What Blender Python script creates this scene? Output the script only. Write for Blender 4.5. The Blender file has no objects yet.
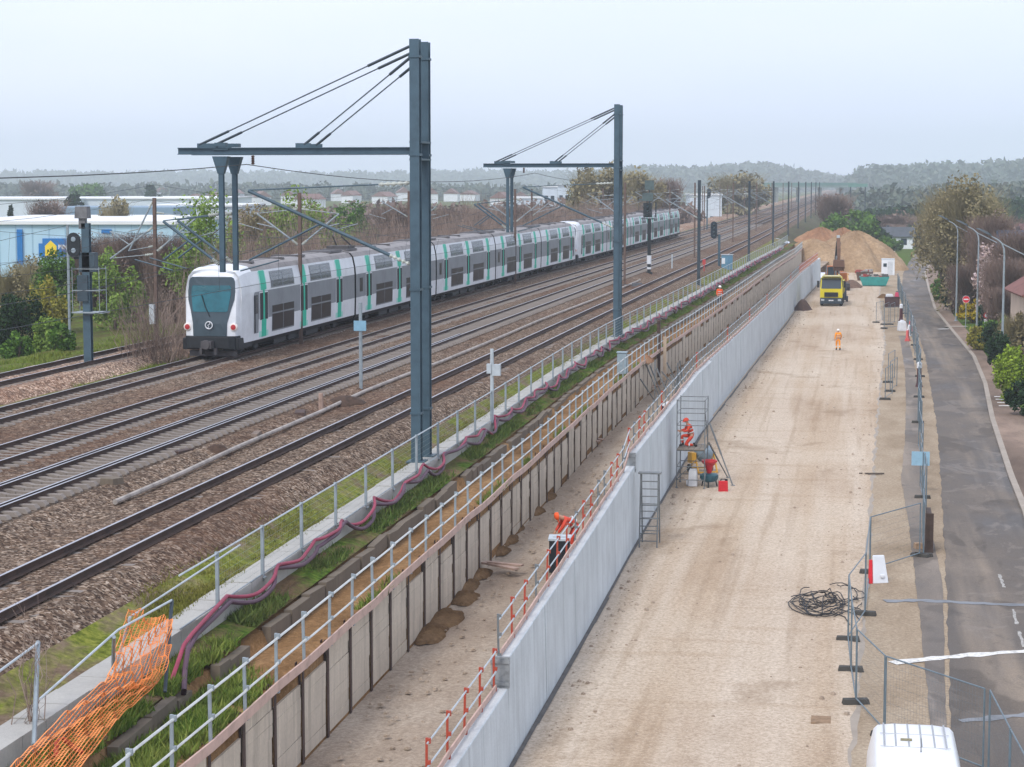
import bpy, math, random
import numpy as np
from mathutils import Vector, Matrix

R = random.Random(11)
NR = np.random.RandomState(5)
sc = bpy.context.scene
COL = sc.collection
PI = math.pi

# ------------------------------------------------------------------ camera
F, CX, CY = 2050.0, 512.0, 383.5
HC = 13.6
PITCH = math.atan(200.5 / F)
YAW = math.atan(345 * math.cos(PITCH) / F)
cam_d = bpy.data.cameras.new('camera')
cam = bpy.data.objects.new('camera', cam_d)
COL.objects.link(cam)
cam.location = (0, 0, HC)
cam.rotation_euler = (PI / 2 - PITCH, 0, YAW)
cam_d.sensor_width = 36
cam_d.lens = F / 1024 * 36
cam_d.clip_start = 0.5
cam_d.clip_end = 9000
sc.camera = cam
_RIGHT = Vector((math.cos(YAW), math.sin(YAW), 0))
_FH = Vector((-math.sin(YAW), math.cos(YAW), 0))
_FWD = _FH * math.cos(PITCH) - Vector((0, 0, math.sin(PITCH)))
_UP = _FH * math.sin(PITCH) + Vector((0, 0, math.cos(PITCH)))


def P(px, py, z=0.0):
    """point of the horizontal plane at height z that the photo shows at (px, py)"""
    d = _RIGHT * (px - CX) + _UP * (CY - py) + _FWD * F
    t = (z - HC) / d.z
    return Vector((0, 0, HC)) + d * t


def D(px, dist, z=0.0):
    """point at a horizontal depth from the camera, in the column px"""
    k = (px - CX) / F / math.cos(PITCH)
    p = _FH * dist + _RIGHT * (k * dist * 0.9905)
    return Vector((p.x, p.y, z))


def PX(px, py, X=None, Y=None):
    """point of a vertical plane X = const or Y = const"""
    d = _RIGHT * (px - CX) + _UP * (CY - py) + _FWD * F
    t = X / d.x if X is not None else Y / d.y
    return Vector((0, 0, HC)) + d * t


def ZY(py, dist):
    return HC - (py - 183) / F * dist


def interp(pts):
    xs = [a for a, b in pts]
    ys = [b for a, b in pts]
    return lambda v: float(np.interp(v, xs, ys))


def bend(Y):                      # the running lines' slight curve
    if Y < 200:
        return 2.85e-5 * Y * abs(Y)
    if Y < 400:
        u = Y - 200
        return 1.14 + .0114 * u - .0114 * u * u / 400
    return 2.28


bend2 = interp([(0, 0), (40, 0), (75, -.2), (100, -.45), (115, -.4), (150, .35), (175, .85), (197, 1.2), (242, 1.9), (285, 2.9), (333, 3.2), (400, 3.2)])

# ------------------------------------------------------------------ objects
def link(o, parent=None):
    COL.objects.link(o)
    if parent is not None:
        o.parent = parent
    return o


def tag(o, label=None, cat=None, group=None, kind=None):
    if label:
        o['label'] = label
    if cat:
        o['category'] = cat
    if group:
        o['group'] = group
    if kind:
        o['kind'] = kind
    return o


def thing(name, label, cat, loc=(0, 0, 0), rz=0.0, group=None):
    o = link(bpy.data.objects.new(name, None))
    o.empty_display_size = .3
    o.location = loc
    o.rotation_euler = (0, 0, rz)
    return tag(o, label, cat, group)


def copy_tree(o, parent=None, label=None, loc=None, rz=None):
    c = link(o.copy(), parent)
    for ch in list(o.children):
        copy_tree(ch, c)
    if label:
        c['label'] = label
    if loc is not None:
        c.location = loc
    if rz is not None:
        c.rotation_euler = (0, 0, rz)
    return c


class MB:
    def __init__(s):
        s.v, s.f, s.m = [], [], []

    def add(s, vs, fs, mi=0):
        n = len(s.v)
        s.v += [tuple(v) for v in vs]
        s.f += [tuple(i + n for i in f) for f in fs]
        s.m += [mi] * len(fs)
        return s

    def box(s, c, d, rz=0.0, mi=0, taper=1.0):
        x, y, z = d[0] / 2, d[1] / 2, d[2] / 2
        co, si = math.cos(rz), math.sin(rz)
        vs = []
        for dz in (-z, z):
            t = taper if dz > 0 else 1
            for dx, dy in ((-x, -y), (x, -y), (x, y), (-x, y)):
                dx, dy = dx * t, dy * t
                vs.append((c[0] + dx * co - dy * si, c[1] + dx * si + dy * co, c[2] + dz))
        return s.add(vs, [(3, 2, 1, 0), (4, 5, 6, 7), (0, 1, 5, 4), (1, 2, 6, 5), (2, 3, 7, 6), (3, 0, 4, 7)], mi)

    def bar(s, a, b, w, h=None, mi=0):
        h = w if h is None else h
        a, b = Vector(a), Vector(b)
        d = (b - a).normalized()
        up = Vector((0, 0, 1)) if abs(d.z) < .95 else Vector((0, 1, 0))
        r = d.cross(up).normalized() * (w / 2)
        u = r.cross(d).normalized() * (h / 2)
        vs = [p + q for p in (a, b) for q in (-r - u, r - u, r + u, -r + u)]
        return s.add(vs, [(0, 1, 2, 3), (7, 6, 5, 4), (0, 4, 5, 1), (1, 5, 6, 2), (2, 6, 7, 3), (3, 7, 4, 0)], mi)

    def tube(s, pts, r, n=6, mi=0, caps=True):
        pts = [Vector(p) for p in pts]
        rs = r if isinstance(r, (list, tuple)) else [r] * len(pts)
        vs, fs = [], []
        prev = None
        for i, p in enumerate(pts):
            d = (pts[min(i + 1, len(pts) - 1)] - pts[max(i - 1, 0)])
            d = d.normalized() if d.length > 1e-9 else Vector((0, 0, 1))
            if prev is None:
                up = Vector((0, 0, 1)) if abs(d.z) < .9 else Vector((1, 0, 0))
                a = d.cross(up).normalized()
            else:
                a = (prev - d * prev.dot(d)).normalized()
            prev = a
            b = d.cross(a)
            for k in range(n):
                t = 2 * PI * k / n
                vs.append(p + (a * math.cos(t) + b * math.sin(t)) * rs[i])
        for i in range(len(pts) - 1):
            for k in range(n):
                k2 = (k + 1) % n
                fs.append((i * n + k, i * n + k2, (i + 1) * n + k2, (i + 1) * n + k))
        if caps and n > 2:
            fs.append(tuple(range(n))[::-1])
            fs.append(tuple(range((len(pts) - 1) * n, len(pts) * n)))
        return s.add(vs, fs, mi)

    def loft(s, rings, mi=0, caps=True, closed=True, mis=None):
        n = len(rings[0])
        vs = [p for r in rings for p in r]
        for i in range(len(rings) - 1):
            for k in range(n if closed else n - 1):
                pass
        base = len(s.v)
        s.v += [tuple(v) for v in vs]
        for i in range(len(rings) - 1):
            for k in range(n if closed else n - 1):
                k2 = (k + 1) % n
                s.f.append((base + i * n + k, base + i * n + k2, base + (i + 1) * n + k2, base + (i + 1) * n + k))
                s.m.append(mis[k] if mis else mi)
        if caps:
            s.f.append(tuple(base + k for k in range(n))[::-1])
            s.m.append(mi)
            s.f.append(tuple(base + (len(rings) - 1) * n + k for k in range(n)))
            s.m.append(mi)
        return s

    def prism(s, poly, axis, a, b, mi=0):
        def q(u, v, w):
            return {'x': (w, u, v), 'y': (u, w, v), 'z': (u, v, w)}[axis]
        return s.loft([[q(u, v, a) for u, v in poly], [q(u, v, b) for u, v in poly]], mi)

    def lathe(s, prof, c=(0, 0, 0), n=12, axis='z', mi=0):
        rings = []
        for r, h in prof:
            ring = []
            for k in range(n):
                t = 2 * PI * k / n
                u, v = r * math.cos(t), r * math.sin(t)
                p = {'z': (u, v, h), 'x': (h, u, v), 'y': (u, h, v)}[axis]
                ring.append((c[0] + p[0], c[1] + p[1], c[2] + p[2]))
            rings.append(ring)
        return s.loft(rings, mi)

    def build(s, name, mats, parent=None, loc=None, rz=0.0, smooth=False, bevel=0.0):
        me = bpy.data.meshes.new(name)
        me.from_pydata(s.v, [], s.f)
        mats = mats if isinstance(mats, (list, tuple)) else [mats]
        for m in mats:
            me.materials.append(m)
        if len(mats) > 1:
            me.polygons.foreach_set('material_index', s.m)
        if smooth:
            me.polygons.foreach_set('use_smooth', [True] * len(me.polygons))
            try:
                me.set_sharp_from_angle(angle=math.radians(40))
            except Exception:
                pass
        me.validate()
        me.update()
        o = link(bpy.data.objects.new(name, me), parent)
        if loc is not None:
            o.location = loc
        if rz:
            o.rotation_euler = (0, 0, rz)
        if bevel:
            b = o.modifiers.new('bevel', 'BEVEL')
            b.width = bevel
            b.segments = 2
            b.limit_method = 'ANGLE'
        return o


def np_mesh(name, verts, faces, mat, parent=None, loc=None, mat_idx=None):
    """verts (N,3) float array, faces (M,k) int array"""
    me = bpy.data.meshes.new(name)
    k = faces.shape[1]
    me.vertices.add(len(verts))
    me.vertices.foreach_set('co', np.asarray(verts, np.float32).ravel())
    me.loops.add(faces.size)
    me.loops.foreach_set('vertex_index', faces.astype(np.int32).ravel())
    me.polygons.add(len(faces))
    me.polygons.foreach_set('loop_start', np.arange(0, faces.size, k, dtype=np.int32))
    me.polygons.foreach_set('loop_total', np.full(len(faces), k, np.int32))
    for m in (mat if isinstance(mat, (list, tuple)) else [mat]):
        me.materials.append(m)
    if mat_idx is not None:
        me.polygons.foreach_set('material_index', np.asarray(mat_idx, np.int32))
    me.update(calc_edges=True)
    o = link(bpy.data.objects.new(name, me), parent)
    if loc is not None:
        o.location = loc
    return o


# ------------------------------------------------------------------ materials
def lin(h):
    h = h.lstrip('#')
    out = []
    for i in (0, 2, 4):
        c = int(h[i:i + 2], 16) / 255
        out.append(c / 12.92 if c <= .04045 else ((c + .055) / 1.055) ** 2.4)
    return tuple(out)


class NT:
    def __init__(s, name):
        s.mat = bpy.data.materials.new(name)
        s.mat.use_nodes = True
        s.t = s.mat.node_tree
        s.b = s.t.nodes['Principled BSDF']
        s.tc = None

    def n(s, kind, **kw):
        nd = s.t.nodes.new(kind)
        for k, v in kw.items():
            if k.startswith('i_'):
                nd.inputs[k[2:].replace('_', ' ')].default_value = v
            else:
                setattr(nd, k, v)
        return nd

    def l(s, a, b):
        s.t.links.new(a, b)

    def coord(s, scale=(1, 1, 1)):
        if s.tc is None:
            s.tc = s.n('ShaderNodeTexCoord')
        m = s.n('ShaderNodeMapping')
        m.inputs['Scale'].default_value = scale
        s.l(s.tc.outputs['Object'], m.inputs['Vector'])
        return m.outputs['Vector']

    def noise(s, scale, detail=3, rough=.6, stretch=(1, 1, 1), dist=0):
        nd = s.n('ShaderNodeTexNoise')
        nd.inputs['Scale'].default_value = scale
        nd.inputs['Detail'].default_value = detail
        nd.inputs['Roughness'].default_value = rough
        nd.inputs['Distortion'].default_value = dist
        s.l(s.coord(stretch), nd.inputs['Vector'])
        return nd.outputs['Fac']

    def ramp(s, fac, stops):
        nd = s.n('ShaderNodeValToRGB')
        cr = nd.color_ramp
        while len(cr.elements) < len(stops):
            cr.elements.new(.5)
        for e, (p, c) in zip(cr.elements, stops):
            e.position = p
            e.color = (*c, 1) if len(c) == 3 else c
        s.l(fac, nd.inputs['Fac'])
        return nd.outputs['Color']

    def val(s, fac, a, b, lo=0., hi=1.):
        nd = s.n('ShaderNodeMapRange')
        nd.inputs[1].default_value = a
        nd.inputs[2].default_value = b
        nd.inputs[3].default_value = lo
        nd.inputs[4].default_value = hi
        s.l(fac, nd.inputs[0])
        return nd.outputs[0]

    def mix(s, fac, a, b, mode='MIX'):
        nd = s.n('ShaderNodeMix', data_type='RGBA', blend_type=mode)
        for inp, v in ((nd.inputs[0], fac), (nd.inputs[6], a), (nd.inputs[7], b)):
            if hasattr(v, 'is_output') or isinstance(v, bpy.types.NodeSocket):
                s.l(v, inp)
            elif isinstance(v, (int, float)):
                inp.default_value = v
            else:
                inp.default_value = (*v, 1)
        return nd.outputs[2]

    def bump(s, h, strength=.5, dist=.02):
        nd = s.n('ShaderNodeBump')
        nd.inputs['Strength'].default_value = strength
        nd.inputs['Distance'].default_value = dist
        s.l(h, nd.inputs['Height'])
        s.l(nd.outputs['Normal'], s.b.inputs['Normal'])

    def done(s, color=None, rough=.8, metal=0., spec=None):
        if color is not None:
            if isinstance(color, bpy.types.NodeSocket):
                s.l(color, s.b.inputs['Base Color'])
            else:
                s.b.inputs['Base Color'].default_value = (*color, 1)
        s.b.inputs['Roughness'].default_value = rough
        s.b.inputs['Metallic'].default_value = metal
        if spec is not None:
            s.b.inputs['Specular IOR Level'].default_value = spec
        return s.mat


_cache = {}


def paint(h, rough=.55, var=.14, scale=3., metal=0., spec=.4):
    """a plain procedural coat: base colour with dirt and wear variation"""
    key = (h, rough, var, scale, metal)
    if key in _cache:
        return _cache[key]
    c = lin(h) if isinstance(h, str) else h
    t = NT('coat')
    f = t.noise(scale, 4, .65)
    lo = tuple(x * (1 - var * 1.6) for x in c)
    hi = tuple(min(1, x * (1 + var)) for x in c)
    col = t.ramp(f, [(.3, lo), (.5, c), (.72, hi)])
    _cache[key] = t.done(col, rough, metal, spec)
    return _cache[key]


def leafmat(name, cols, trans=.25):
    t = NT(name)
    g = t.n('ShaderNodeNewGeometry')
    col = t.ramp(g.outputs['Random Per Island'], [(i / max(1, len(cols) - 1), lin(c)) for i, c in enumerate(cols)])
    f = t.noise(.5, 2)
    col = t.mix(t.val(f, .35, .65, 0, .45), col, lin(cols[-1]))
    return t.done(col, .85, 0, .05)
# ------------------------------------------------------------------ world and light
def make_world():
    w = bpy.data.worlds.new('World')
    sc.world = w
    w.use_nodes = True
    t = w.node_tree
    bg = t.nodes['Background']
    sky = t.nodes.new('ShaderNodeTexSky')
    sky.sky_type = 'NISHITA'
    sky.sun_disc = False
    sky.sun_elevation = math.radians(48)
    sky.sun_rotation = math.radians(200)
    sky.dust_density = 3.0
    sky.air_density = 1.0
    sky.ozone_density = 1.0
    # an even cloud deck veils the blue sky
    mx = t.nodes.new('ShaderNodeMix')
    mx.data_type = 'RGBA'
    mx.inputs[0].default_value = .86
    t.links.new(sky.outputs['Color'], mx.inputs[6])
    tc = t.nodes.new('ShaderNodeTexCoord')
    nz = t.nodes.new('ShaderNodeTexNoise')
    nz.inputs['Scale'].default_value = 2.2
    nz.inputs['Detail'].default_value = 4
    mp = t.nodes.new('ShaderNodeMapping')
    mp.inputs['Scale'].default_value = (1, 1, 5)
    t.links.new(tc.outputs['Generated'], mp.inputs['Vector'])
    t.links.new(mp.outputs['Vector'], nz.inputs['Vector'])
    rp = t.nodes.new('ShaderNodeValToRGB')
    rp.color_ramp.elements[0].position = .3
    rp.color_ramp.elements[0].color = (*[x * SKY_V for x in (.735, .82, 1.05)], 1)
    rp.color_ramp.elements[1].position = .7
    rp.color_ramp.elements[1].color = (*[x * SKY_V for x in (.86, .905, 1.06)], 1)
    t.links.new(nz.outputs['Fac'], rp.inputs['Fac'])
    t.links.new(rp.outputs['Color'], mx.inputs[7])
    t.links.new(mx.outputs[2], bg.inputs['Color'])
    bg.inputs['Strength'].default_value = .12
    sd = bpy.data.lights.new('sun', 'SUN')
    sd.energy = 2.0
    sd.angle = math.radians(14)
    sd.color = (1, .965, .91)
    so = link(bpy.data.objects.new('sun', sd))
    so.rotation_euler = (math.radians(42), 0, math.radians(-20))
    sc.view_settings.view_transform = 'Standard'
    sc.view_settings.look = 'None'
    sc.view_settings.gamma = 1
    sc.view_settings.use_curve_mapping = False
    sc.view_settings.exposure = EXPO
    sc.render.engine = 'CYCLES'
    cy = sc.cycles
    cy.use_denoising = True
    cy.denoiser = 'OPENIMAGEDENOISE'
    cy.denoising_input_passes = 'RGB_ALBEDO_NORMAL'
    cy.max_bounces = 5
    cy.diffuse_bounces = 2
    cy.glossy_bounces = 2
    cy.transmission_bounces = 2
    cy.volume_bounces = 1
    cy.transparent_max_bounces = 6
    cy.caustics_reflective = cy.caustics_refractive = False


SKY_V = 11.2
EXPO = 0.0
HAZE = .0003
make_world()

# ------------------------------------------------------------------ ground materials
def m_ballast(gain=1.):
    t = NT('ballast_stone')
    v = t.n('ShaderNodeTexVoronoi')
    v.inputs['Scale'].default_value = 16
    t.l(t.coord(), v.inputs['Vector'])
    sep = t.n('ShaderNodeSeparateColor')
    t.l(v.outputs['Color'], sep.inputs[0])
    stones = t.ramp(sep.outputs[0], [(0, lin('#30261f')), (.3, lin('#5f4d40')), (.7, lin('#8b7663')), (1, lin('#bdac9a'))])
    rust = t.noise(.16, 4, .6, (1, .35, 1))
    col = t.mix(t.val(rust, .44, .66, 0, .62), stones, t.mix(t.noise(6, 3), lin('#54392b'), lin('#795743')))
    edge = t.val(v.outputs['Distance'], .0, .09, 1, .45)
    v2 = t.n('ShaderNodeTexNoise')
    v2.inputs['Scale'].default_value = 3.0
    v2.inputs['Detail'].default_value = 6
    t.l(t.coord(), v2.inputs['Vector'])
    col = t.mix(t.val(v2.outputs['Fac'], .35, .62, .6, 0), col, lin('#3a302b'))
    col = t.mix(1.0, col, (gain, gain * (.97 if gain > 1 else 1), gain * (.97 if gain > 1 else 1)), 'MULTIPLY')
    t.bump(v.outputs['Distance'], .6, .025)
    return t.done(col, .95, 0, .03)


def m_soil(name, a, b, c, fine=7., patch=.35, grass=None, gcov=(.5, .62), stretch=(1, .4, 1)):
    t = NT(name)
    f1 = t.noise(patch, 5, .62, stretch)
    col = t.ramp(f1, [(.28, lin(a)), (.5, lin(b)), (.72, lin(c))])
    f2 = t.noise(fine, 5, .75)
    col = t.mix(t.val(f2, .38, .66, .55, 0), col, tuple(x * .5 for x in lin(a)))
    f3 = t.noise(fine * 3.1, 2, .6)
    col = t.mix(t.val(f3, .58, .72, 0, .5), col, lin(c))
    if grass:
        g = t.noise(.55, 5, .7, (1, .6, 1))
        g2 = t.noise(5, 3, .7)
        gc = t.ramp(g2, [(.3, lin(grass[0])), (.52, lin(grass[1])), (.7, lin(grass[2]))])
        col = t.mix(t.val(g, gcov[0], gcov[1]), col, gc)
    t.bump(f2, .6, .06)
    return t.done(col, .97, 0, .03)


def m_haul():
    """compacted sandy gravel with wheel tracks along the wall"""
    t = NT('compacted_gravel')
    f1 = t.noise(.13, 5, .6, (1, .35, 1))
    col = t.ramp(f1, [(.3, lin('#ac937a')), (.48, lin('#c5b098')), (.7, lin('#d5c5b0'))])
    lanes = t.noise(.55, 3, .55, (1, .025, 1), .3)
    col = t.mix(t.val(lanes, .40, .62, 0, .5), col, lin('#dfd2c1'))
    tyre = t.noise(2.6, 2, .5, (1, .02, 1), .2)
    col = t.mix(t.val(tyre, .54, .68, 0, .26), col, lin('#947c63'))
    cross = t.noise(.8, 3, .6, (.15, 1, 1))
    col = t.mix(t.val(cross, .56, .68, 0, .25), col, lin('#a1876a'))
    f2 = t.noise(9, 6, .8)
    col = t.mix(t.val(f2, .36, .6, .6, 0), col, lin('#7f6a54'))
    f3 = t.noise(23, 2, .6)
    col = t.mix(t.val(f3, .6, .72, 0, .6), col, lin('#e4d8c8'))
    damp = t.noise(.21, 4, .65, (1, .6, 1), .6)
    col = t.mix(t.val(damp, .58, .68, 0, .45), col, lin('#8a745d'))
    t.bump(f2, .5, .05)
    return t.done(col, .97, 0, .03)


def m_asphalt(base, dusty, wet=0.):
    t = NT('asphalt')
    b = lin(base)
    f1 = t.noise(.22, 5, .65, (1, .35, 1), .4)
    col = t.ramp(f1, [(.3, tuple(x * .5 for x in b)), (.5, b), (.74, tuple(x * 1.9 for x in b))])
    d = t.noise(.5, 4, .6, (1, .05, 1))
    col = t.mix(t.val(d, .50, .70, 0, dusty), col, lin('#b3a08a'))
    cr = t.noise(1.3, 6, .75, (1, .5, 1), 1.2)
    col = t.mix(t.val(cr, .56, .64, 0, .35), col, tuple(x * .5 for x in b))
    if wet:
        pb = t.noise(.42, 4, .7, (1, .5, 1), .8)
        col = t.mix(t.val(pb, .56, .60, 0, .4), col, tuple(min(1, x * 1.9) for x in b))
        pd = t.noise(.3, 3, .6, (.8, .35, 1), .5)
        col = t.mix(t.val(pd, .55, .57, 0, .45), col, tuple(x * .45 for x in b))
    f2 = t.noise(26, 3, .7)
    col = t.mix(t.val(f2, .35, .65, .35, 0), col, tuple(x * .45 for x in b))
    col = t.mix(t.val(f2, .58, .75, 0, .35), col, tuple(min(1, x * 2.4) for x in b))
    t.bump(f2, .25, .01)
    if wet:
        t.l(t.val(f1, .35, .6, .45, .85), t.b.inputs['Roughness'])
        t.b.inputs['Specular IOR Level'].default_value = .15
        t.l(col, t.b.inputs['Base Color'])
        return t.mat
    return t.done(col, .9, 0, .1)


def m_concrete(name, base, streak=.35, fine=4., rough=.8):
    t = NT(name)
    b = lin(base)
    f1 = t.noise(.7, 4, .6)
    col = t.ramp(f1, [(.3, tuple(x * .84 for x in b)), (.55, b), (.75, tuple(min(1, x * 1.1) for x in b))])
    s = t.noise(2.0, 4, .65, (1, 1, .06))
    col = t.mix(t.val(s, .50, .70, 0, streak), col, tuple(x * .55 for x in b))
    s3 = t.noise(5.0, 3, .6, (1, 1, .05))
    col = t.mix(t.val(s3, .58, .68, 0, streak * .7), col, tuple(min(1, x * 1.25) for x in b))
    oi = t.n('ShaderNodeObjectInfo')
    col = t.mix(t.val(oi.outputs['Random'], 0, 1, 0, .22), col, tuple(x * .72 for x in b))
    f2 = t.noise(fine * 4, 4, .7)
    col = t.mix(t.val(f2, .38, .6, .25, 0), col, tuple(x * .6 for x in b))
    t.bump(f2, .2, .01)
    return t.done(col, rough, 0, .3)


M = {}
M['ballast'] = m_ballast()
M['ballast_dark'] = m_ballast(.55)
M['ballast_pale'] = m_ballast(1.9)
M['field'] = m_soil('rough_grass', '#4d4a30', '#66643c', '#7d7849', 3, .2, ('#3c4a20', '#5a6a2c', '#7a7f3e'), (.42, .6))
M['verge'] = m_soil('trackside_grass', '#6b5a48', '#857260', '#9c8a74', 5, .5, ('#4a5220', '#717832', '#908f45'), (.40, .56))
M['bank'] = m_soil('weedy_bank', '#5a4937', '#75614a', '#8c765c', 5, .6, ('#2f4018', '#4f6526', '#6d7e38'), (.44, .58))
M['dirt'] = m_soil('loose_brown_soil', '#6f5336', '#977450', '#b5926a', 6, .8)
M['trench'] = m_soil('trench_sand', '#978574', '#b5a390', '#cabba9', 9, .45)
M['heap'] = m_soil('dug_soil', '#94785a', '#ad9070', '#c0a586', 1.6, .25, None)
M['clay'] = m_soil('orange_clay', '#8f6a50', '#a87d5e', '#b89a7c', 1.6, .25, None)
M['spill'] = m_soil('dark_soil', '#5d4630', '#7a5f43', '#94785a', 6, .9)
M['scrub'] = m_soil('dry_scrub_ground', '#4c463a', '#615a49', '#777058', 2, .1, ('#3e4a2c', '#55603a', '#6c7048'), (.5, .62))
M['haul'] = m_haul()
M['road'] = m_asphalt('#6b6259', .5, 1)
M['oldroad'] = m_asphalt('#5f5a58', .55)
M['patch'] = m_asphalt('#7b7167', .45, 1)
M['dustyroad'] = m_soil('dusty_verge', '#96836c', '#b3a089', '#c6b59e', 9, .4)
M['pave'] = m_asphalt('#857264', .35)
M['kerb'] = m_concrete('kerb_stone', '#a89c8e', .35)
M['slab'] = m_concrete('walkway_concrete', '#b3b0a9', .15)
M['wall'] = m_concrete('cast_concrete', '#ccd3d5', .5)
M['wallcap'] = m_concrete('cap_concrete', '#d3d5d4', .1)
M['oldkerb'] = m_concrete('mossy_concrete', '#7a6e5f', .7)
M['lag'] = m_concrete('weathered_boards', '#cabca9', .75, 3)
M['mark'] = paint('#d9d6cf', .7, .25, 6)
M['garden'] = m_soil('garden_lawn', '#4a4a2c', '#5d6236', '#74754a', 3, .25, ('#36491c', '#4f6827', '#6b8038'), (.35, .55))
M['wood'] = m_soil('wooded_slope', '#3f4a3c', '#4d5748', '#5f6857', .05, .006)


# ------------------------------------------------------------------ terrain
def ysamples(y0, y1, near=1.2, far=300):
    ys = [y0]
    while ys[-1] < y1:
        y = ys[-1]
        ys.append(y + (near if y < far else max(near, (y - far) * .06 + near)))
    ys[-1] = y1
    return ys


def sweep(name, prof, y0, y1, mat, bf, amp=0., dx=.5, near=1.2, kind='structure', seed=0, smooth=True):
    """prof: [(X, z)]; the cross-section carried along the line, its inner points roughened by amp"""
    xs = []
    for (xa, za), (xb, zb) in zip(prof[:-1], prof[1:]):
        n = max(1, int(abs(xb - xa) / dx))
        n = min(n, 40)
        for i in range(n):
            t = i / n
            xs.append((xa + (xb - xa) * t, za + (zb - za) * t, i == 0 and not xs))
    xs.append((*prof[-1], True))
    ys = ysamples(y0, y1, near)
    rr = np.random.RandomState(seed + 3)
    v = []
    for j, y in enumerate(ys):
        for (x, z, e) in xs:
            dz = 0 if e else (rr.rand() - .5) * 2 * amp
            v.append(((x[y] if isinstance(x, dict) else x) + bf(y), y, z + dz))
    n = len(xs)
    f = []
    for j in range(len(ys) - 1):
        for i in range(n - 1):
            a = j * n + i
            f.append((a, a + 1, a + n + 1, a + n))
    o = np_mesh(name, np.array(v), np.array(f), mat)
    if smooth:
        o.data.polygons.foreach_set('use_smooth', [True] * len(o.data.polygons))
    if kind:
        o['kind'] = kind
    return o


Y0, Y1 = 12, 5000
# X positions of the five tracks' centres (unbent)
TRK = {'A': -30.3, 'B': -25.8, 'C': -22.2, 'D': -16.9, 'E': -35.9}
ZR = 5.4
sweep('ground', [(-2600, 2.5), (-900, 2.5), (-200, 2.2), (-75, 2.2), (-52, 2.9), (-43, 4.5), (-38.3, 4.75)], Y0, Y1, M['field'], bend, .12, 1.2, 2.0)
sweep('ballast_bed', [(-38.3, 4.75), (-37.6, 5.2), (-34.3, 5.2), (-33.6, 4.8)], Y0, Y1, M['ballast_pale'], bend, .03)
sweep('grass_strip', [(-33.6, 4.8), (-32.9, 4.78), (-32.2, 4.82)], Y0, Y1, M['verge'], bend, .05, .3)
sweep('ballast_bed', [(-23.7, 5.2), (-23.5, 5.16), (-20.9, 5.16), (-20.7, 5.2)], Y0, Y1, M['ballast_dark'], bend, .02)
sweep('ballast_bed', [(-32.2, 4.82), (-31.7, 5.2), (-23.7, 5.2)], Y0, Y1, M['ballast'], bend, .035)
sweep('ballast_bed', [(-20.7, 5.2), (-20.4, 5.18), (-19.8, 4.98), (-18.9, 5.0), (-18.4, 5.2), (-15.6, 5.2), (-14.95, 4.85)], Y0, Y1, M['ballast'], bend, .035)


def strip2(name, prof, y0, y1, mat, amp, dx, seed=0, bfl=bend2, bfr=bend2, near=1.2, kind='structure'):
    """like sweep, the bend going over from bfl at the first point to bfr at the last"""
    xa, xb = prof[0][0], prof[-1][0]
    pts = []
    for (a, za), (b, zb) in zip(prof[:-1], prof[1:]):
        n = max(1, int(abs(b - a) / dx))
        for i in range(n):
            pts.append((a + (b - a) * i / n, za + (zb - za) * i / n))
    pts.append(prof[-1])
    ys = ysamples(y0, y1, near)
    rr = np.random.RandomState(seed + 9)
    v = []
    for y in ys:
        for i, (x, z) in enumerate(pts):
            t = (x - xa) / (xb - xa)
            dz = 0 if i in (0, len(pts) - 1) else (rr.rand() - .5) * 2 * amp
            v.append((x + bfl(y) * (1 - t) + bfr(y) * t, y, z + dz))
    n = len(pts)
    f = [(j * n + i, j * n + i + 1, (j + 1) * n + i + 1, (j + 1) * n + i) for j in range(len(ys) - 1) for i in range(n - 1)]
    o = np_mesh(name, np.array(v), np.array(f), mat)
    o.data.polygons.foreach_set('use_smooth', [True] * len(f))
    if kind:
        o['kind'] = kind
    return o


YE = 330     # end of the works
strip2('grass_verge', [(-14.95, 4.85), (-14.3, 4.62), (-13.92, 4.55)], Y0, YE, M['verge'], .06, .22, 1, bend, bend2)
strip2('soil_bank', [(-13.3, 4.2), (-12.9, 4.12), (-12.62, 4.05)], Y0, YE, M['bank'], .06, .16, 2)
strip2('soil_terrace', [(-12.38, 3.58), (-11.9, 3.62), (-11.22, 3.6)], Y0, YE, M['dirt'], .06, .2, 3)
wallx = interp([(0, -7.78), (40, -7.82), (60, -7.95), (75, -8.1), (110, -8.25), (150, -7.55), (197, -6.7), (242, -6.0), (285, -4.85), (330, -3.4)])
wall_d = lambda y: wallx(y) + 8.1
strip2('trench_floor', [(-11.27, 1.5), (-10.3, 1.55), (-9.2, 1.62), (-8.35, 1.66)], Y0, YE, M['trench'], .05, .3, 4, bend2, wall_d)
# beyond the works the terraces run out into a grassy side slope
strip2('grass_slope', [(-14.95, 4.85), (-13.5, 4.6), (-9, 2.0), (-5, 0.02)], YE, Y1, M['scrub'], .15, .8, 5, bend, bend2, 3)
g = sweep('ground', [(-8.6, -.02), (0, -.02), (14, -.02), (60, -.02), (400, 1), (2600, 3)], Y0, Y1, M['garden'], lambda y: wall_d(min(y, 330)), .0, 6, 2.5)

# the haul road between the wall and the old kerb line
KERB_PX = [(848, 900), (853, 767), (858, 725), (863, 650), (867, 590), (870, 540), (874, 480), (877, 440), (880, 400), (883, 370), (886, 345), (884, 325), (881, 308), (880, 295), (882, 280), (886, 270), (892, 258), (897, 250)]
KERB = [P(x, y) for x, y in KERB_PX]
KERB.insert(0, Vector((KERB[0].x + .05, 12, 0)))
kerb_x = interp([(p.y, p.x) for p in KERB])


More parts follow.
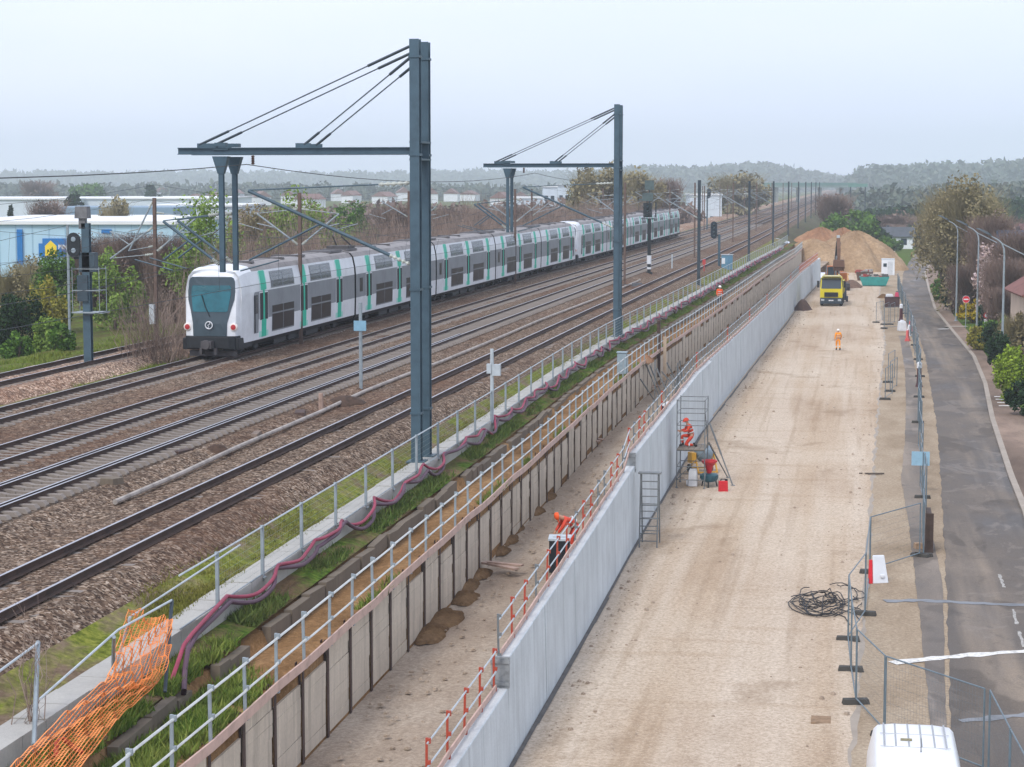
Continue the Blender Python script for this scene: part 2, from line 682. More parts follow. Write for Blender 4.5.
def ribbon(name, lf, rf, y0, y1, z, mat, nx=10, near=1.5, amp=0., kind='structure', seed=0):
    ys = ysamples(y0, y1, near)
    rr = np.random.RandomState(seed)
    v, f = [], []
    for y in ys:
        for i in range(nx + 1):
            a, b = lf(y), rf(y)
            e = i in (0, nx)
            v.append((a + (b - a) * i / nx, y, z + (0 if e else (rr.rand()) * amp)))
    n = nx + 1
    f = [(j * n + i, j * n + i + 1, (j + 1) * n + i + 1, (j + 1) * n + i) for j in range(len(ys) - 1) for i in range(nx)]
    o = np_mesh(name, np.array(v), np.array(f), mat)
    o.data.polygons.foreach_set('use_smooth', [True] * len(f))
    if kind:
        o['kind'] = kind
    return o


def rag(f, amp, s=0):
    return lambda y: f(y) + amp * (math.sin(y * 1.9 + s) + math.sin(y * .71 + 2 * s) + math.sin(y * 4.3 + s * 3)) * .6


ribbon('haul_road', lambda y: wallx(y) - .1, rag(lambda y: kerb_x(y) - .12, .07), Y0, 420, .004, M['haul'], 24, 1.0, .045, seed=4)
# flush concrete gutter left of the old road
ribbon('gutter_strip', lambda y: kerb_x(y) - .27, lambda y: kerb_x(y) + .15, Y0, 330, .002, M['kerb'], 2, 2)

# the old road: dusty shoulder, dark trench patch, dusty strip, asphalt, kerb, pavement
ROAD_L = [P(x, y) for x, y in [(960, 900), (952, 767), (947, 600), (943, 520), (939, 450), (936, 420), (930, 384), (925, 355), (917, 330), (910, 312), (905, 300), (902, 288), (903, 274), (909, 262), (918, 250), (926, 243), (930, 240)]]
ROAD_R = [P(x, y) for x, y in [(1068, 900), (1046, 640), (1023, 515), (1008, 477), (990, 420), (983, 384), (972, 357), (951.5, 332), (934, 310), (928, 290), (924, 273), (931, 262), (935, 250), (938, 243), (940, 240)]]
PAV_R = [P(x, y) for x, y in [(1150, 900), (1110, 640), (1075, 515), (1035, 430), (1020, 409), (1014, 390), (998, 373), (973, 338), (953, 316), (945, 297), (938, 280), (939, 262), (941, 252), (942.5, 243), (943.5, 240)]]
rl = interp([(12, ROAD_L[0].x)] + [(p.y, p.x) for p in ROAD_L])
rr_ = interp([(12, ROAD_R[0].x)] + [(p.y, p.x) for p in ROAD_R])
pr_ = interp([(12, PAV_R[0].x)] + [(p.y, p.x) for p in PAV_R])
YR = min(ROAD_L[-1].y, ROAD_R[-1].y)
ribbon('road_shoulder', rag(lambda y: kerb_x(y) - .0, .07, 1), lambda y: rl(y) + .25, Y0, 330, .006, M['dustyroad'], 8, .8, .015)
ribbon('road', rag(rl, .035, 2), rr_, Y0, YR, .022, M['road'], 10, .8)
# the resurfaced service trench alongside the fence
PT_L = interp([(p.y, p.x) for p in [P(x, y) for x, y in [(934, 767), (926, 680), (920, 620), (913, 560), (908, 520), (901, 480), (905, 440), (906, 400), (905, 372), (901, 345), (897, 330)]]])
PT_R = interp([(p.y, p.x) for p in [P(x, y) for x, y in [(972, 767), (958, 680), (948, 620), (938, 560), (928, 520), (922, 480), (918, 440), (918, 400), (916, 372), (910, 345), (905, 330)]]])
ribbon('asphalt_patch', rag(PT_L, .02, 3), rag(lambda y: min(PT_R(y), rl(y) - .12), .015, 4), 40, 186, .026, M['patch'], 4, .8)
ribbon('kerb', rr_, lambda y: rr_(y) + .28, Y0, YR, .12, M['kerb'], 1, 2)
ribbon('kerb_face', lambda y: rr_(y), lambda y: rr_(y) + .001, Y0, YR, .06, M['kerb'], 1, 2)
o = bpy.data.objects['kerb_face']
for i, vtx in enumerate(o.data.vertices):
    vtx.co.z = .004 if i % 2 == 0 else .12
ribbon('pavement', lambda y: rr_(y) + .28, pr_, Y0, YR, .115, M['pave'], 6, 2)


def sheet(name, pts, z, mat, kind='structure'):
    me = MB()
    me.add([(p.x, p.y, z) for p in pts], [tuple(range(len(pts)))])
    o = me.build(name, mat)
    if kind:
        o['kind'] = kind
    return o


def stroke(name, px, w, z, mat, ragged=0.):
    pts = [P(x, y) for x, y in px]
    v, n = [], 0
    dense = []
    for a, b in zip(pts[:-1], pts[1:]):
        k = max(1, int((b - a).length / .25))
        dense += [a + (b - a) * (i / k) for i in range(k)]
    dense.append(pts[-1])
    for i, p in enumerate(dense):
        d = (dense[min(i + 1, len(dense) - 1)] - dense[max(0, i - 1)]).normalized()
        s = Vector((-d.y, d.x, 0)) * w / 2
        a, b = 1 + R.uniform(-ragged, ragged), 1 + R.uniform(-ragged, ragged)
        v += [(p.x + s.x * a, p.y + s.y * a, z), (p.x - s.x * b, p.y - s.y * b, z)]
    mb = MB()
    mb.add(v, [(2 * i, 2 * i + 1, 2 * i + 3, 2 * i + 2) for i in range(len(dense) - 1)])
    o = mb.build(name, mat)
    o['kind'] = 'structure'
    return o


M['oldmark'] = paint('#a5a19a', .8, .4, 9)
stroke('road_marking', [(892, 664), (905, 662.5), (925, 660), (945, 658), (965, 656.5), (985, 655), (1005, 653.5), (1040, 651)], .42, .032, M['mark'], .4)
stroke('road_marking', [(938, 329.3), (951, 329)], .5, .028, M['mark'], .1)
for a, b in (((999, 575), (1004, 588)), ((1013, 610), (1017, 625)), ((1019, 632), (1024, 648))):
    stroke('road_marking', [a, b], .10, .028, M['oldmark'], .5)
M['wetpatch'] = paint('#77797c', .5, .25, 1.2)
stroke('asphalt_patch', [(885, 602), (920, 601), (960, 603), (1000, 605), (1045, 607)], .4, .031, M['wetpatch'], .45)
stroke('asphalt_patch', [(960, 722), (985, 720), (1010, 717), (1040, 714)], .35, .031, M['wetpatch'], .5)
M['crackfill'] = paint('#36353a', .6, .2, 1.2)
for y0, x0, x1 in ((396, 992, 1010), (399, 993, 1013), (403, 995, 1016), (406, 996, 1018)):
    pass
for yy in (396.5, 399.2, 402.4, 405.6):
    a, b = P(994 + (yy - 396) * .5, yy, .12), P(1016 + (yy - 396) * .4, yy, .12)
    mb = MB()
    mb.add([(a.x, a.y - .18, .1195), (b.x, b.y - .18, .1195), (b.x, b.y + .18, .1195), (a.x, a.y + .18, .1195)], [(0, 1, 2, 3)])
    tag(mb.build('crossing_marking', M['mark']), kind='structure')
stroke('gutter_channel', [(945, 327.5), (967, 327.5)], 1.2, .1225, M['kerb'], .05)

# ------------------------------------------------------------------ the concrete retaining wall
YS2 = P(633, 461, 3.15).y
WTOP = interp([(0, 2.5), (48, 2.52), (60, 2.72), (YS2 - .01, 2.98), (YS2 + .01, 3.38), (112, 3.38), (150, 3.25), (200, 3.2), (330, 3.2)])
ystep = P(510, 676, 2.2).y + .3
rw = thing('retaining_wall', 'long pale cast concrete retaining wall beside the sandy haul road', 'wall', (wallx(48), 48, 0))
edges = [14, 20, 26, 32, 38, 43, ystep]
while edges[-1] < 288:
    nx_ = edges[-1] + (6.0 if edges[-1] < 150 else 9.0)
    if edges[-1] < YS2 - .1 and nx_ > YS2 - 2:
        nx_ = YS2
    edges.append(nx_)
WT = .34


def wallpanel(y0, y1, low):
    mb = MB()
    n = max(1, int((y1 - y0) / 1.5))
    rings, x_off = [], R.uniform(-.012, .012) - (.14 if y0 > 113 else 0)
    for i in range(n + 1):
        y = y0 + .008 + (y1 - y0 - .016) * i / n
        xr = wallx(y) + x_off
        zt = 1.85 if low else WTOP(max(y, YS2 + .02) if y0 > YS2 - .1 else min(y, YS2 - .02))
        c = .02
        ring = [(xr - WT, -.2), (xr + .07, -.2), (xr, zt - c), (xr - c, zt), (xr - WT + c, zt), (xr - WT, zt - c)]
        rings.append([(a - wallx(48), y - 48, b) for a, b in ring])
    mb.loft(rings, mis=[0, 0, 0, 1, 0, 0])
    return mb.build('wall_panel', [M['wall'], M['wallcap']], rw)


for a, b in zip(edges[:-1], edges[1:]):
    wallpanel(a, b, b <= ystep + .01)
mb = MB()
for a, b in zip(range(14, 286, 4), range(18, 290, 4)):
    j = R.uniform(-.03, .05)
    mb.add([(wallx(a) + .07 - wallx(48), a - 48, .05), (wallx(a) + .17 + j - wallx(48), a - 48, .045), (wallx(b) + .17 + j - wallx(48), b - 48, .045), (wallx(b) + .07 - wallx(48), b - 48, .05)], [(0, 1, 2, 3)])
mb.build('drainage_strip', paint('#57534f', .7, .3, 2), rw)
# stop-end shutter at the step of the wall
mb = MB()
yb = ystep - .05
mb.box((-WT / 2, 0, .36), (.42, .09, .74))
mb.box((-WT / 2, -.06, .1), (.46, .04, .08))
mb.box((-WT / 2, -.06, .62), (.46, .04, .08))
o2 = mb.build('steel_shutter', paint('#8b8f90', .5, .25, 4), None, (wallx(YS2), YS2 - .05, 2.74))
tag(o2, 'grey steel stop-end shutter on the upper wall step before the scaffold', 'formwork')
o = mb.build('steel_shutter', paint('#8b8f90', .5, .25, 4), None, (wallx(ystep), yb, 1.86))
tag(o, 'grey steel stop-end shutter standing on the step of the concrete wall', 'formwork')

# ------------------------------------------------------------------ the lagging wall of the terrace
M['rust'] = paint('#4c3a33', .75, .35, 4)
M['board'] = paint('#a98f80', .8, .2, 3)
LX = -11.27
lw = thing('lagging_wall', 'timber lagging wall with rusty soldier piles below the brown soil terrace', 'wall', (LX, 48, 1.7))


def lpos(y, dx=0.):
    return LX + bend2(y) + dx


LTOP = interp([(0, 3.4), (330, 3.4)])
ys_p = [28.0 + 2.1 * i for i in range(138)]
piles = []
for i, y in enumerate(ys_p):
    if y > 318:
        break
    x = lpos(y) - LX
    if i < 100:
        zt = 1.75 + R.uniform(-.08, .12)
        if i < 4:
            h = MB()
            h.bar((.0, 0, -.4), (0, 0, 1.95), .012, .14)
            h.box((.075, 0, .78), (.012, .16, 2.36))
            h.box((-.075, 0, .78), (.012, .16, 2.36))
            piles.append(h.build('soldier_pile', M['rust'], lw, (x - .015, y - 48, 0)))
        else:
            c = link(piles[i % 4].copy(), lw)
            c.location = (x + (-.015 if i < 40 else -.05), y - 48, R.uniform(-.06, .05))
    else:
        pass
far = MB()
for y in [q for q in ys_p[100:] if q < 318]:
    x = lpos(y) - LX
    far.box((x - .05, y - 48, .78), (.16, .14, 2.3))
tag(far.build('soldier_pile', M['rust'], lw), kind='stuff')
fp = MB()
for i, (ya, yb_) in enumerate(zip(ys_p[:-1], ys_p[1:])):
    if yb_ > 318:
        break
    if i < 99:
        b = MB()
        h0 = -.4
        for k in range(8):
            t = R.uniform(-.012, .012)
            hgt = .27
            if k == 7 and R.random() < .6:
                continue
            xa, xb = lpos(ya + .1) - LX + t, lpos(yb_ - .1) - LX + t
            b.bar((xa, ya + .1 - 48, h0 + k * .275 + .14), (xb, yb_ - .1 - 48, h0 + k * .275 + .14 + R.uniform(-.01, .01)), .05, hgt)
        b.build('lagging_panel', M['lag'], lw)
    else:
        xa, xb = lpos(ya) - LX, lpos(yb_) - LX
        fp.bar((xa, ya + .1 - 48, .72), (xb, yb_ - .1 - 48, .62), .05, 2.1)
tag(fp.build('lagging_panel', M['lag'], lw), kind='stuff')

# the packed earth under the terraces
strip2('earth_core', [(-15.1, 4.3), (-13.6, 4.05), (-13.2, 4.0), (-12.62, 3.9), (-12.44, 3.45), (-11.9, 3.45), (-11.3, 3.4), (-11.24, 1.2)], Y0, YE + 1, M['dirt'], 0, .3, 6, bend, bend2)
# the broken old kerb at the foot of the bank
ok = MB()
y = 20.
while y < 300:
    L = R.uniform(.7, 1.9)
    if R.random() < .94:
        t = R.uniform(-.04, .04)
        ok.bar((-12.5 + bend2(y) + t, y, 3.82 + R.uniform(-.05, .05)), (-12.5 + bend2(y + L) + t, y + L * .97, 3.82 + R.uniform(-.05, .05)), .2, .36)
    y += L
tag(ok.build('old_kerb', M['oldkerb']), 'broken mossy concrete edging at the foot of the weedy bank', 'kerb')

# the slab walkway (cable trough covers) on the crest
wk = MB()
y = 16.
while y < 300:
    L = 1.0 if y < 120 else 3.0
    ring = []
    for yy in (y + .008, y + L - .008):
        x0, x1 = -13.92 + bend2(yy), -13.3 + bend2(yy)
        zt = 4.62
        ring.append([(x0, yy, 4.1), (x1, yy, 4.1), (x1, yy, zt), (x0, yy, zt)])
    dz = R.uniform(-.012, .012)
    ring = [[(a, b, c + (dz if c > 4.5 else 0)) for a, b, c in r_] for r_ in ring]
    wk.loft(ring)
    y += L
tag(wk.build('walkway', M['slab']), kind='structure')

# ------------------------------------------------------------------ railway tracks
M['rail'] = paint('#46342b', .75, .3, 2.)
M['railtop'] = paint('#b9b6ba', .28, .1, 2., .8)
M['sleeper'] = m_concrete('sleeper_concrete', '#8d837a', .1)
M['wsleeper'] = paint('#7a6a5e', .85, .25, 3)


def raill(mb, x, y0, y1, bf, mi_side=0, mi_top=1):
    ys = ysamples(y0, y1, 4, 200)
    pv_, pf_ = [], []  # added flat dark strip along the rail foot, painting in the shadow there
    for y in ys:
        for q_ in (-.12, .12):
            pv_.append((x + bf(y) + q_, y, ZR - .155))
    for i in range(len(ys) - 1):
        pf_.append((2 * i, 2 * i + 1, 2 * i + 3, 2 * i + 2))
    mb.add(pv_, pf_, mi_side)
    rings = []
    for y in ys:
        c = x + bf(y)
        prof = [(-.075, -.17), (.075, -.17), (.075, -.15), (.012, -.13), (.012, -.045), (.036, -.03), (.036, 0), (-.036, 0), (-.036, -.03), (-.012, -.045), (-.012, -.13), (-.075, -.15)]
        rings.append([(c + a, y, ZR + b) for a, b in prof])
    mis = [mi_side] * 12
    mis[6] = mi_top
    mb.loft(rings, mis=mis)


smb = MB()
sec = [(-.14, 0), (.14, 0), (.11, .2), (-.11, .2)]
for s_ in (-1, 1):
    smb.loft([[(s_ * .35, a, b * .8) for a, b in sec], [(s_ * .5, a, b) for a, b in sec], [(s_ * 1.18, a, b) for a, b in sec], [(s_ * 1.27, a, b * .55) for a, b in sec]])
smb.loft([[(-.35, a * .75, b * .8) for a, b in sec], [(.35, a * .75, b * .8) for a, b in sec]])
sl_proto = None
TLAB = {'A': 'railway track that carries the white double-deck train', 'B': 'second railway track counted from the train, next to it', 'C': 'third railway track from the train with pale sleepers showing', 'D': 'rusty railway track nearest to the fence and the works', 'E': 'single railway track beyond the bare scrub at the left edge'}
SLZ = {'A': .012, 'B': .03, 'C': .05, 'D': -.045, 'E': -.01}
for key, X in TRK.items():
    ln = 130 if key == 'E' else 1500
    tr = thing('railway_track', TLAB[key], 'railway track', (X, 40, ZR - .2), 0, 'railway tracks side by side')
    for s_ in (-1, 1):
        mb = MB()
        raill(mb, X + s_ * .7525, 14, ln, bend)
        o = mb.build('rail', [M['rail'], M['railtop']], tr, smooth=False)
        o.location = (-X, -40, -(ZR - .2))
    # visible start of this track at the left picture edge
    ys0 = {'A': 86, 'B': 73, 'C': 62, 'D': 46, 'E': 100}[key]
    step = .6
    for i in range(100):
        y = ys0 + i * step
        if key == 'E' and y > 129:
            break
        if sl_proto is None:
            sl_proto = smb.build('sleeper', M['sleeper'], tr)
            o = sl_proto
        else:
            o = link(sl_proto.copy(), tr)
        o.location = (bend(y) + R.uniform(-.02, .02), y - 40, -.17 + SLZ[key] + R.uniform(-.02, .01))
    rest = MB()
    y = 14.
    while y < (129 if key == 'E' else 420):
        if not (ys0 - .3 < y < ys0 + 100 * step - .3):
            v0 = len(rest.v)
            rest.add([(a + bend(y), b + y - 40, c - .17 + SLZ[key]) for a, b, c in smb.v], smb.f)
        y += step
    tag(rest.build('sleeper', M['sleeper'], tr), kind='stuff')
# third-track stock rails give it its heavier double line
for s_ in (-1, 1):
    mb = MB()
    X = TRK['C']
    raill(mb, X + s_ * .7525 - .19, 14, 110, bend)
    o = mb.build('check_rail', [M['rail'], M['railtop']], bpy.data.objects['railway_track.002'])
    o.location = (-X, -40, -(ZR - .2))

# the whitish cable duct between the third and the nearest track
dm = MB()
pts = [P(115, 502, 5.1), P(180, 474, 5.1), P(240, 446, 5.1), P(320, 412, 5.1), P(365, 391, 5.1), P(400, 377, 5.1), P(440, 362, 5.1), P(496, 339, 5.1), P(540, 320, 5.1), P(590, 301, 5.1), P(640, 280, 5.1)]
dm.tube(pts, .075, 8)
tag(dm.build('cable_duct', paint('#a8a098', .8, .25, 2), smooth=True), 'long pale cable duct lying on the ballast between two tracks', 'duct')
# ------------------------------------------------------------------ commuter train
M['twhite'] = paint('#dfe2e5', .35, .08, .9)
M['tgrey'] = paint('#80858a', .4, .12, .8)
M['troof'] = paint('#8a8583', .65, .18, 1.2)
M['tdark'] = paint('#181c20', .6, .25, 2)
M['tglass'] = paint('#141217', .3, .25, 1.2, 0, .3)
M['tglassup'] = paint('#4e565d', .18, .25, .8, 0, .6)
M['tgreen'] = paint('#12bb9a', .45, .08, 2)
M['tpale'] = paint('#a5ddd0', .45, .05, 2)
M['tmask'] = paint('#3c4b53', .35, .1, 1.5)
M['tscreen'] = paint('#1f6470', .12, .25, .8, 0, .5)
M['unit'] = paint('#4d4a4b', .7, .2, 2)
M['lampred'] = paint('#b03236', .25, .1, 5)
HULL = [(.55, 1.36), (.62, 1.42), (1.6, 1.45), (2.95, 1.45), (3.35, 1.42), (3.95, 1.30), (4.18, 1.12)]
hx = interp(HULL)


def hullring(y, sx=1., topz=None, yf=None):
    half = [(1.30, .42), (1.42, .62), (1.45, 1.6), (1.45, 2.95), (1.42, 3.35), (1.30, 3.95), (1.12, 4.18), (.6, 4.30), (0, 4.33)]
    pts = [(-1.3, .42)] + half + [(-a, b) for a, b in half[-2:0:-1]]
    out = []
    for a, b in pts:
        z = b if topz is None or b < 2 else 2 + (b - 2) * (topz - 2) / 2.33
        x = a * sx
        out.append((x, y + (yf(x, z) if yf else 0), z))
    return out


def sidepanel(mb, side, y0, y1, z0, z1, off, mi=0, nz=3):
    r0, r1 = [], []
    vs, fs = [], []
    for j in range(nz + 1):
        z = z0 + (z1 - z0) * j / nz
        x = side * (hx(z) + off)
        vs += [(x, y0, z), (x, y1, z)]
    for j in range(nz):
        a = 2 * j
        fs.append((a, a + 1, a + 3, a + 2) if side > 0 else (a + 1, a, a + 2, a + 3))
    # returns into the body so that the panel has thickness
    n = len(vs)
    for j in range(nz + 1):
        z = z0 + (z1 - z0) * j / nz
        x = side * (hx(z) - .02)
        vs += [(x, y0, z), (x, y1, z)]
    for j in range(nz):
        a, b = 2 * j, n + 2 * j
        fs += [(a, a + 2, b + 2, b), (a + 1, b + 1, b + 3, a + 3)]
    t = 2 * nz
    fs += [(0, n, n + 1, 1), (t, t + 1, n + t + 1, n + t)]
    mb.add(vs, fs, mi)


CL = 22.3


def face_y(x, z):
    return (.16 * max(0, z - 1.5) + .05 * max(0, .9 - z)) + .13 * x * x


def make_car(cab):
    """a car along +y from 0; a cab car has its nose at y = 0"""
    mb = MB()
    n = len(hullring(0))
    ring_m = []
    pts = hullring(0)
    for k in range(n):
        a, b = pts[k], pts[(k + 1) % n]
        zm = (a[2] + b[2]) / 2
        xm = abs(a[0] + b[0]) / 2
        if zm < .65:
            ring_m.append(3)
        elif zm < 1.6:
            ring_m.append(0)
        elif zm < 2.9:
            ring_m.append(1)
        elif zm < 4.0:
            ring_m.append(0)
        else:
            ring_m.append(2)
    ys_ = 2.6 if cab else .12
    mb.loft([hullring(ys_), hullring(CL - .12)], 3, mis=ring_m)
    if cab:
        white = [3 if (pts[k][2] + pts[(k + 1) % n][2]) / 2 < .65 else 0 for k in range(n)]
        rings = [hullring(2.6), hullring(1.9, .998, 4.31), hullring(1.25, .985, 4.24), hullring(.75, .955, 4.14), hullring(.35, .915, 4.03, face_y), hullring(.14, .875, 3.95, face_y), hullring(.05, .84, 3.87, face_y)]
        mb.loft(rings, mis=white, caps=False)
        last = rings[-1]
        c = (0, face_y(0, 2.2) + .05, 2.2)
        base = len(mb.v)
        inner = [(p[0] * .5, face_y(p[0] * .5, 2.2 + (p[2] - 2.2) * .5) + .04, 2.2 + (p[2] - 2.2) * .5) for p in last]
        mb.v += [tuple(p) for p in last] + inner + [c]
        for k in range(n):
            k2 = (k + 1) % n
            mb.f += [(base + k, base + n + k, base + n + k2, base + k2)[::-1], (base + n + k, base + 2 * n, base + n + k2)[::-1]]
            mb.m += [0, 0]
    # gangway bellows towards the next car
    ring = [(a * .82, b) for a, b in [(-1.45, .7), (1.45, .7), (1.45, 3.6), (1.1, 4.0), (-1.1, 4.0), (-1.45, 3.6)]]
    mb.prism(ring, 'y', CL - .14, CL + .14, 3)
    car = mb.build('train_car', [M['twhite'], M['tgrey'], M['troof'], M['tdark']])
    doors = (4.1, 11.4, 18.7) if cab else (3.2, 11.2, 19.2)
    wins = ((5.5, 9.5), (12.8, 16.9)) if cab else ((5.0, 9.3), (13.1, 17.3))
    for side in (1, -1):
        for d in doors:
            m = MB()
            sidepanel(m, side, d - .72, d + .72, 1.0, 2.92, .012, 0)
            sidepanel(m, side, d - .66, d - .05, 1.55, 2.86, .02, 1)
            sidepanel(m, side, d + .05, d + .66, 1.55, 2.86, .02, 1)
            m.build('door', [M['twhite'], M['tdark']], car)
            m = MB()
            sidepanel(m, side, d - .55, d + .55, 3.02, 3.9, .012, 1)
            sidepanel(m, side, d - .4, d + .4, 3.0, 3.94, .03, 0, 3)
            sidepanel(m, side, d - .13, d + .13, 1.5, 3.02, .03, 0, 3)
            sidepanel(m, side, d - .36, d + .36, .72, 1.56, .03, 0, 3)
            sidepanel(m, side, d - .75, d + .75, .72, 1.0, .014, 1)
            m.build('stripe', [M['tgreen'], M['tpale']], car)
        for a, b in wins:
            m = MB()
            mid = (a + b) / 2
            sidepanel(m, side, a, b, .85, 2.2, .01, 0)
            for p, q in ((a + .06, mid - .06), (mid + .06, b - .06)):
                sidepanel(m, side, p, q, .92, 1.72, .02, 1)
                sidepanel(m, side, p, q, 1.8, 2.14, .02, 1)
            m.build('lower_window', [M['tgrey'], M['tglass']], car)
            m = MB()
            sidepanel(m, side, a - .1, b + .1, 3.02, 3.84, .01, 0)
            for p, q in ((a, mid - .06), (mid + .06, b)):
                sidepanel(m, side, p, q, 3.08, 3.56, .02, 1)
                sidepanel(m, side, p, q, 3.60, 3.78, .02, 1)
            m.build('upper_window', [M['tgrey'], M['tglassup']], car)
        if cab:
            m = MB()
            sidepanel(m, side, 2.55, 3.2, .95, 2.9, .012, 0)
            sidepanel(m, side, 2.63, 3.12, 1.9, 2.8, .02, 1)
            m.bar((side * 1.49, 2.5, 1.0), (side * 1.49, 2.5, 2.8), .05, .05, 2)
            m.build('cab_door', [M['tgrey'], M['tglassup'], M['tdark']], car)
        else:
            m = MB()
            sidepanel(m, side, 1.0, 1.7, 1.9, 2.7, .012, 0)
            m.build('small_window', [M['tglass']], car)
    # bogies and underframe boxes
    for yc in (3.6, CL - 3.6):
        m = MB()
        for s_ in (-1, 1):
            for w in (-1.15, 1.15):
                m.lathe([(.0, s_ * .70), (.46, s_ * .70), (.43, s_ * .8), (.0, s_ * .82)], (0, yc + w, .46), 16, 'x')
            m.box((s_ * 1.05, yc, .5), (.16, 3.0, .22))
            m.box((s_ * 1.12, yc, .35), (.14, .7, .3))
        m.box((0, yc, .5), (1.9, .5, .2))
        m.build('bogie', M['tdark'], car)
    for yc, L in ((7.5, 2.2), (10.4, 2.6), (13.6, 2.4)):
        m = MB()
        m.box((0, yc, .34), (2.5, L, .36))
        m.build('underframe_box', M['tdark'], car)
    for yc, L in (((4.4, .5), (9.8, .3), (13.5, .9), (20.4, 2.8)) if cab else ((1.7, 2.4), (7.2, .8), (11.2, .3), (20.5, 2.6))):
        m = MB()
        m.box((0, yc, 4.33), (1.7, L, .09), taper=.94)
        m.build('roof_unit', M['unit'], car)
    if cab:
        def facepoly(name, poly, off, mat, thick=.05):
            k = MB()
            dense = []
            for i, (a, b) in enumerate(poly):
                a2, b2 = poly[(i + 1) % len(poly)]
                for t in range(4):
                    dense.append((a + (a2 - a) * t / 4, b + (b2 - b) * t / 4))
            cx = sum(p[0] for p in dense) / len(dense)
            cz = sum(p[1] for p in dense) / len(dense)
            rings_ = []
            for sc_, o_ in ((1., thick), (1., 0), (.66, 0), (.33, 0)):
                rings_.append([(cx + (a - cx) * sc_, face_y(cx + (a - cx) * sc_, cz + (b - cz) * sc_) + .05 - off + o_, cz + (b - cz) * sc_) for a, b in dense])
            k.loft(rings_, caps=False)
            nn = len(dense)
            base_ = len(k.v)
            k.v.append((cx, face_y(cx, cz) + .05 - off, cz))
            for i in range(nn):
                k.f.append((base_ - nn + i, base_ - nn + (i + 1) % nn, base_))
                k.m.append(0)
            return k.build(name, mat, car, smooth=False)
        facepoly('front_mask', [(-.95, 3.78), (.95, 3.78), (1.06, 3.72), (1.12, 3.58), (1.16, 3.1), (1.13, 2.7), (.98, 2.2), (.84, 1.6), (.82, 1.0), (-.82, 1.0), (-.84, 1.6), (-.98, 2.2), (-1.13, 2.7), (-1.16, 3.1), (-1.12, 3.58), (-1.06, 3.72)], .03, M['tmask'])
        facepoly('windscreen', [(-.9, 3.38), (.9, 3.38), (.96, 3.3), (.97, 2.95), (.86, 2.2), (.8, 2.14), (-.8, 2.14), (-.86, 2.2), (-.97, 2.95), (-.96, 3.3)], .05, M['tscreen'])
        facepoly('sun_strip', [(-.88, 3.37), (.88, 3.37), (.95, 3.1), (-.95, 3.1)], .06, paint('#2c5f69', .2, .1, 2))
        m = MB()
        m.box((.0, .42, 3.62), (.16, .06, .12))
        m.build('top_lamp', paint('#cfd6d8', .3, .05, 3), car)
        m = MB()
        m.tube([(.02, face_y(0, 1.95) - .04, 1.93), (-.2, face_y(.2, 2.4) - .05, 2.35), (-.42, face_y(.4, 2.95) - .05, 2.95)], .022, 5)
        m.build('wiper', M['tdark'], car)
        m = MB()                                   # round emblem: a ring with a winding line
        rings_ = []
        for k in range(28):
            t = 2 * PI * k / 28
            rings_.append((.17 * math.cos(t), -.035 + face_y(0, 1.5), 1.52 + .17 * math.sin(t)))
        m.tube(rings_ + rings_[:1], .026, 6, caps=False)
        m.tube([(-.1, face_y(0, 1.5) - .035, 1.36), (.0, face_y(0, 1.5) - .035, 1.44), (-.05, face_y(0, 1.5) - .035, 1.52), (.06, face_y(0, 1.5) - .035, 1.58), (.02, face_y(0, 1.5) - .035, 1.68)], .02, 5)
        m.build('emblem', M['twhite'], car)
        for s_ in (-1, 1):
            m = MB()
            yy = face_y(1.12, 1.4) + .06
            m.lathe([(.19, yy + .12), (.19, yy - .03), (.15, yy - .06), (0, yy - .05)], (s_ * 1.13, 0, 1.42), 14, 'y', 1)
            m.lathe([(.13, yy - .05), (.12, yy - .085), (0, yy - .1)], (s_ * 1.13, 0, 1.42), 14, 'y', 0)
            m.build('tail_lamp', [M['lampred'], paint('#e9ded6', .3, .05, 2)], car)
        m = MB()
        m.loft([[(-1.36, .62, .32), (1.36, .62, .32), (1.36, .62, 1.0), (-1.36, .62, 1.0)], [(-1.2, .12, .36), (1.2, .12, .36), (1.22, .16, 1.0), (-1.22, .16, 1.0)], [(-.95, -.06, .42), (.95, -.06, .42), (.95, -.03, .98), (-.95, -.03, .98)]])
        m.box((1.3, 1.3, .62), (.16, 2.2, .55))
        m.box((-1.3, 1.3, .62), (.16, 2.2, .55))
        m.build('bumper', M['tdark'], car, bevel=.03)
        m = MB()
        m.box((0, -.25, .62), (.5, .6, .34))
        m.lathe([(.2, -.62), (.24, -.5), (.16, -.2)], (0, 0, .62), 10, 'y')
        m.box((.35, -.05, .3), (.12, .4, .3))
        m.box((-.35, -.05, .3), (.12, .4, .3))
        m.box((0, .6, .16), (2.2, .5, .26))
        m.build('coupler', M['unit'], car)
    return car


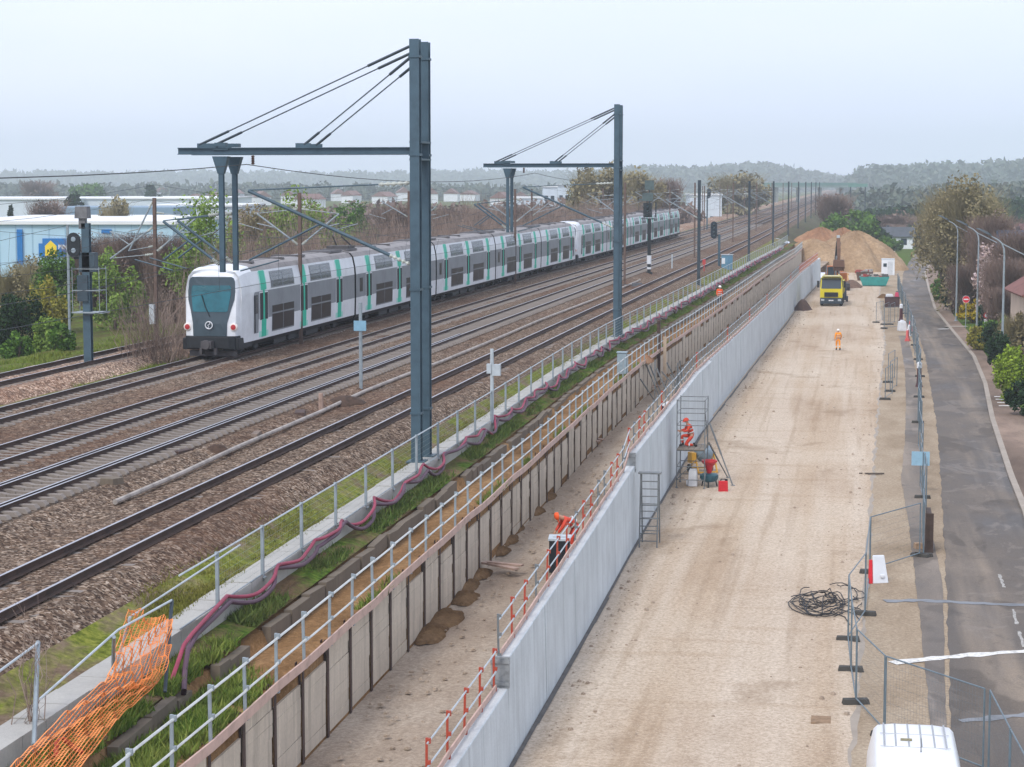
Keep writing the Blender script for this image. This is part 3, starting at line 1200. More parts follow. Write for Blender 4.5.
car_cab = make_car(True)
car_mid = make_car(False)
pm = MB()
pm.box((0, 2.2, 4.45), (1.3, 1.6, .16))
for s_ in (-.5, .5):
    pm.bar((s_ * .9, 3.0, 4.5), (s_ * .5, 1.4, 5.1), .06)
    pm.bar((s_ * .5, 1.4, 5.1), (s_ * .8, 2.6, 5.75), .05)
pm.bar((-.85, 2.6, 5.78), (.85, 2.6, 5.78), .09, .05)
pm.bar((-.85, 2.85, 5.76), (.85, 2.85, 5.76), .09, .05)
fy = P(214, 353, 5.4).y - 2.4
XA = TRK['A']
train = thing('commuter_train', 'white and grey double-deck commuter train with green door stripes', 'train', (XA + bend(fy), fy, ZR))
y = fy
cars_ = []
for i in range(10):
    rev = i in (4, 9)
    cabc = i in (0, 4, 5, 9)
    src = car_cab if cabc else car_mid
    if i == 0 or (i == 1):
        c = src
        c.parent = train
    else:
        c = copy_tree(src, train)
    ya, yb_ = (y + CL, y) if rev else (y, y + CL)
    xa, xb = XA + bend(ya), XA + bend(yb_)
    c.location = (xa - train.location.x, ya - train.location.y, 0)
    c.rotation_euler = (0, 0, math.atan2(-(xb - xa), (yb_ - ya)) if not rev else PI + math.atan2(-(xa - xb), (ya - yb_)))
    cars_.append(c)
    y += CL + (.5 if i == 4 else .12)
for k in (1, 8):
    pm.build('pantograph', M['unit'], cars_[k])

# ------------------------------------------------------------------ overhead line masts
M['steel'] = paint('#435965', .5, .16, 2., 0.)
M['steeldk'] = paint('#333f47', .5, .2, 2.)
M['brown'] = paint('#66544b', .75, .25, 3.)
M['galv'] = paint('#8d979c', .45, .15, 3.)
M['galvlt'] = paint('#b4bcc0', .45, .12, 3.)
M['insul'] = paint('#b9bdb4', .3, .15, 8)
M['insulbr'] = paint('#5a4238', .4, .2, 8)
M['wire'] = paint('#3c4145', .6, .1, 3)


def hsec(mb, x, y, z0, z1, w, d, t=.03, mi=0):
    mb.box((x, y, (z0 + z1) / 2), (t, d - 2 * t, z1 - z0), 0, mi)
    mb.box((x, y - d / 2 + t / 2, (z0 + z1) / 2), (w, t, z1 - z0), 0, mi)
    mb.box((x, y + d / 2 - t / 2, (z0 + z1) / 2), (w, t, z1 - z0), 0, mi)


def insul(mb, a, b, n=5, r=.075, mi=0):
    a, b = Vector(a), Vector(b)
    pts, rs = [], []
    for i in range(n * 2 + 1):
        pts.append(a + (b - a) * i / (n * 2))
        rs.append(r if i % 2 else r * .4)
    mb.tube(pts, rs, 8, mi)


def console(parent, base, tip, wire_z, rail_dir, steel='steel', scale=1.):
    """inclined console tube with tie, insulators and registration arm, in parent space"""
    b, t = Vector(base), Vector(tip)
    m = MB()
    m.tube([b + (t - b) * .12, t], .045 * scale, 8)
    top = Vector((b.x, b.y, t.z + .25))
    m.tube([top + (t - top) * .18, t + Vector((0, 0, .02))], .022 * scale, 6)
    m.tube([b + (t - b) * .55, (t.x, t.y, wire_z + .35)], .03 * scale, 6)
    arm_tip = Vector((t.x - rail_dir * .3, t.y, wire_z))
    m.tube([(t.x + rail_dir * 1.0, t.y, wire_z + .35), arm_tip], .022 * scale, 6)
    c = m.build('console', M[steel], parent)
    for p_, q_ in ((b, b + (t - b) * .13), (top, top + (t - top) * .19)):
        m = MB()
        insul(m, p_, q_)
        m.build('insulator', M['insul'], c)


CZ = 10.75         # contact wire height
MZ = 12.2


def gantry(px, py, label, double=True):
    p = P(px, py, 4.6)
    Y = p.y
    g = thing('catenary_gantry', label, 'gantry', (p.x, Y, 4.6))
    # all in local space
    for j, dy in enumerate((0., 1.45)):
        m = MB()
        hsec(m, 0, dy, -.1, 13.55, .31, .36)
        m.box((0, dy, .02), (.6, .6, .06))
        for zz in (1.6, 5.6, 9.9, 13.0):
            m.box((0, dy, zz), (.36, .42, .07))
        m.build('column', M['steel'], g)
        m = MB()
        hsec_len = 7.9
        for zz in (-.1, .1):
            m.box((-hsec_len / 2, dy, 10.03 + zz), (hsec_len, .2, .025))
        m.box((-hsec_len / 2, dy, 10.03), (hsec_len, .03, .18))
        m.box((-6.9, dy, 10.2), (.7, .06, .16))
        m.box((-3.7, dy, 10.2), (.5, .06, .16))
        m.build('beam', M['steel'], g)
        for tipx in (-7.25, -3.7):
            m = MB()
            m.tube([(-.12, dy, 13.35 - (0.35 if tipx > -5 else 0)), (tipx, dy, 10.2)], .022, 6)
            a = Vector((-.12, dy, 13.35 - (0.35 if tipx > -5 else 0)))
            b = Vector((tipx, dy, 10.2))
            m.tube([a + (b - a) * .01, a + (b - a) * .2], .05, 6)
            m.tube([a + (b - a) * .85, a + (b - a) * .99], .045, 6)
            m.build('stay', M['steeldk'], g)
        m = MB()
        xd = -6.45
        hsec(m, xd, dy, 6.1, 9.6, .16, .16, .02)
        m.loft([[(xd - .1, dy - .1, 9.3), (xd + .1, dy - .1, 9.3), (xd + .1, dy + .1, 9.3), (xd - .1, dy + .1, 9.3)], [(xd - .26, dy - .16, 9.86), (xd + .26, dy - .16, 9.86), (xd + .26, dy + .16, 9.86), (xd - .26, dy + .16, 9.86)]])
        m.box((xd, dy, 10.24), (.36, .3, .12))
        m.build('drop_post', M['steel'], g)
        console(g, (xd - .1, dy, 6.35), (xd - 2.0, dy, 7.75), CZ - 4.6, -1, 'steel')
    console(g, (-.2, 0, 6.4), (-5.55, 0, 8.75), CZ - 4.6, 1, 'steel', 1.25)
    m = MB()
    m.box((0, .72, 9.75), (.4, 1.5, .06))
    m.box((0, .72, 10.3), (.4, 1.5, .06))
    m.box((-6.45, .72, 10.1), (.5, 1.6, .06))
    m.build('tie_plate', M['steel'], g)
    m = MB()
    insul(m, (-5.6, .72, 9.9), (-5.6, .72, 9.6))
    m.build('insulator', M['insulbr'], g)
    return g, Y


G1, YG1 = gantry(417, 462, 'tall blue-grey twin-column gantry nearest the camera, rising highest')
G2, YG2 = gantry(616, 337, 'blue-grey twin-column gantry second from the camera, seen past the first')

# single masts down the right row
ORD = ['first', 'second', 'third', 'fourth', 'fifth', 'sixth', 'seventh', 'eighth', 'ninth', 'tenth', 'eleventh', 'twelfth']


def mast_proto(name, label, cat, h, sec, mat, cons, group):
    t = thing(name, label, cat, (0, 0, 0), 0, group)
    m = MB()
    hsec(m, 0, 0, -.2, h, sec, sec, .022)
    m.box((0, 0, .0), (.5, .5, .12))
    m.build('column', M[mat], t)
    for (bx, bz, tx, tz, dr) in cons:
        console(t, (bx, 0, bz), (tx, 0, tz), CZ - 4.7, dr, 'steel' if mat == 'steel' else 'galv')
    return t


gm = 'single masts in a row beside the fence'
mp = mast_proto('catenary_mast', 'dark blue mast just beyond the two gantries beside the fence', 'mast', 9.2, .26, 'steeldk', [(-.13, 5.9, -2.9, 7.5, -1)], gm)
Y = YG2
for i in range(9):
    Y += 58.5
    x = -13.95 + bend(Y) + .2
    if i == 0:
        q = P(698.5, 286, 4.6)
        o = mp
        o.location = (q.x, q.y, 4.65)
        Y = q.y
    else:
        o = copy_tree(mp, None, '%s single mast from the camera in the row beside the fence' % ORD[i], (x, Y, 4.65))
gb = 'brown poles in a row between the middle tracks'
bp = mast_proto('brown_pole', 'rust brown pole standing in front of the first train car', 'pole', 8.0, .17, 'brown', [(-.1, 5.3, -2.3, 6.9, -1), (.1, 5.3, 2.1, 6.9, 1)], gb)
q0 = P(301, 346, 5.1)
q1 = P(512.5, 285, 5.1)
dY = q1.y - q0.y
for i in range(8):
    Yb = q0.y + dY * i
    xb = (q0.x - bend(q0.y)) + bend(Yb)
    if i == 0:
        bp.location = (q0.x, q0.y, 5.1)
    else:
        copy_tree(bp, None, '%s rust brown pole from the camera in the row beside the train track' % ORD[i], (xb, Yb, 5.1))
gc = 'thin brown poles between the third and fourth track'
q0 = P(624.6, 285, 5.1)
q1 = P(691, 257, 5.1)
bp2 = mast_proto('brown_pole', 'thin brown pole just right of the second gantry column', 'pole', 8.6, .17, 'brown', [(-.1, 5.6, -2.2, 7.1, -1)], gc)
for i in range(8):
    Yb = q0.y + (q1.y - q0.y) * i
    xb = (q0.x - bend(q0.y)) + bend(Yb)
    if i == 0:
        bp2.location = (q0.x, q0.y, 5.05)
    else:
        copy_tree(bp2, None, '%s thin brown pole from the camera beside the nearest track' % ORD[i], (xb, Yb, 5.05))
q = P(157, 357, 4.75)
o = mast_proto('brown_pole', 'dark brown pole in the scrub left of the train nose with two arms', 'pole', 8.1, .16, 'brown', [(-.1, 6.6, -2.4, 5.0, -1), (-.1, 7.9, -1.4, 5.4, -1), (.1, 5.4, 2.2, 7.1, 1)], None)
o.location = (q.x, q.y, 4.75)
mb = MB()
mb.box((-.14, -.2, 2.2), (.28, .22, 1.0))
mb.build('junction_box', M['galvlt'], o)

gl = 'brown poles in the far row on the other side of the train'
bp3 = mast_proto('brown_pole', 'first brown pole showing above the roof behind the train', 'pole', 8.2, .17, 'brown', [(.1, 5.4, 2.2, 7.0, 1), (-.1, 6.2, -2.2, 7.4, -1)], gl)
for i in range(7):
    Yb = q.y + 58.2 * (i + 1)
    xb = (q.x - bend(q.y)) + bend(Yb)
    if i == 0:
        bp3.location = (xb, Yb, 4.75)
    else:
        copy_tree(bp3, None, '%s brown pole counted along the row behind the train' % ORD[i], (xb, Yb, 4.75))
for k, (xo, zo, lab) in enumerate(((-.35, 12.75, 'feeder wire along the pole row behind the train, lower'), (.1, 13.5, 'feeder wire along the pole row behind the train, upper'))):
    m = MB()
    pts = []
    for j in range(-1, 8):
        for u in range(8):
            y_ = q.y + 58.2 * (j + u / 8)
            pts.append(((q.x - bend(q.y)) + bend(y_) + xo, y_, zo - .9 * 4 * (u / 8) * (1 - u / 8)))
    m.tube(pts, .009, 4)
    tag(m.build('feeder_wire', M['wire']), lab, 'wire')
# small line-side posts
def post(name, label, cat, px, py, z, h, r, mat, extra=None):
    q = P(px, py, z)
    t = thing(name, label, cat, (q.x, q.y, z))
    m = MB()
    m.tube([(0, 0, -.2), (0, 0, h)], r, 8)
    m.build('post', M[mat], t)
    if extra:
        extra(t)
    return t


def ex(t):
    m = MB()
    m.box((.0, -.1, 2.75), (.52, .03, .42))
    m.build('number_plate', paint('#7fa8bd', .5, .1, 3), t)


post('steel_post', 'slim galvanised post with a small blue plate between the tracks', 'post', 361, 392, 5.0, 3.7, .075, 'galv', ex)


def ex(t):
    m = MB()
    m.box((.18, 0, 1.95), (.3, .25, .42))
    m.box((-.1, 0, 2.0), (.18, .2, .36))
    m.build('junction_box', M['galvlt'], t)


post('steel_post', 'pale grey post with a small box at mid height beside the walkway', 'post', 492, 421, 4.6, 2.75, .07, 'galvlt', ex)
post('marker_post', 'short yellowish timber marker post on the ballast', 'post', 321, 413, 5.0, .75, .09, 'board')
post('marker_post', 'short whitish marker post standing between the far tracks', 'post', 672, 267, 5.1, 1.3, .07, 'galvlt')

# ------------------------------------------------------------------ signals
def black(px):
    return paint('#1e2428', .5, .15, 3)


def signal_left():
    q = P(89, 374, 4.75)
    t = thing('signal_mast', 'blue steel signal mast with ladder cage and square hood at left', 'signal', (q.x, q.y, 4.75))
    m = MB()
    hsec(m, 0, 0, -.2, 7.0, .36, .3, .03)
    m.build('column', M['steel'], t)
    m = MB()
    m.box((-.15, 0, 7.5), (.62, .5, .55), taper=.9)
    m.box((-.15, 0, 7.0), (.3, .3, .5))
    m.build('hood', paint('#6f6f70', .6, .2, 3), t)
    m = MB()
    pts = []
    for k in range(9):
        a = PI * k / 8
        pts.append((.31 * math.cos(a), .26 + .31 * math.sin(a)))
    for k in range(9):
        a = PI + PI * k / 8
        pts.append((.31 * math.cos(a), -.26 + .31 * math.sin(a)))
    m.prism([(a - .55, b + 6.0) for a, b in pts], 'y', -.22, -.12)
    m.box((-.35, -.05, 5.4), (.5, .1, .12))
    h = m.build('signal_head', paint('#20262a', .5, .15, 3), t)
    m = MB()
    for zz in (5.74, 6.26):
        m.lathe([(.12, -.225), (.1, -.25), (.0, -.25)], (-.55, 0, zz), 12, 'y')
    m.build('lens', paint('#8d9aa2', .3, .1, 3), h)
    m = MB()
    m.box((.05, .1, 5.2), (.75, .5, .9))
    m.box((-.15, -.1, 4.0), (.5, .3, 1.2))
    m.build('equipment_box', paint('#3b4a53', .5, .2, 3), t)
    m = MB()
    for x, y in ((-.55, -.45), (.75, -.45), (-.55, .45), (.75, .45)):
        m.tube([(x, y, 2.9), (x, y, 5.0)], .018, 5)
    for zz in (2.9, 3.9, 4.9):
        m.tube([(-.55, -.45, zz), (.75, -.45, zz), (.75, .45, zz), (-.55, .45, zz), (-.55, -.45, zz)], .018, 5)
    m.box((.15, 0, 2.88), (1.5, .95, .05))
    m.build('service_cage', M['galv'], t)


signal_left()
post('steel_post', 'thin grey post standing on the grass left of the blue signal mast', 'post', 70, 346, 4.5, 6.8, .08, 'galv')


def signal_black():
    q = P(649, 274, 5.05)
    t = thing('signal_mast', 'black signal mast with white-banded foot in front of the train tail', 'signal', (q.x, q.y, 5.05))
    m = MB()
    m.tube([(0, 0, 0), (0, 0, 5.2)], .17, 10, 0)
    m.tube([(0, 0, .95), (0, 0, 1.75)], .22, 10, 1)
    m.tube([(0, 0, .45), (0, 0, .65)], .2, 10, 1)
    m.box((0, 0, .05), (.6, .6, .3))
    m.build('column', [paint('#22282b', .5, .2, 3), M['twhite']], t)
    m = MB()
    m.box((-.15, -.1, 6.0), (.8, .3, 1.35))
    m.box((-.1, -.1, 5.2), (1.3, .4, .1))
    m.box((.62, -.1, 6.05), (.12, .2, 1.4))
    h = m.build('signal_head', paint('#242d31', .5, .2, 3), t)
    m = MB()
    for zz in (5.6, 6.0, 6.4):
        m.lathe([(.1, -.28), (.11, -.42), (0, -.27)], (-.15, 0, zz), 12, 'y')
    m.build('lens', paint('#46565a', .3, .1, 3), h)
    m = MB()
    m.box((-.15, -.1, 7.25), (1.0, .35, .75))
    m.box((-.3, -.1, 7.0), (1.3, .3, .15))
    m.box((0, -.1, 8.35), (.85, .3, .9))
    m.bar((.0, 0, 6.6), (0, 0, 8.2), .12)
    m.build('indicator_box', paint('#50605f', .5, .2, 3), t)


signal_black()


def signal_round(px, py, z, headz, label, arm):
    q = P(px, py, z)
    t = thing('signal_mast', label, 'signal', (q.x, q.y, z))
    m = MB()
    m.tube([(0, 0, -.2), (0, 0, headz)], .13, 8)
    m.build('column', M['steel'], t)
    m = MB()
    pts = []
    for k in range(9):
        a = PI * k / 8
        pts.append((.34 * math.cos(a), .6 + .34 * math.sin(a)))
    for k in range(9):
        a = PI + PI * k / 8
        pts.append((.34 * math.cos(a), -.5 + .34 * math.sin(a)))
    m.prism([(a + arm, b + headz + .4) for a, b in pts], 'y', -.2, -.1)
    m.bar((0, 0, headz - .15), (arm, -.1, headz - .15), .12)
    h = m.build('signal_head', paint('#25313a', .5, .15, 3), t)
    m = MB()
    for zz in (-.4, 0, .4, .8):
        m.lathe([(.1, -.22), (.11, -.38), (0, -.21)], (arm, 0, headz + .3 + zz), 12, 'y')
    m.build('lens', paint('#5b6b72', .3, .1, 3), h)


signal_round(719, 269, 4.7, 3.6, 'blue post signal with rounded black head beside the blue cabinet', -.55)
signal_round(707, 230, 5.1, 6.2, 'distant dark signal standing between the far tracks', .3)


def cabinet(px, py, z, label):
    q = P(px, py, z)
    t = thing('equipment_cabinet', label, 'cabinet', (q.x, q.y, z))
    m = MB()
    m.box((0, 0, .75), (1.15, .6, 1.5))
    m.build('housing', paint('#5f8ba3', .5, .12, 2), t, bevel=.02)
    m = MB()
    m.box((0, 0, 1.54), (1.25, .7, .07))
    m.build('lid', M['galvlt'], t)
    m = MB()
    m.box((-.36, -.31, .9), (.34, .02, .6))
    m.build('notice_plate', M['twhite'], t)
    m = MB()
    m.box((.3, -.31, .75), (.45, .015, 1.3))
    m.build('door', paint('#56809a', .5, .12, 2), t)


cabinet(727, 269.5, 4.65, 'blue equipment cabinet with a white plate beside the fence')
for px, py, lab in ((637, 286, 'small dark point motor box left of the nearest far track'), (702, 262, 'small pale track box beside the fourth track rail')):
    q = P(px, py, 5.1)
    m = MB()
    m.box((0, 0, .16), (.9, .45, .28), taper=.9)
    m.box((.5, 0, .12), (.4, .18, .14))
    m.bar((-.5, 0, .15), (-1.3, 0, .15), .05)
    tag(m.build('track_box', paint('#5a5c60', .6, .25, 3), None, (q.x, q.y, 5.05)), lab, 'track box')
q = P(704, 276, 4.7)
m = MB()
m.tube([(0, 0, -.1), (0, 0, 1.3)], .05, 6)
m.box((0, -.05, 1.35), (.3, .04, .5))
tag(m.build('marker_board', paint('#b8433f', .5, .15, 3), None, (q.x, q.y, 4.7)), 'small red marker board on the grass beside the fence', 'marker')

# ------------------------------------------------------------------ wires
WL = {'A': 'overhead line above the train track', 'B': 'overhead line above the second track from the train', 'C': 'overhead line above the third track with pale sleepers', 'D': 'overhead line above the nearest track'}
sup = [YG1 + 58.5 * k for k in range(-1, 8)]
for key, lab in WL.items():
    X = TRK[key]
    t = thing('overhead_line', lab, 'wire', (X, 0, ZR), 0, 'overhead lines above the tracks')
    mw, cw, dr = MB(), MB(), MB()
    pm_, pc_ = [], []
    for a, b in zip(sup[:-1], sup[1:]):
        for k in range(10):
            u = k / 10
            y = a + (b - a) * u
            sag = 1.05 * 4 * u * (1 - u)
            st = .2 * math.sin(y * .054)
            pm_.append((bend(y) + st * .3, y, MZ - sag - ZR))
            pc_.append((bend(y) + st, y, CZ - .05 * 4 * u * (1 - u) - ZR))
            if k:
                dr.tube([(bend(y) + st * .3, y, MZ - sag - ZR), (bend(y) + st, y, CZ - ZR)], .005, 3, caps=False)
    mw.tube(pm_, .007, 5)
    cw.tube(pc_, .007, 5)
    mw.build('messenger_wire', M['wire'], t)
    cw.build('contact_wire', M['wire'], t)
    tag(dr.build('dropper', M['wire'], t), kind='stuff')
m = MB()
pts = []
for a, b in zip(sup[:3], sup[1:4]):
    for k in range(13):
        u = k / 12
        y = a + (b - a) * u
        pts.append((G1.location.x - 5.6 + bend(y) - bend(YG1), y, 14.2 - .55 * 4 * u * (1 - u)))
m.tube(pts, .015, 5)
tag(m.build('feeder_wire', M['wire']), 'single sagging feeder wire hung from the gantry beams', 'wire')
# ------------------------------------------------------------------ guard rails and fences of the works
M['whitebar'] = paint('#c9cbc8', .5, .12, 3)
M['pinkboard'] = paint('#c3a597', .75, .15, 2)
M['redpost'] = paint('#a8452f', .5, .18, 4)
M['greypost'] = paint('#6d7172', .5, .2, 4)


def railing(name, label, cat, ys, xf, zf, h, mats, rails, base_w=.05, toe=None, alt=None, limit=100, group=None, jitter=.0):
    x0, y0, z0 = xf(ys[0]), ys[0], zf(ys[0])
    t = thing(name, label, cat, (x0, y0, z0), 0, group)
    protos = {}
    restm = MB()
    for i, y in enumerate(ys):
        kind = alt(i) if alt else 0
        loc = (xf(y) - x0 + R.uniform(-jitter, jitter), y - y0, zf(y) - z0)
        if i < limit:
            if kind not in protos:
                m = MB()
                m.box((0, 0, h / 2), (base_w, base_w, h))
                m.box((.02, 0, .04), (.09, .09, .08))
                m.box((.045, 0, h - .06), (.07, .07, .1))
                m.box((.045, 0, h * .52), (.07, .07, .08))
                protos[kind] = m.build('post', mats[kind], t, loc)
                o = protos[kind]
            else:
                o = link(protos[kind].copy(), t)
                o.location = loc
            o.rotation_euler = (R.uniform(-.02, .02), R.uniform(-.02, .02), 0)
        else:
            restm.box((loc[0], loc[1], loc[2] + h / 2), (base_w, base_w, h))
    if restm.v:
        tag(restm.build('post', mats[0], t), kind='stuff')
    for nm, z, r, mt in rails:
        m = MB()
        for a, b in zip(ys[:-1], ys[1:]):
            dz = R.uniform(-.02, .02)
            m.tube([(xf(a - .15) - x0 + .05, a - .15 - y0, zf(a) - z0 + z + dz), (xf(b + .15) - x0 + .05, b + .15 - y0, zf(b) - z0 + z + dz)], r, 5)
        m.build(nm, mt, t)
    if toe:
        m = MB()
        rings = []
        for a in ys:
            x_, z_, h_ = xf(a) - x0 + toe[2], zf(a) - z0 + toe[0] + R.uniform(-.03, .03), toe[1] / 2
            rings.append([(x_ - .018, a - y0, z_ - h_), (x_ + .018, a - y0, z_ - h_), (x_ + .018, a - y0, z_ + h_), (x_ - .018, a - y0, z_ + h_)])
        m.loft(rings)
        m.build('toe_board', toe[3], t)
    return t


railing('guard_rail', 'galvanised guard rail with pinkish toe board on the timber lagging wall', 'guard rail', [y + .0 for y in ys_p if y < 316], lambda y: lpos(y, .09), lambda y: 3.55, 1.2, [M['galv']],
        [('top_rail', 1.12, .026, M['whitebar']), ('mid_rail', .6, .024, M['whitebar'])], .055, (.12, .2, .05, M['pinkboard']))
wy = [37.5 + 2.1 * i for i in range(4)]
railing('edge_guardrail', 'red-posted guard rail on the low near section of the concrete wall', 'guard rail', [y for y in [38.2, 40.3, 42.2, 44.1, 46.0, ystep - .4]], lambda y: wallx(y) - .27, lambda y: 1.85, 1.02, [M['redpost']],
        [('top_rail', .94, .02, M['galvlt']), ('mid_rail', .48, .02, M['galvlt'])], .045, (.1, .14, .04, M['pinkboard']))
wy = [ystep + .25]
while wy[-1] < 282:
    wy.append(wy[-1] + (2.0 if wy[-1] < 95 else 1.9))
ALT = {0: 1, 1: 0, 2: 0, 3: 1, 4: 0, 5: 0, 6: 0, 7: 1, 8: 0, 9: 0, 10: 1, 11: 1, 12: 0, 13: 0, 14: 1, 15: 0, 16: 1, 17: 0, 18: 0}
railing('edge_guardrail', 'long guard rail of red then grey posts on the high concrete wall', 'guard rail', wy, lambda y: wallx(y) - .27, WTOP, 1.02, [M['redpost'], M['greypost']],
        [('top_rail', .94, .02, M['galvlt']), ('mid_rail', .48, .02, M['galvlt'])], .045, (.1, .14, .04, M['pinkboard']), alt=lambda i: ALT.get(i, 1 if i % 11 else 0))

# wire mesh fence along the walkway
fy_ = [41.5 + 3.45 * i for i in range(80)]
fy_ = [y for y in fy_ if y < 316]
fx0, fy0 = -13.32 + bend2(fy_[0]), fy_[0]
fence = thing('mesh_fence', 'grey-green wire mesh fence along the edge of the slab walkway', 'fence', (fx0, fy0, 4.62))
M['mesh'] = paint('#9aa8a2', .55, .1, 3)
pp = None
FXF = lambda y: -13.32 + bend2(y)
for i, y in enumerate(fy_):
    if pp is None:
        m = MB()
        m.box((0, 0, .5), (.07, .07, 1.26))
        m.box((0, 0, 1.14), (.085, .085, .03))
        m.box((0, 0, -.05), (.16, .14, .03))
        pp = m.build('post', M['galv'], fence)
        o = pp
    else:
        o = link(pp.copy(), fence)
    o.location = (FXF(y) - fx0, y - fy0, 0)
m = MB()
m.tube([(FXF(y) - fx0, y - fy0, 1.12) for y in [39] + fy_], .022, 5)
m.build('top_rail', M['galvlt'], fence)
m = MB()
m.tube([(FXF(y) - fx0, y - fy0, .03) for y in [39] + fy_], .016, 5)
m.build('bottom_rail', M['galv'], fence)
m = MB()
for a, b in zip(fy_[:-1], fy_[1:]):
    step = .16 if a < 110 else .35
    n = int((b - a) / step)
    w = .0028 if a < 110 else .007
    for k in range(1, n):
        y = a + (b - a) * k / n
        x = FXF(y) - fx0
        m.add([(x, y - fy0 - w, .05), (x, y - fy0 + w, .05), (x, y - fy0 + w, 1.1), (x, y - fy0 - w, 1.1)], [(0, 1, 2, 3)])
    for k in range(1, 7):
        z = k * .16
        xa, xb = FXF(a) - fx0, FXF(b) - fx0
        m.add([(xa, a - fy0, z - w), (xb, b - fy0, z - w), (xb, b - fy0, z + w), (xa, a - fy0, z + w)], [(0, 1, 2, 3)])
m.build('mesh_panel', M['mesh'], fence)

# the nearest piece of that fence, leaning, at the left edge, with posts of its own
t = thing('leaning_fence', 'leaning galvanised fence frame carrying the orange net at lower left', 'fence', P(110, 690, 4.6))
base = Vector(t.location)


def L3(px, py, z):
    return P(px, py, z) - base


m = MB()
m.tube([L3(112, 678, 4.6), L3(130, 617, 5.75)], .03, 6)
m.build('post', M['galvlt'], t)
m = MB()
m.tube([L3(113, 668, 4.7), L3(114, 637, 5.7)], .035, 6)
m.build('post', M['galv'], t)
m = MB()
m.tube([L3(165, 692, 4.3), L3(172, 600, 5.75)], .035, 6)
m.build('post', M['steeldk'], t)
m = MB()
m.tube([L3(34, 745, 4.6), L3(38, 642, 5.75)], .04, 6)
m.build('post', M['galv'], t)
m = MB()
m.tube([L3(40, 699, 5.5), L3(118, 630, 5.7), L3(172, 600, 5.75)], .022, 6)
m.tube([L3(130, 617, 5.75), L3(240, 545, 5.74)], .02, 6)
m.tube([L3(-40, 700, 5.75), L3(38, 643, 5.75)], .022, 6)
m.build('top_rail', M['galvlt'], t)

# orange net
LP = [L3(128, 617, 5.75), L3(121, 640, 5.35), L3(116, 668, 4.9), L3(104, 692, 4.72), L3(72, 716, 4.72), L3(40, 745, 4.7), L3(4, 785, 4.66)]
RP = [L3(172, 620, 5.5), L3(170, 645, 5.15), L3(165, 680, 4.55), L3(157, 690, 4.35), L3(122, 722, 4.25), L3(100, 750, 4.2), L3(66, 795, 4.2)]
nl, nw = 100, 15


def along(pts, u):
    f = u * (len(pts) - 1)
    i = min(int(f), len(pts) - 2)
    return pts[i].lerp(pts[i + 1], f - i)


def netp(u, v):
    p = along(LP, u).lerp(along(RP, u), v)
    w = .12 * math.sin(u * 21 + v * 5) * math.sin(v * 8 + u * 9) + .06 * math.sin(u * 41 + v * 17) * math.sin(u * 7) + .05 * math.sin(u * 73 - v * 21)
    sag = -.12 * math.sin(PI * v) * (1 if u < .5 else .2)
    return base + p + Vector((.4 * w, .3 * w, w * .7 + sag + .14))


m = MB()
for j in range(nw + 1):
    v = j / nw
    pts = [netp(i / nl, v) for i in range(nl + 1)]
    wd = .010
    for a, b in zip(pts[:-1], pts[1:]):
        m.bar(a, b, wd * 2, .006)
for i in range(nl + 1):
    u = i / nl
    pts = [netp(u, j / nw) for j in range(nw + 1)]
    wd = .011
    for a, b in zip(pts[:-1], pts[1:]):
        m.bar(a, b, wd, .005)
tag(m.build('safety_net', paint('#ef9450', .55, .12, 2)), 'orange plastic safety net slumped over the fence at lower left', 'net')
m = MB()
m.tube([P(56, 757, 4.3), P(57, 742, 4.5), P(62, 738, 4.5), P(82, 753, 4.3)], .045, 8)
tag(m.build('bent_pipe', paint('#a83a2c', .5, .15, 3), smooth=True), 'bent red pipe lying under the orange net', 'pipe')

# two hoses clipped to the fence in swags
def hose(name, label, off, r, col, ph, zoff):
    mb = MB()
    pts = []
    y = 42.0
    pts += [P(166, 690, 3.9), P(171, 682, 4.15), P(176, 668, 4.35), P(184, 645, 4.6), P(192, 634, 4.7)] if ph == 0 else [P(183, 700, 3.8), P(184, 690, 4.1), P(185, 668, 4.3), P(188, 650, 4.55), P(197, 634, 4.6)]
    while y < 286:
        u = ((y - 42.0) / 3.45) % 1
        k = int((y - 42.0) / 3.45)
        a = .2 + .14 * math.sin(k * 2.3 + ph * .6) + .07 * math.sin(k * 5.1)
        sag = -a * 4 * u * (1 - u)
        u2 = u ** (1 + .35 * math.sin(k * 1.7))
        sag = -a * 4 * u2 * (1 - u2)
        pts.append(Vector((-13.2 + off + bend2(y) + .16 * math.sin(u * PI) + .06 * math.sin(y * 1.3 + ph) + .03 * math.sin(y * 3.1 + ph), y, 4.66 + zoff + sag + .05 * math.sin(y * .83 + ph * 2))))
        y += .3 if y < 150 else .6
    mb.tube(pts, r, 8)
    tag(mb.build(name, paint(col, .6, .22, .9), smooth=True), label, 'hose')


hose('pink_hose', 'pink corrugated hose hung in swags along the mesh fence', .02, .043, '#96394f', 0, .08)
hose('purple_hose', 'dusky purple hose hung below the pink one along the fence', .07, .052, '#5b404e', 1.1, -.03)

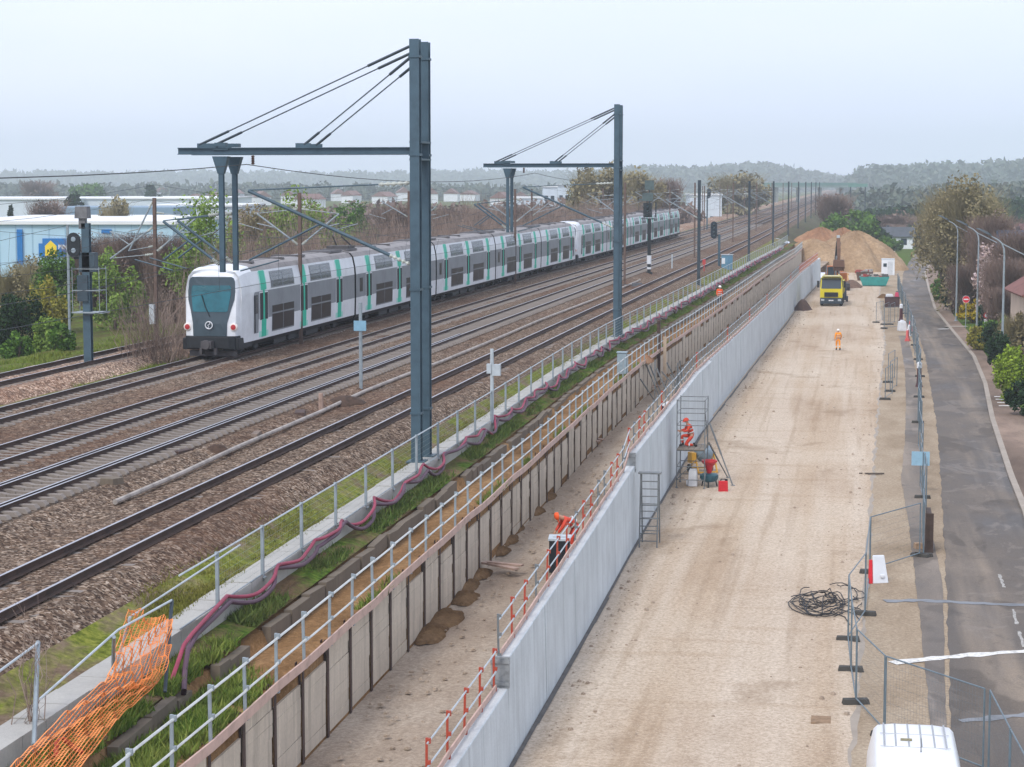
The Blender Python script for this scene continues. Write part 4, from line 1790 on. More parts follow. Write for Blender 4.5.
# ------------------------------------------------------------------ heaps on the trench floor, timber
def heap(name, label, cat, loc, rx, ry, h, mat, seed, group=None, n=22, rough=.18, pts=None, ncr=12):
    rr = np.random.RandomState(seed)
    v = []
    ph = rr.rand(8) * 6.28
    for i in range(ncr + 1):
        s_ = i / ncr
        for k in range(n * 2):
            a = PI * k / n
            edge = 1 + .12 * math.sin(2 * a + ph[0]) + .08 * math.sin(5 * a + ph[1]) + .05 * math.sin(9 * a + ph[2])
            z = h * (.42 * (1 - s_) + .58 * (1 - s_ ** 1.9)) * (1 + .16 * math.sin(3 * a + ph[3]) * s_ + .12 * math.sin(7 * a + ph[4] + 5 * s_) * s_) if h > 2 else h * (1 - s_ * s_) ** 1.3
            z += (rr.rand() - .5) * rough * h * .35 * (s_ > 0 and s_ < 1)
            v.append((math.cos(a) * s_ * rx * edge, math.sin(a) * s_ * ry * edge, z if s_ < 1 else -.06))
    f = []
    N = n * 2
    for i in range(ncr):
        for k in range(N):
            f.append((i * N + k, (i + 1) * N + k, (i + 1) * N + (k + 1) % N, i * N + (k + 1) % N))
    o = np_mesh(name, np.array(v), np.array(f), mat, None, loc)
    o.data.polygons.foreach_set('use_smooth', [True] * len(f))
    return tag(o, label, cat, group)


HP = [(430, 632, .6), (442, 618, .7), (465, 597, .5), (466, 585, .5), (480, 574, .4), (512, 528, .45), (507, 540, .45), (500, 551, .35), (537, 511, .35), (545, 497, .5), (556, 480, .5), (561, 469, .6), (575, 455, .45), (590, 445, .4), (608, 424, .55), (628, 402, .7), (640, 392, .6), (663, 366, 1.0), (688, 352, .9), (700, 341, 1.0), (712, 332, 1.), (725, 322, 1.)]
for i, (px, py, r) in enumerate(HP):
    heap('soil_heap', 'small heap of brown soil at the foot of the lagging wall', 'soil heap', P(px, py, 1.58), r * .85, r * 2.1, .16, M['spill'], i, 'small soil heaps on the trench floor', n=12)
for px, py, ln, an, lab in ((500, 566, 1.5, .9, 'two weathered planks lying on the trench floor, nearest'), (650, 386, 1.6, .3, 'flat timber offcut lying on the trench floor near the strut pile'), (592, 440, 1.3, .6, 'pale offcut board lying on the trench floor further away')):
    q = P(px, py, 1.8)
    m = MB()
    m.box((0, 0, .05), (.24, ln, .06), an)
    m.box((.15, .1, .1), (.2, ln * .8, .05), an + .35)
    tag(m.build('plank_pile', M['board'], None, (q.x, q.y, 1.76)), lab, 'planks')
# debris on the ballast between the third and the nearest track
for k, (px, py, w_, l_, h_, lab) in enumerate(((112, 488, .5, .5, .35, 'small square concrete footing at the near end of the cable duct'), (183, 456, .3, .9, .25, 'dark timber stub lying on the rusty ballast, nearest'), (217, 452, .5, .6, .3, 'low dark lump of old ballast beside the third track'), (300, 415, .4, 1.2, .2, 'dark timber stub lying on the ballast by the yellow marker'), (345, 402, .9, 1.0, .3, 'heap of rusty debris right of the yellow marker post'), (256, 436, .25, 1.1, .18, 'dark sleeper piece lying between the duct and the third track'), (445, 345, .6, .8, .2, 'dark debris patch on the ballast right of the nearest gantry'))):
    q = P(px, py, 5.05)
    mm = [M['oldkerb'], M['rust'], M['spill'], M['rust'], M['spill'], M['wsleeper'], M['spill']][k]
    if mm is M['spill']:
        heap('debris_heap', lab, 'debris', (q.x, q.y, 5.0), w_, l_, h_, paint('#4a382c', .95, .35, 6), 200 + k, n=9)
    else:
        m = MB()
        m.box((0, 0, h_ / 2), (w_, l_, h_), R.uniform(-.5, .5), 0, .92)
        tag(m.build('timber_stub' if k else 'concrete_footing', mm, None, (q.x, q.y, 5.0), bevel=.015), lab, 'debris')
# clutter of formwork braces in the trench
q = P(668, 395, 1.7)
t = thing('brace_stack', 'tangle of grey formwork props leaning in the trench against the wall', 'props', (q.x, q.y, 1.7))
for k in range(16):
    a = Vector((R.uniform(-.5, 1.1), R.uniform(-4, 5), 0))
    b = a + Vector((R.uniform(-1.0, .4), R.uniform(-1.2, 1.2), R.uniform(.7, 2.2)))
    m = MB()
    m.tube([a, b], .028, 6)
    m.tube([a + (b - a) * .5, b], .04, 6)
    m.build('prop', M['greypost'], t)
q = P(663, 372, 2.4)
t = thing('gate_post', 'dark tall post with a pale timber post beside it on the terrace', 'post', (q.x, q.y, 2.2))
m = MB()
m.box((-.25, -.2, 1.6), (.2, .2, 3.4))
m.build('dark_post', M['rust'], t)
m = MB()
m.box((.1, 0, 1.0), (.18, .18, 2.6))
m.build('timber_post', paint('#c0ab93', .8, .15, 3), t)
q = P(622, 370, 3.9)
m = MB()
m.box((0, 0, .55), (.5, .45, 1.1), taper=.92)
m.box((0, 0, 1.13), (.56, .5, .06))
tag(m.build('grey_bin', paint('#8fa0a8', .5, .12, 3), None, (q.x, q.y, 3.7), bevel=.02), 'pale grey bin standing on the soil terrace beside the hoses', 'bin')
heap('clay_heap', 'small reddish heap on the soil terrace behind the guard rail', 'soil heap', P(645, 361, 3.6), .5, 1.2, .35, M['clay'], 77, n=10)

# ------------------------------------------------------------------ people
M['skin'] = paint('#b98a70', .6, .08, 6)
M['hivis'] = paint('#ea5a1f', .6, .08, 4)
M['hiyellow'] = paint('#f39612', .6, .08, 4)
M['navy'] = paint('#22273a', .75, .12, 4)
M['helmet'] = paint('#e8e6e0', .35, .05, 4)
M['boot'] = paint('#2c2723', .7, .15, 5)
M['reflect'] = paint('#cfd2cf', .3, .05, 5)
M['shirtw'] = paint('#d7d9dc', .7, .08, 4)
M['hired'] = paint('#cf4024', .6, .08, 4)

POSES = {
    'stand': dict(pel=(0, 0, .95), sp=(0, .01, 1.15), ch=(0, 0, 1.34), nk=(0, 0, 1.5), hd=(0, -.02, 1.62), ht=(0, -.015, 1.73),
                  sh=(.19, 0, 1.42), el=(.27, .03, 1.14), wr=(.27, -.07, .90), hip=(.1, 0, .90), kn=(.11, -.04, .5), an=(.12, 0, .09), to=(.13, -.17, .04)),
    'walk': dict(pel=(0, 0, .95), sp=(0, 0, 1.15), ch=(0, -.02, 1.34), nk=(0, -.03, 1.5), hd=(0, -.05, 1.62), ht=(0, -.05, 1.73),
                 sh=(.19, -.01, 1.42), el=(.26, .08, 1.15), wr=(.27, .05, .90), hip=(.1, 0, .90), kn=(.11, -.14, .52), an=(.11, -.12, .09), to=(.12, -.29, .04),
                 el2=(.27, -.08, 1.15), wr2=(.25, -.24, .97), kn2=(.11, .06, .5), an2=(.11, .25, .13), to2=(.12, .12, .04)),
    'bend': dict(pel=(0, .22, .90), sp=(0, .08, 1.02), ch=(0, -.1, 1.13), nk=(0, -.26, 1.2), hd=(0, -.38, 1.23), ht=(0, -.48, 1.26),
                 sh=(.19, -.16, 1.16), el=(.23, -.3, .92), wr=(.18, -.44, .72), hip=(.1, .2, .87), kn=(.12, .02, .5), an=(.13, .12, .09), to=(.14, -.05, .04)),
    'kneel': dict(pel=(0, .12, .52), sp=(0, .06, .7), ch=(0, -.02, .90), nk=(0, -.08, 1.05), hd=(0, -.14, 1.16), ht=(0, -.17, 1.26),
                  sh=(.19, -.02, .98), el=(.26, -.14, .74), wr=(.2, -.36, .72), hip=(.1, .1, .48), kn=(.13, -.22, .1), an=(.13, .2, .09), to=(.13, .34, .05),
                  kn2=(.14, -.3, .48), an2=(.14, -.26, .09), to2=(.14, -.42, .04)),
}


def skin_mesh(vs, es, rad, root=0):
    me = bpy.data.meshes.new('figure')
    me.from_pydata(vs, es, [])
    o = link(bpy.data.objects.new('figure', me))
    o.modifiers.new('skin', 'SKIN')
    ly = me.skin_vertices[0].data
    for i, r in enumerate(rad):
        ly[i].radius = (r, r) if not isinstance(r, tuple) else r
        ly[i].use_root = i == root
    sb = o.modifiers.new('sub', 'SUBSURF')
    sb.levels = sb.render_levels = 1
    dg = bpy.context.evaluated_depsgraph_get()
    ev = o.evaluated_get(dg)
    m2 = ev.to_mesh()
    vv = [tuple(v.co) for v in m2.vertices]
    ff = [tuple(p.vertices) for p in m2.polygons]
    ev.to_mesh_clear()
    bpy.data.objects.remove(o)
    return vv, ff


def person(label, loc, rz, pose, jacket, trousers, helmet='helmet', group=None, stripes=True):
    j = POSES[pose]
    t = thing('person', label, 'person', loc, rz, group)

    def g(k, s_):
        k2 = k + '2' if s_ < 0 and k + '2' in j else k
        p = j[k2]
        return (p[0] * s_, p[1], p[2])
    core = ['pel', 'sp', 'ch', 'nk', 'hd', 'ht']
    vs = [j[k] for k in core]
    rad = [.12, .115, .14, .055, .088, .06]
    es = [(0, 1), (1, 2), (2, 3), (3, 4), (4, 5)]
    for s_ in (1, -1):
        n = len(vs)
        vs += [g('sh', s_), g('el', s_), g('wr', s_)]
        rad += [.062, .043, .03]
        es += [(2, n), (n, n + 1), (n + 1, n + 2)]
        n = len(vs)
        vs += [g('hip', s_), g('kn', s_), g('an', s_), g('to', s_)]
        rad += [.085, .06, .042, .035]
        es += [(0, n), (n, n + 1), (n + 1, n + 2), (n + 2, n + 3)]
    v, f = skin_mesh(vs, es, rad)
    mb = MB()
    mb.add(v, f)
    hd, ht = Vector(j['hd']), Vector(j['ht'])
    up = (ht - hd).normalized()
    fw = Vector((0, -1, 0))
    fw = (fw - up * fw.dot(up)).normalized() if abs(fw.dot(up)) < .95 else Vector((0, 0, -1))
    rt = up.cross(fw)
    mb.tube([hd + fw * .07 + up * .01, hd + fw * .108 - up * .02], [.010, .017], 6)          # nose
    for s_ in (-1, 1):
        mb.box(hd + fw * .083 + rt * .033 * s_ + up * .022, (.018, .012, .012))                # eyes
        mb.box(hd + rt * .088 * s_, (.014, .03, .05))                                          # ears
    mb.bar(hd + fw * .084 - up * .05 - rt * .025, hd + fw * .084 - up * .05 + rt * .025, .012)  # mouth
    for s_ in (1, -1):                                                                         # hands
        w, e = Vector(g('wr', s_)), Vector(g('el', s_))
        d = (w - e).normalized()
        sd = d.cross(Vector((s_, 0, 0)))
        sd = sd.normalized() if sd.length > .1 else Vector((0, 1, 0))
        nrm = d.cross(sd)
        mb.bar(w - d * .01, w + d * .09, .075, .03)
        for q_, (o_, ln) in enumerate(((-.03, .07), (-.01, .085), (.01, .08), (.03, .06))):
            b0 = w + d * .085 + sd * o_
            mb.tube([b0, b0 + d * ln * .55, b0 + d * ln * .9 + nrm * .025 * s_], [.010, .009, .007], 5)
        b0 = w + d * .03 + sd * .035
        mb.tube([b0, b0 + d * .04 + sd * .03, b0 + d * .07 + sd * .03], [.012, .010, .008], 5)
    mb.build('body', M['skin'], t, smooth=True)
    # jacket
    vs = [j['pel'], j['sp'], j['ch'], tuple(Vector(j['ch']).lerp(Vector(j['nk']), .6))]
    rad = [.155, .15, .165, .08]
    es = [(0, 1), (1, 2), (2, 3)]
    for s_ in (1, -1):
        n = len(vs)
        e, w = Vector(g('el', s_)), Vector(g('wr', s_))
        vs += [g('sh', s_), tuple(e), tuple(e.lerp(w, .92))]
        rad += [.085, .062, .048]
        es += [(2, n), (n, n + 1), (n + 1, n + 2)]
    v, f = skin_mesh(vs, es, rad)
    mb = MB()
    mb.add(v, f)
    mb.build('jacket', M[jacket], t, smooth=True)
    # trousers
    vs = [tuple(Vector(j['pel']) + (Vector(j['sp']) - Vector(j['pel'])) * .2), j['pel']]
    rad = [.13, .14]
    es = [(0, 1)]
    for s_ in (1, -1):
        n = len(vs)
        k_, a_ = Vector(g('kn', s_)), Vector(g('an', s_))
        vs += [g('hip', s_), tuple(k_), tuple(k_.lerp(a_, .93))]
        rad += [.105, .08, .062]
        es += [(1, n), (n, n + 1), (n + 1, n + 2)]
    v, f = skin_mesh(vs, es, rad)
    mb = MB()
    mb.add(v, f)
    mb.build('trousers', M[trousers], t, smooth=True)
    for s_ in (1, -1):
        mb = MB()
        a_, o_ = Vector(g('an', s_)), Vector(g('to', s_))
        mb.tube([a_ + Vector((0, 0, .1)), a_, a_.lerp(o_, .5), o_], [.058, .06, .055, .042], 8)
        mb.build('boot', M['boot'], t, smooth=True)
    mb = MB()
    prof = [(.128, -.01), (.118, .03), (.105, .075), (.07, .115), (0, .13)]
    rings = []
    for r_, h_ in prof:
        rings.append([hd + up * (h_ + .025) + rt * r_ * math.cos(2 * PI * k / 14) + fw * r_ * 1.1 * math.sin(2 * PI * k / 14) for k in range(14)])
    mb.loft(rings)
    mb.bar(hd + up * .02 + fw * .11, hd + up * .012 + fw * .18, .17, .012)
    mb.build('helmet', M[helmet], t, smooth=True)
    if stripes:
        mb = MB()
        c = Vector(j['sp']).lerp(Vector(j['pel']), .2)
        ax = (Vector(j['ch']) - Vector(j['pel'])).normalized()
        sd = Vector((1, 0, 0))
        fd = ax.cross(sd)
        for q_ in (0., .16):
            ring = [c + ax * q_ + sd * .172 * math.cos(2 * PI * k / 16) + fd * .165 * math.sin(2 * PI * k / 16) for k in range(17)]
            mb.tube(ring, .022, 6, caps=False)
        mb.build('reflective_band', M['reflect'], t)
        for s_ in (1, -1):
            a_, k_ = Vector(g('an', s_)), Vector(g('kn', s_))
            mb = MB()
            mb.tube([a_.lerp(k_, .5), a_.lerp(k_, .64)], [.082, .085], 10)
            mb.build('leg_band', M['reflect'], t)
    return t


q = P(838, 350.5)
person('standing worker in bright orange overalls and white helmet on the haul road', q, PI + .2, 'walk', 'hiyellow', 'hiyellow')
q = P(719.5, 306, 3.7)
person('worker in orange jacket and dark trousers walking on the soil terrace', (q.x, q.y, 3.6), .4, 'walk', 'hivis', 'navy')
sx, sy = wallx(P(688, 486).y) + 1.05, P(688, 486).y + .1
person('worker in red-orange clothing kneeling on the scaffold platform', (sx - .15, sy, 1.78), -PI / 2 + .3, 'kneel', 'hired', 'hired', 'hired')
q = P(575, 552, 1.75)
person('worker in orange-red jacket stooping behind the wall beside a black chest', (wallx(q.y) - .95, q.y, 1.68), -1.2, 'bend', 'hired', 'hired', 'hivis')
q = P(655, 424, 1.75)
person('worker in white shirt and black trousers stooping behind the wall by the scaffold', (wallx(q.y) - .85, q.y, 1.68), 1.9, 'bend', 'shirtw', 'navy', stripes=False)
q = P(708, 373, 1.75)
person('worker in white and black stooping far along behind the concrete wall', (wallx(q.y) - .85, q.y, 1.68), 1.7, 'bend', 'shirtw', 'navy', stripes=False)
q = P(560, 570, 1.7)
q = Vector((wallx(q.y) - .9, q.y, 1.68))
t = thing('tool_chest', 'black tool chest with white lid standing behind the concrete wall', 'chest', q, .1)
m = MB()
m.box((0, 0, .5), (.62, .8, 1.0))
m.build('body', paint('#1c2026', .5, .2, 3), t, bevel=.02)
m = MB()
m.box((0, 0, 1.03), (.68, .86, .06))
m.box((0, 0, 1.08), (.4, .3, .04))
m.build('lid', M['galvlt'], t)
m = MB()
m.box((.32, 0, .72), (.02, .2, .08))
m.build('handle', M['galv'], t)

# ------------------------------------------------------------------ scaffold group at the wall
t = thing('scaffold_tower', 'grey tubular scaffold tower standing against the concrete wall', 'scaffold', (sx, sy, 0))
for x in (-.62, .62):
    for yv in (-.95, .95):
        m = MB()
        m.tube([(x, yv, .08), (x, yv, 4.0)], .025, 6)
        m.lathe([(.0, .0), (.06, .0), (.06, .05), (.025, .1)], (x, yv, 0), 8)
        m.build('standard', M['greypost'], t)
m = MB()
for z in (.4, 1.0, 1.72, 2.3, 2.85, 3.4, 3.95):
    for x in (-.62, .62):
        m.tube([(x, -.95, z), (x, .95, z)], .02, 5)
    if z not in (2.3,):
        for yv in (-.95, .95):
            m.tube([(-.62, yv, z), (.62, yv, z)], .02, 5)
m.build('ledger', M['greypost'], t)
m = MB()
m.tube([(-.62, -.97, .4), (.62, -.97, 1.72)], .018, 5)
m.tube([(.64, -.95, .4), (.64, .95, 1.72)], .018, 5)
m.tube([(.64, .95, 1.72), (.64, -.95, 3.4)], .018, 5)
m.build('brace', M['greypost'], t)
m = MB()
for k in range(5):
    m.box((-.5 + k * .25, 0, 1.76), (.235, 2.0, .04))
m.build('platform', paint('#7d7468', .8, .2, 4), t)
for k, (a, b) in enumerate((((698, 424, 2.75), (733, 486, 0)), ((697, 442, 1.9), (728, 478, 0)))):
    pa, pb = P(*b), None
    top = Vector((sx + .7, sy + .95 - k * .4, a[2]))
    m = MB()
    m.tube([pa, top], .03, 6)
    m.tube([pa + (top - pa) * .5, top], .042, 6)
    m.box((pa.x, pa.y, .02), (.18, .18, .04))
    tag(m.build('raking_prop', M['greypost']), ['longer grey raking prop from the scaffold top down to the haul road', 'shorter grey raking prop beside the scaffold, lower of the two'][k], 'prop')
q = P(690, 480)
m = MB()
m.box((0, 0, .38), (.4, .42, .72), taper=.9)
m.lathe([(0, -.3), (.14, -.3), (.14, -.22), (0, -.22)], (0, 0, .14), 10, 'x')
m.box((0, 0, .77), (.3, .3, .06))
tag(m.build('grout_tank', M['shirtw'], None, (sx + .05, sy - .15, 0), bevel=.02), 'small white tank on wheels under the scaffold platform', 'tank')
q = P(709, 487)
t = thing('grout_pump', 'red funnel-topped grout pump on a teal body with legs', 'pump', q)
m = MB()
m.lathe([(.1, .62), (.15, .8), (.18, .95), (.36, 1.15), (.36, 1.22), (.3, 1.22), (.1, 1.0)], n=16)
m.build('hopper', paint('#c4262e', .4, .1, 4), t, smooth=True)
m = MB()
m.lathe([(.1, .22), (.34, .28), (.42, .42), (.42, .56), (.3, .62), (0, .64)], n=16)
m.build('tub', paint('#2d5560', .5, .15, 4), t, smooth=True)
for k in range(3):
    a = 2 * PI * k / 3 + .5
    m = MB()
    m.tube([(.3 * math.cos(a), .3 * math.sin(a), .4), (.4 * math.cos(a), .4 * math.sin(a), .0)], .035, 6)
    m.build('leg', M['tdark'], t)
q = P(704, 473)
t = thing('cement_mixer', 'grey drum cement mixer on a yellow frame behind the grout pump', 'mixer', q, .5)
m = MB()
m.lathe([(.18, -.5), (.24, -.46), (.42, -.1), (.42, .2), (.25, .38), (0, .4)], (0, 0, .95), 16, 'y')
m.build('drum', paint('#77858e', .5, .2, 3), t, smooth=True)
m = MB()
for s_ in (-1, 1):
    m.bar((s_ * .48, -.45, .05), (s_ * .48, 0, .95), .06)
    m.bar((s_ * .48, .45, .2), (s_ * .48, 0, .95), .06)
m.bar((-.48, -.45, .1), (.48, -.45, .1), .06)
m.bar((-.48, .45, .2), (.48, .45, .2), .06)
m.box((-.58, .1, .75), (.22, .5, .5))
m.build('frame', paint('#c9962e', .5, .15, 3), t)
for s_ in (-1, 1):
    m = MB()
    m.lathe([(0, -.04), (.2, -.04), (.2, .04), (0, .04)], (s_ * .56, .45, .2), 12, 'x')
    m.build('wheel', M['tdark'], t)
q = P(723, 491.5)
t = thing('fuel_can', 'red fuel can standing on the gravel right of the pump', 'can', q, .2)
m = MB()
m.box((0, 0, .24), (.42, .24, .48), taper=.94)
m.box((0, 0, .2), (.3, .26, .3))
m.build('can', paint('#c81f2b', .4, .08, 4), t, bevel=.02)
m = MB()
m.bar((-.1, 0, .55), (.1, 0, .55), .035)
m.bar((-.1, 0, .47), (-.1, 0, .56), .035)
m.bar((.1, 0, .47), (.1, 0, .56), .035)
m.lathe([(0, .46), (.045, .46), (.045, .56), (0, .56)], (.16, 0, 0), 8)
m.build('handle', M['tdark'], t)
q = P(650, 546)
t = thing('step_platform', 'narrow grey access ladder frame standing against the wall', 'ladder', (wallx(q.y) + .62, q.y, 0))
for x in (-.33, .33):
    m = MB()
    m.tube([(x, -.55, 0), (x, -.1, 2.75)], .03, 6)
    m.tube([(x, .6, 0), (x, .1, 2.75)], .03, 6)
    m.build('side_frame', M['greypost'], t)
m = MB()
for k in range(1, 10):
    u = k / 10
    m = MB()
    m.tube([(-.33, -.55 + .45 * u, 2.75 * u), (.33, -.55 + .45 * u, 2.75 * u)], .022, 5)
    m.build('rung', M['greypost'], t)
for k in (1, 2, 3):
    m = MB()
    m.tube([(-.33, .6 - .1 * k, k * .5), (.33, .6 - .1 * k, k * .5)], .02, 5)
    m.build('rear_rung', M['greypost'], t)
m = MB()
m.box((0, 0, 2.78), (.85, .4, .06))
m.build('platform', M['greypost'], t)
# ------------------------------------------------------------------ temporary fence panels
M['heras'] = paint('#66757d', .45, .15, 3)
M['block'] = paint('#45433f', .85, .25, 4)
HW = 2.0


def heras(a, b, label, group, blocks=True, cell=.11, lean=0., h=HW, wire=.0022):
    """one framed mesh panel from a to b on the ground"""
    a, b = Vector((a.x, a.y, 0)), Vector((b.x, b.y, 0))
    L = (b - a).length
    rz = math.atan2(b.y - a.y, b.x - a.x)
    t = thing('fence_panel', label, 'fence panel', a, rz, group)
    m = MB()
    z0, z1 = .16, h
    m.tube([(.03, 0, z0 - .1), (.03, lean, z1)], .024, 6)
    m.tube([(L - .03, 0, z0 - .1), (L - .03, lean, z1)], .024, 6)
    m.tube([(.03, lean, z1), (L - .03, lean, z1)], .02, 6)
    m.tube([(.03, 0, z0), (L - .03, 0, z0)], .02, 6)
    m.build('frame', M['heras'], t)
    m = MB()
    n = max(3, int(L / cell))
    for k in range(1, n):
        x = L * k / n
        m.add([(x - wire, 0, z0), (x + wire, 0, z0), (x + wire, lean, z1), (x - wire, lean, z1)], [(0, 1, 2, 3)])
    for k in range(1, 8):
        z = z0 + (z1 - z0) * k / 8
        m.add([(.03, lean * k / 8, z - wire), (L - .03, lean * k / 8, z - wire), (L - .03, lean * k / 8, z + wire), (.03, lean * k / 8, z + wire)], [(0, 1, 2, 3)])
    m.build('wire_mesh', M['heras'], t)
    if blocks:
        m = MB()
        m.box((0, 0, .075), (.24, .72, .15), 0, 0, .9)
        m.build('block', M['block'], t, bevel=.015)
    return t


def top(px, py):
    return P(px, py, HW)


PTS = [top(921, 503), top(870.5, 517), top(866, 553), top(849, 575), top(852, 601), top(857, 629), top(885.5, 656), top(985.5, 689)]
PLAB = ['fence panel crossing from the road fence towards the haul road by the white-red barrier',
        'short fence panel beside the red and white barrier board',
        'fence panel just behind the black cable heap, leaning on its block',
        'fence panel seen edge-on beside the black cable heap',
        'fence panel seen edge-on between the cable heap and the van',
        'nearest fence panel slanting from the gutter to the post behind the van',
        'wide fence panel stretched across the old road behind the white van']
for (a, b), lab in zip(zip(PTS[:-1], PTS[1:]), PLAB):
    heras(a, b, lab, None)
for px, py in ((848, 643), (855, 673), (850, 707), (872, 697)):
    pass
heras(top(990, 690), top(1010.5, 729), 'fence panel at the lower right corner, farther of two', None)
heras(top(1010.5, 729), top(1034, 772), 'fence panel at the lower right corner, nearest the camera', None)
# the run beside the road
RUN = [P(925, 557), P(924, 520), P(922, 480), P(920.5, 440), P(919, 405), P(919, 380), P(917, 360), P(913, 342), P(908, 327), P(904, 312), P(900, 300), P(898, 288), P(899, 277), P(903, 268), P(908, 258)]
run_x = interp([(p.y, p.x) for p in RUN])
y, i = RUN[0].y, 0
while y < 270:
    a = Vector((run_x(y), y, 0))
    b = Vector((run_x(y + 3.5), y + 3.5, 0))
    w = R.uniform(-.12, .12)
    a.x += w
    b.x -= R.uniform(-.12, .12)
    near_lab = ['first', 'second', 'third', 'fourth', 'fifth', 'sixth'][i] + ' panel from the near end of the long fence run on the road' if i < 6 else 'mesh fence panel in the long run separating the works from the road'
    heras(a, b, near_lab, 'fence panels in the run beside the road', i % 4 == 0, .14 if y < 120 else .3, 0, HW, .005 if y < 120 else .010)
    y += 3.55
    i += 1
# blue notice panel on the run
q = P(921, 493)
m = MB()
m.box((0, -.04, 1.55), (.78, .02, .62))
m.box((0, -.055, 1.62), (.62, .012, .1))
tag(m.build('notice_board', paint('#8fb3c6', .5, .1, 3), None, (q.x - .05, q.y - .1, 0)), 'pale blue notice board fixed on the long road fence', 'sign')
for k, (px, py) in enumerate(((890, 392), (885, 400), (888, 383), (884, 325), (890, 325))):
    a = P(px, py)
    heras(a, a + Vector((.5, 3.4, 0)), ['loose fence panel standing edge-on beside the gutter, nearest of three', 'loose fence panel edge-on left of its twin by the gutter', 'loose fence panel edge-on farthest of three by the gutter', 'fence panel stored upright by the brown bin, left one', 'fence panel stored upright by the brown bin, right one'][k], None, True, .2, 0, HW, .004)
for k, (px0, py0, px1, py1) in enumerate(((876, 323, 883, 321), (884, 329, 898, 328))):
    heras(P(px0, py0), P(px1, py1), ['fence panel across the gutter end near the brown bin, left', 'fence panel across the gutter end near the white bag, right'][k], None, True, .16, 0, HW, .004)

# red and white barrier board, cable heap and other things on the ground
q = P(880, 583)
t = thing('barrier_board', 'red and white plastic barrier leaning against a fence panel', 'barrier', q, .35)
m = MB()
m.loft([[(-.28, -.1, 0), (.28, -.1, 0), (.28, .06, 0), (-.28, .06, 0)], [(-.25, .05, .95), (.16, .05, .95), (.16, .13, .95), (-.25, .13, .95)]])
m.box((.05, -.085, .25), (.14, .1, .12))
m.build('panel', M['twhite'], t, bevel=.03)
m = MB()
m.loft([[(-.42, -.1, 0), (-.29, -.1, 0), (-.29, .06, 0), (-.42, .06, 0)], [(-.37, .05, .8), (-.26, .05, .8), (-.26, .13, .8), (-.37, .13, .8)]])
m.build('red_edge', paint('#d2202c', .4, .08, 3), t, bevel=.02)

q = P(822, 602)
m = MB()
rr2 = random.Random(3)
for k in range(17):
    pts = []
    cx_, cy_ = rr2.uniform(-.45, .45), rr2.uniform(-1.1, 1.1)
    rx, ry = rr2.uniform(.35, 1.1), rr2.uniform(.5, 2.0)
    a0 = rr2.uniform(0, 6.3)
    al = rr2.uniform(2.5, 6.0)
    for i in range(22):
        a = a0 + al * i / 21
        pts.append((cx_ + rx * math.cos(a) + .06 * math.sin(3 * a + k), cy_ + ry * math.sin(a) + .1 * math.sin(2 * a + k), .035 + .16 * rr2.random() * max(0, 1 - abs(cx_)) * abs(math.sin(a * 1.5))))
    m.tube(pts, .017, 5)
for e in ((.5, -1.2, 1.2, -2.8), (.2, -1.5, .9, -3.6), (.6, -.4, 1.4, -2.0)):
    m.tube([(e[0], e[1], .04), ((e[0] + e[2]) / 2 + .2, (e[1] + e[3]) / 2, .05), (e[2], e[3], .03)], .017, 5)
tag(m.build('cable_heap', paint('#2a2a2c', .6, .2, 3), None, (q.x, q.y, .02), smooth=True), 'tangled heap of black cables lying on the haul road', 'cables')
q = P(871, 475)
m = MB()
m.tube([(-.55, 0, .06), (-.2, .1, .05), (.3, -.05, .08), (.6, .15, .06)], .035, 6)
m.box((.2, .05, .06), (.7, .12, .06), .2)
tag(m.build('timber_scrap', paint('#5a5048', .8, .3, 4), None, (q.x, q.y, .01)), 'small scrap of timber lying across the gutter strip', 'scrap')
q = P(918, 549)
m = MB()
m.box((0, 0, .12), (.3, .26, .24), .3, 0, .9)
tag(m.build('stone_block', paint('#a58a70', .85, .2, 4), None, (q.x, q.y, .0), bevel=.02), 'small tan stone block beside the road fence end', 'block')
q = P(926, 553)
m = MB()
m.box((0, .6, .75), (.16, 1.4, 1.5))
m.box((.0, -.12, .75), (.3, .05, 1.5))
tag(m.build('plank_hoarding', paint('#4a3b33', .8, .25, 3), None, (q.x + .1, q.y, 0)), 'dark timber board standing on edge at the road fence end', 'board')
q = P(866, 719)
q = P(821, 721)
m = MB()
m.box((0, 0, .0), (.5, .7, .03))
tag(m.build('inspection_cover', paint('#8d7358', .8, .25, 4), None, (q.x, q.y, .03)), 'flat brown cover plate set in the haul road', 'cover')
q = P(789, 385)
for k, (px, py, s_) in enumerate(((700, 392, .3), (742, 395, .25), (715, 560, .25), (577, 675, .2), (567, 702, .22), (648, 400, .2), (738, 405, .2), (600, 720, .2))):
    pass
rkm = MB()
for k in range(3000):
    y_ = R.uniform(44, 230)
    side = R.random()
    if side < .6:
        x_ = wallx(y_) + .35 + abs(R.gauss(0, .7))
    elif side < .8:
        x_ = kerb_x(y_) - .3 - abs(R.gauss(0, .6))
    else:
        x_ = R.uniform(wallx(y_) + .4, kerb_x(y_) - .3)
    s_ = R.uniform(.012, .04) if R.random() < .9 else R.uniform(.04, .09)
    rkm.lathe([(0, 0), (s_, .01), (s_ * R.uniform(.6, .9), s_ * R.uniform(.5, 1.1)), (0, s_ * 1.2)], (x_, y_, .01), 5)
tag(rkm.build('scattered_stones', M['trench']), 'loose stones scattered over the haul road', 'stones', kind='stuff')
rkm = MB()
for k in range(500):
    y_ = R.uniform(40, 130)
    x_ = R.uniform(-10.9, -8.5) + bend2(y_)
    s_ = R.uniform(.03, .09)
    rkm.lathe([(0, 0), (s_, .01), (s_ * R.uniform(.6, .9), s_ * R.uniform(.5, .9)), (0, s_)], (x_, y_, 1.6), 5)
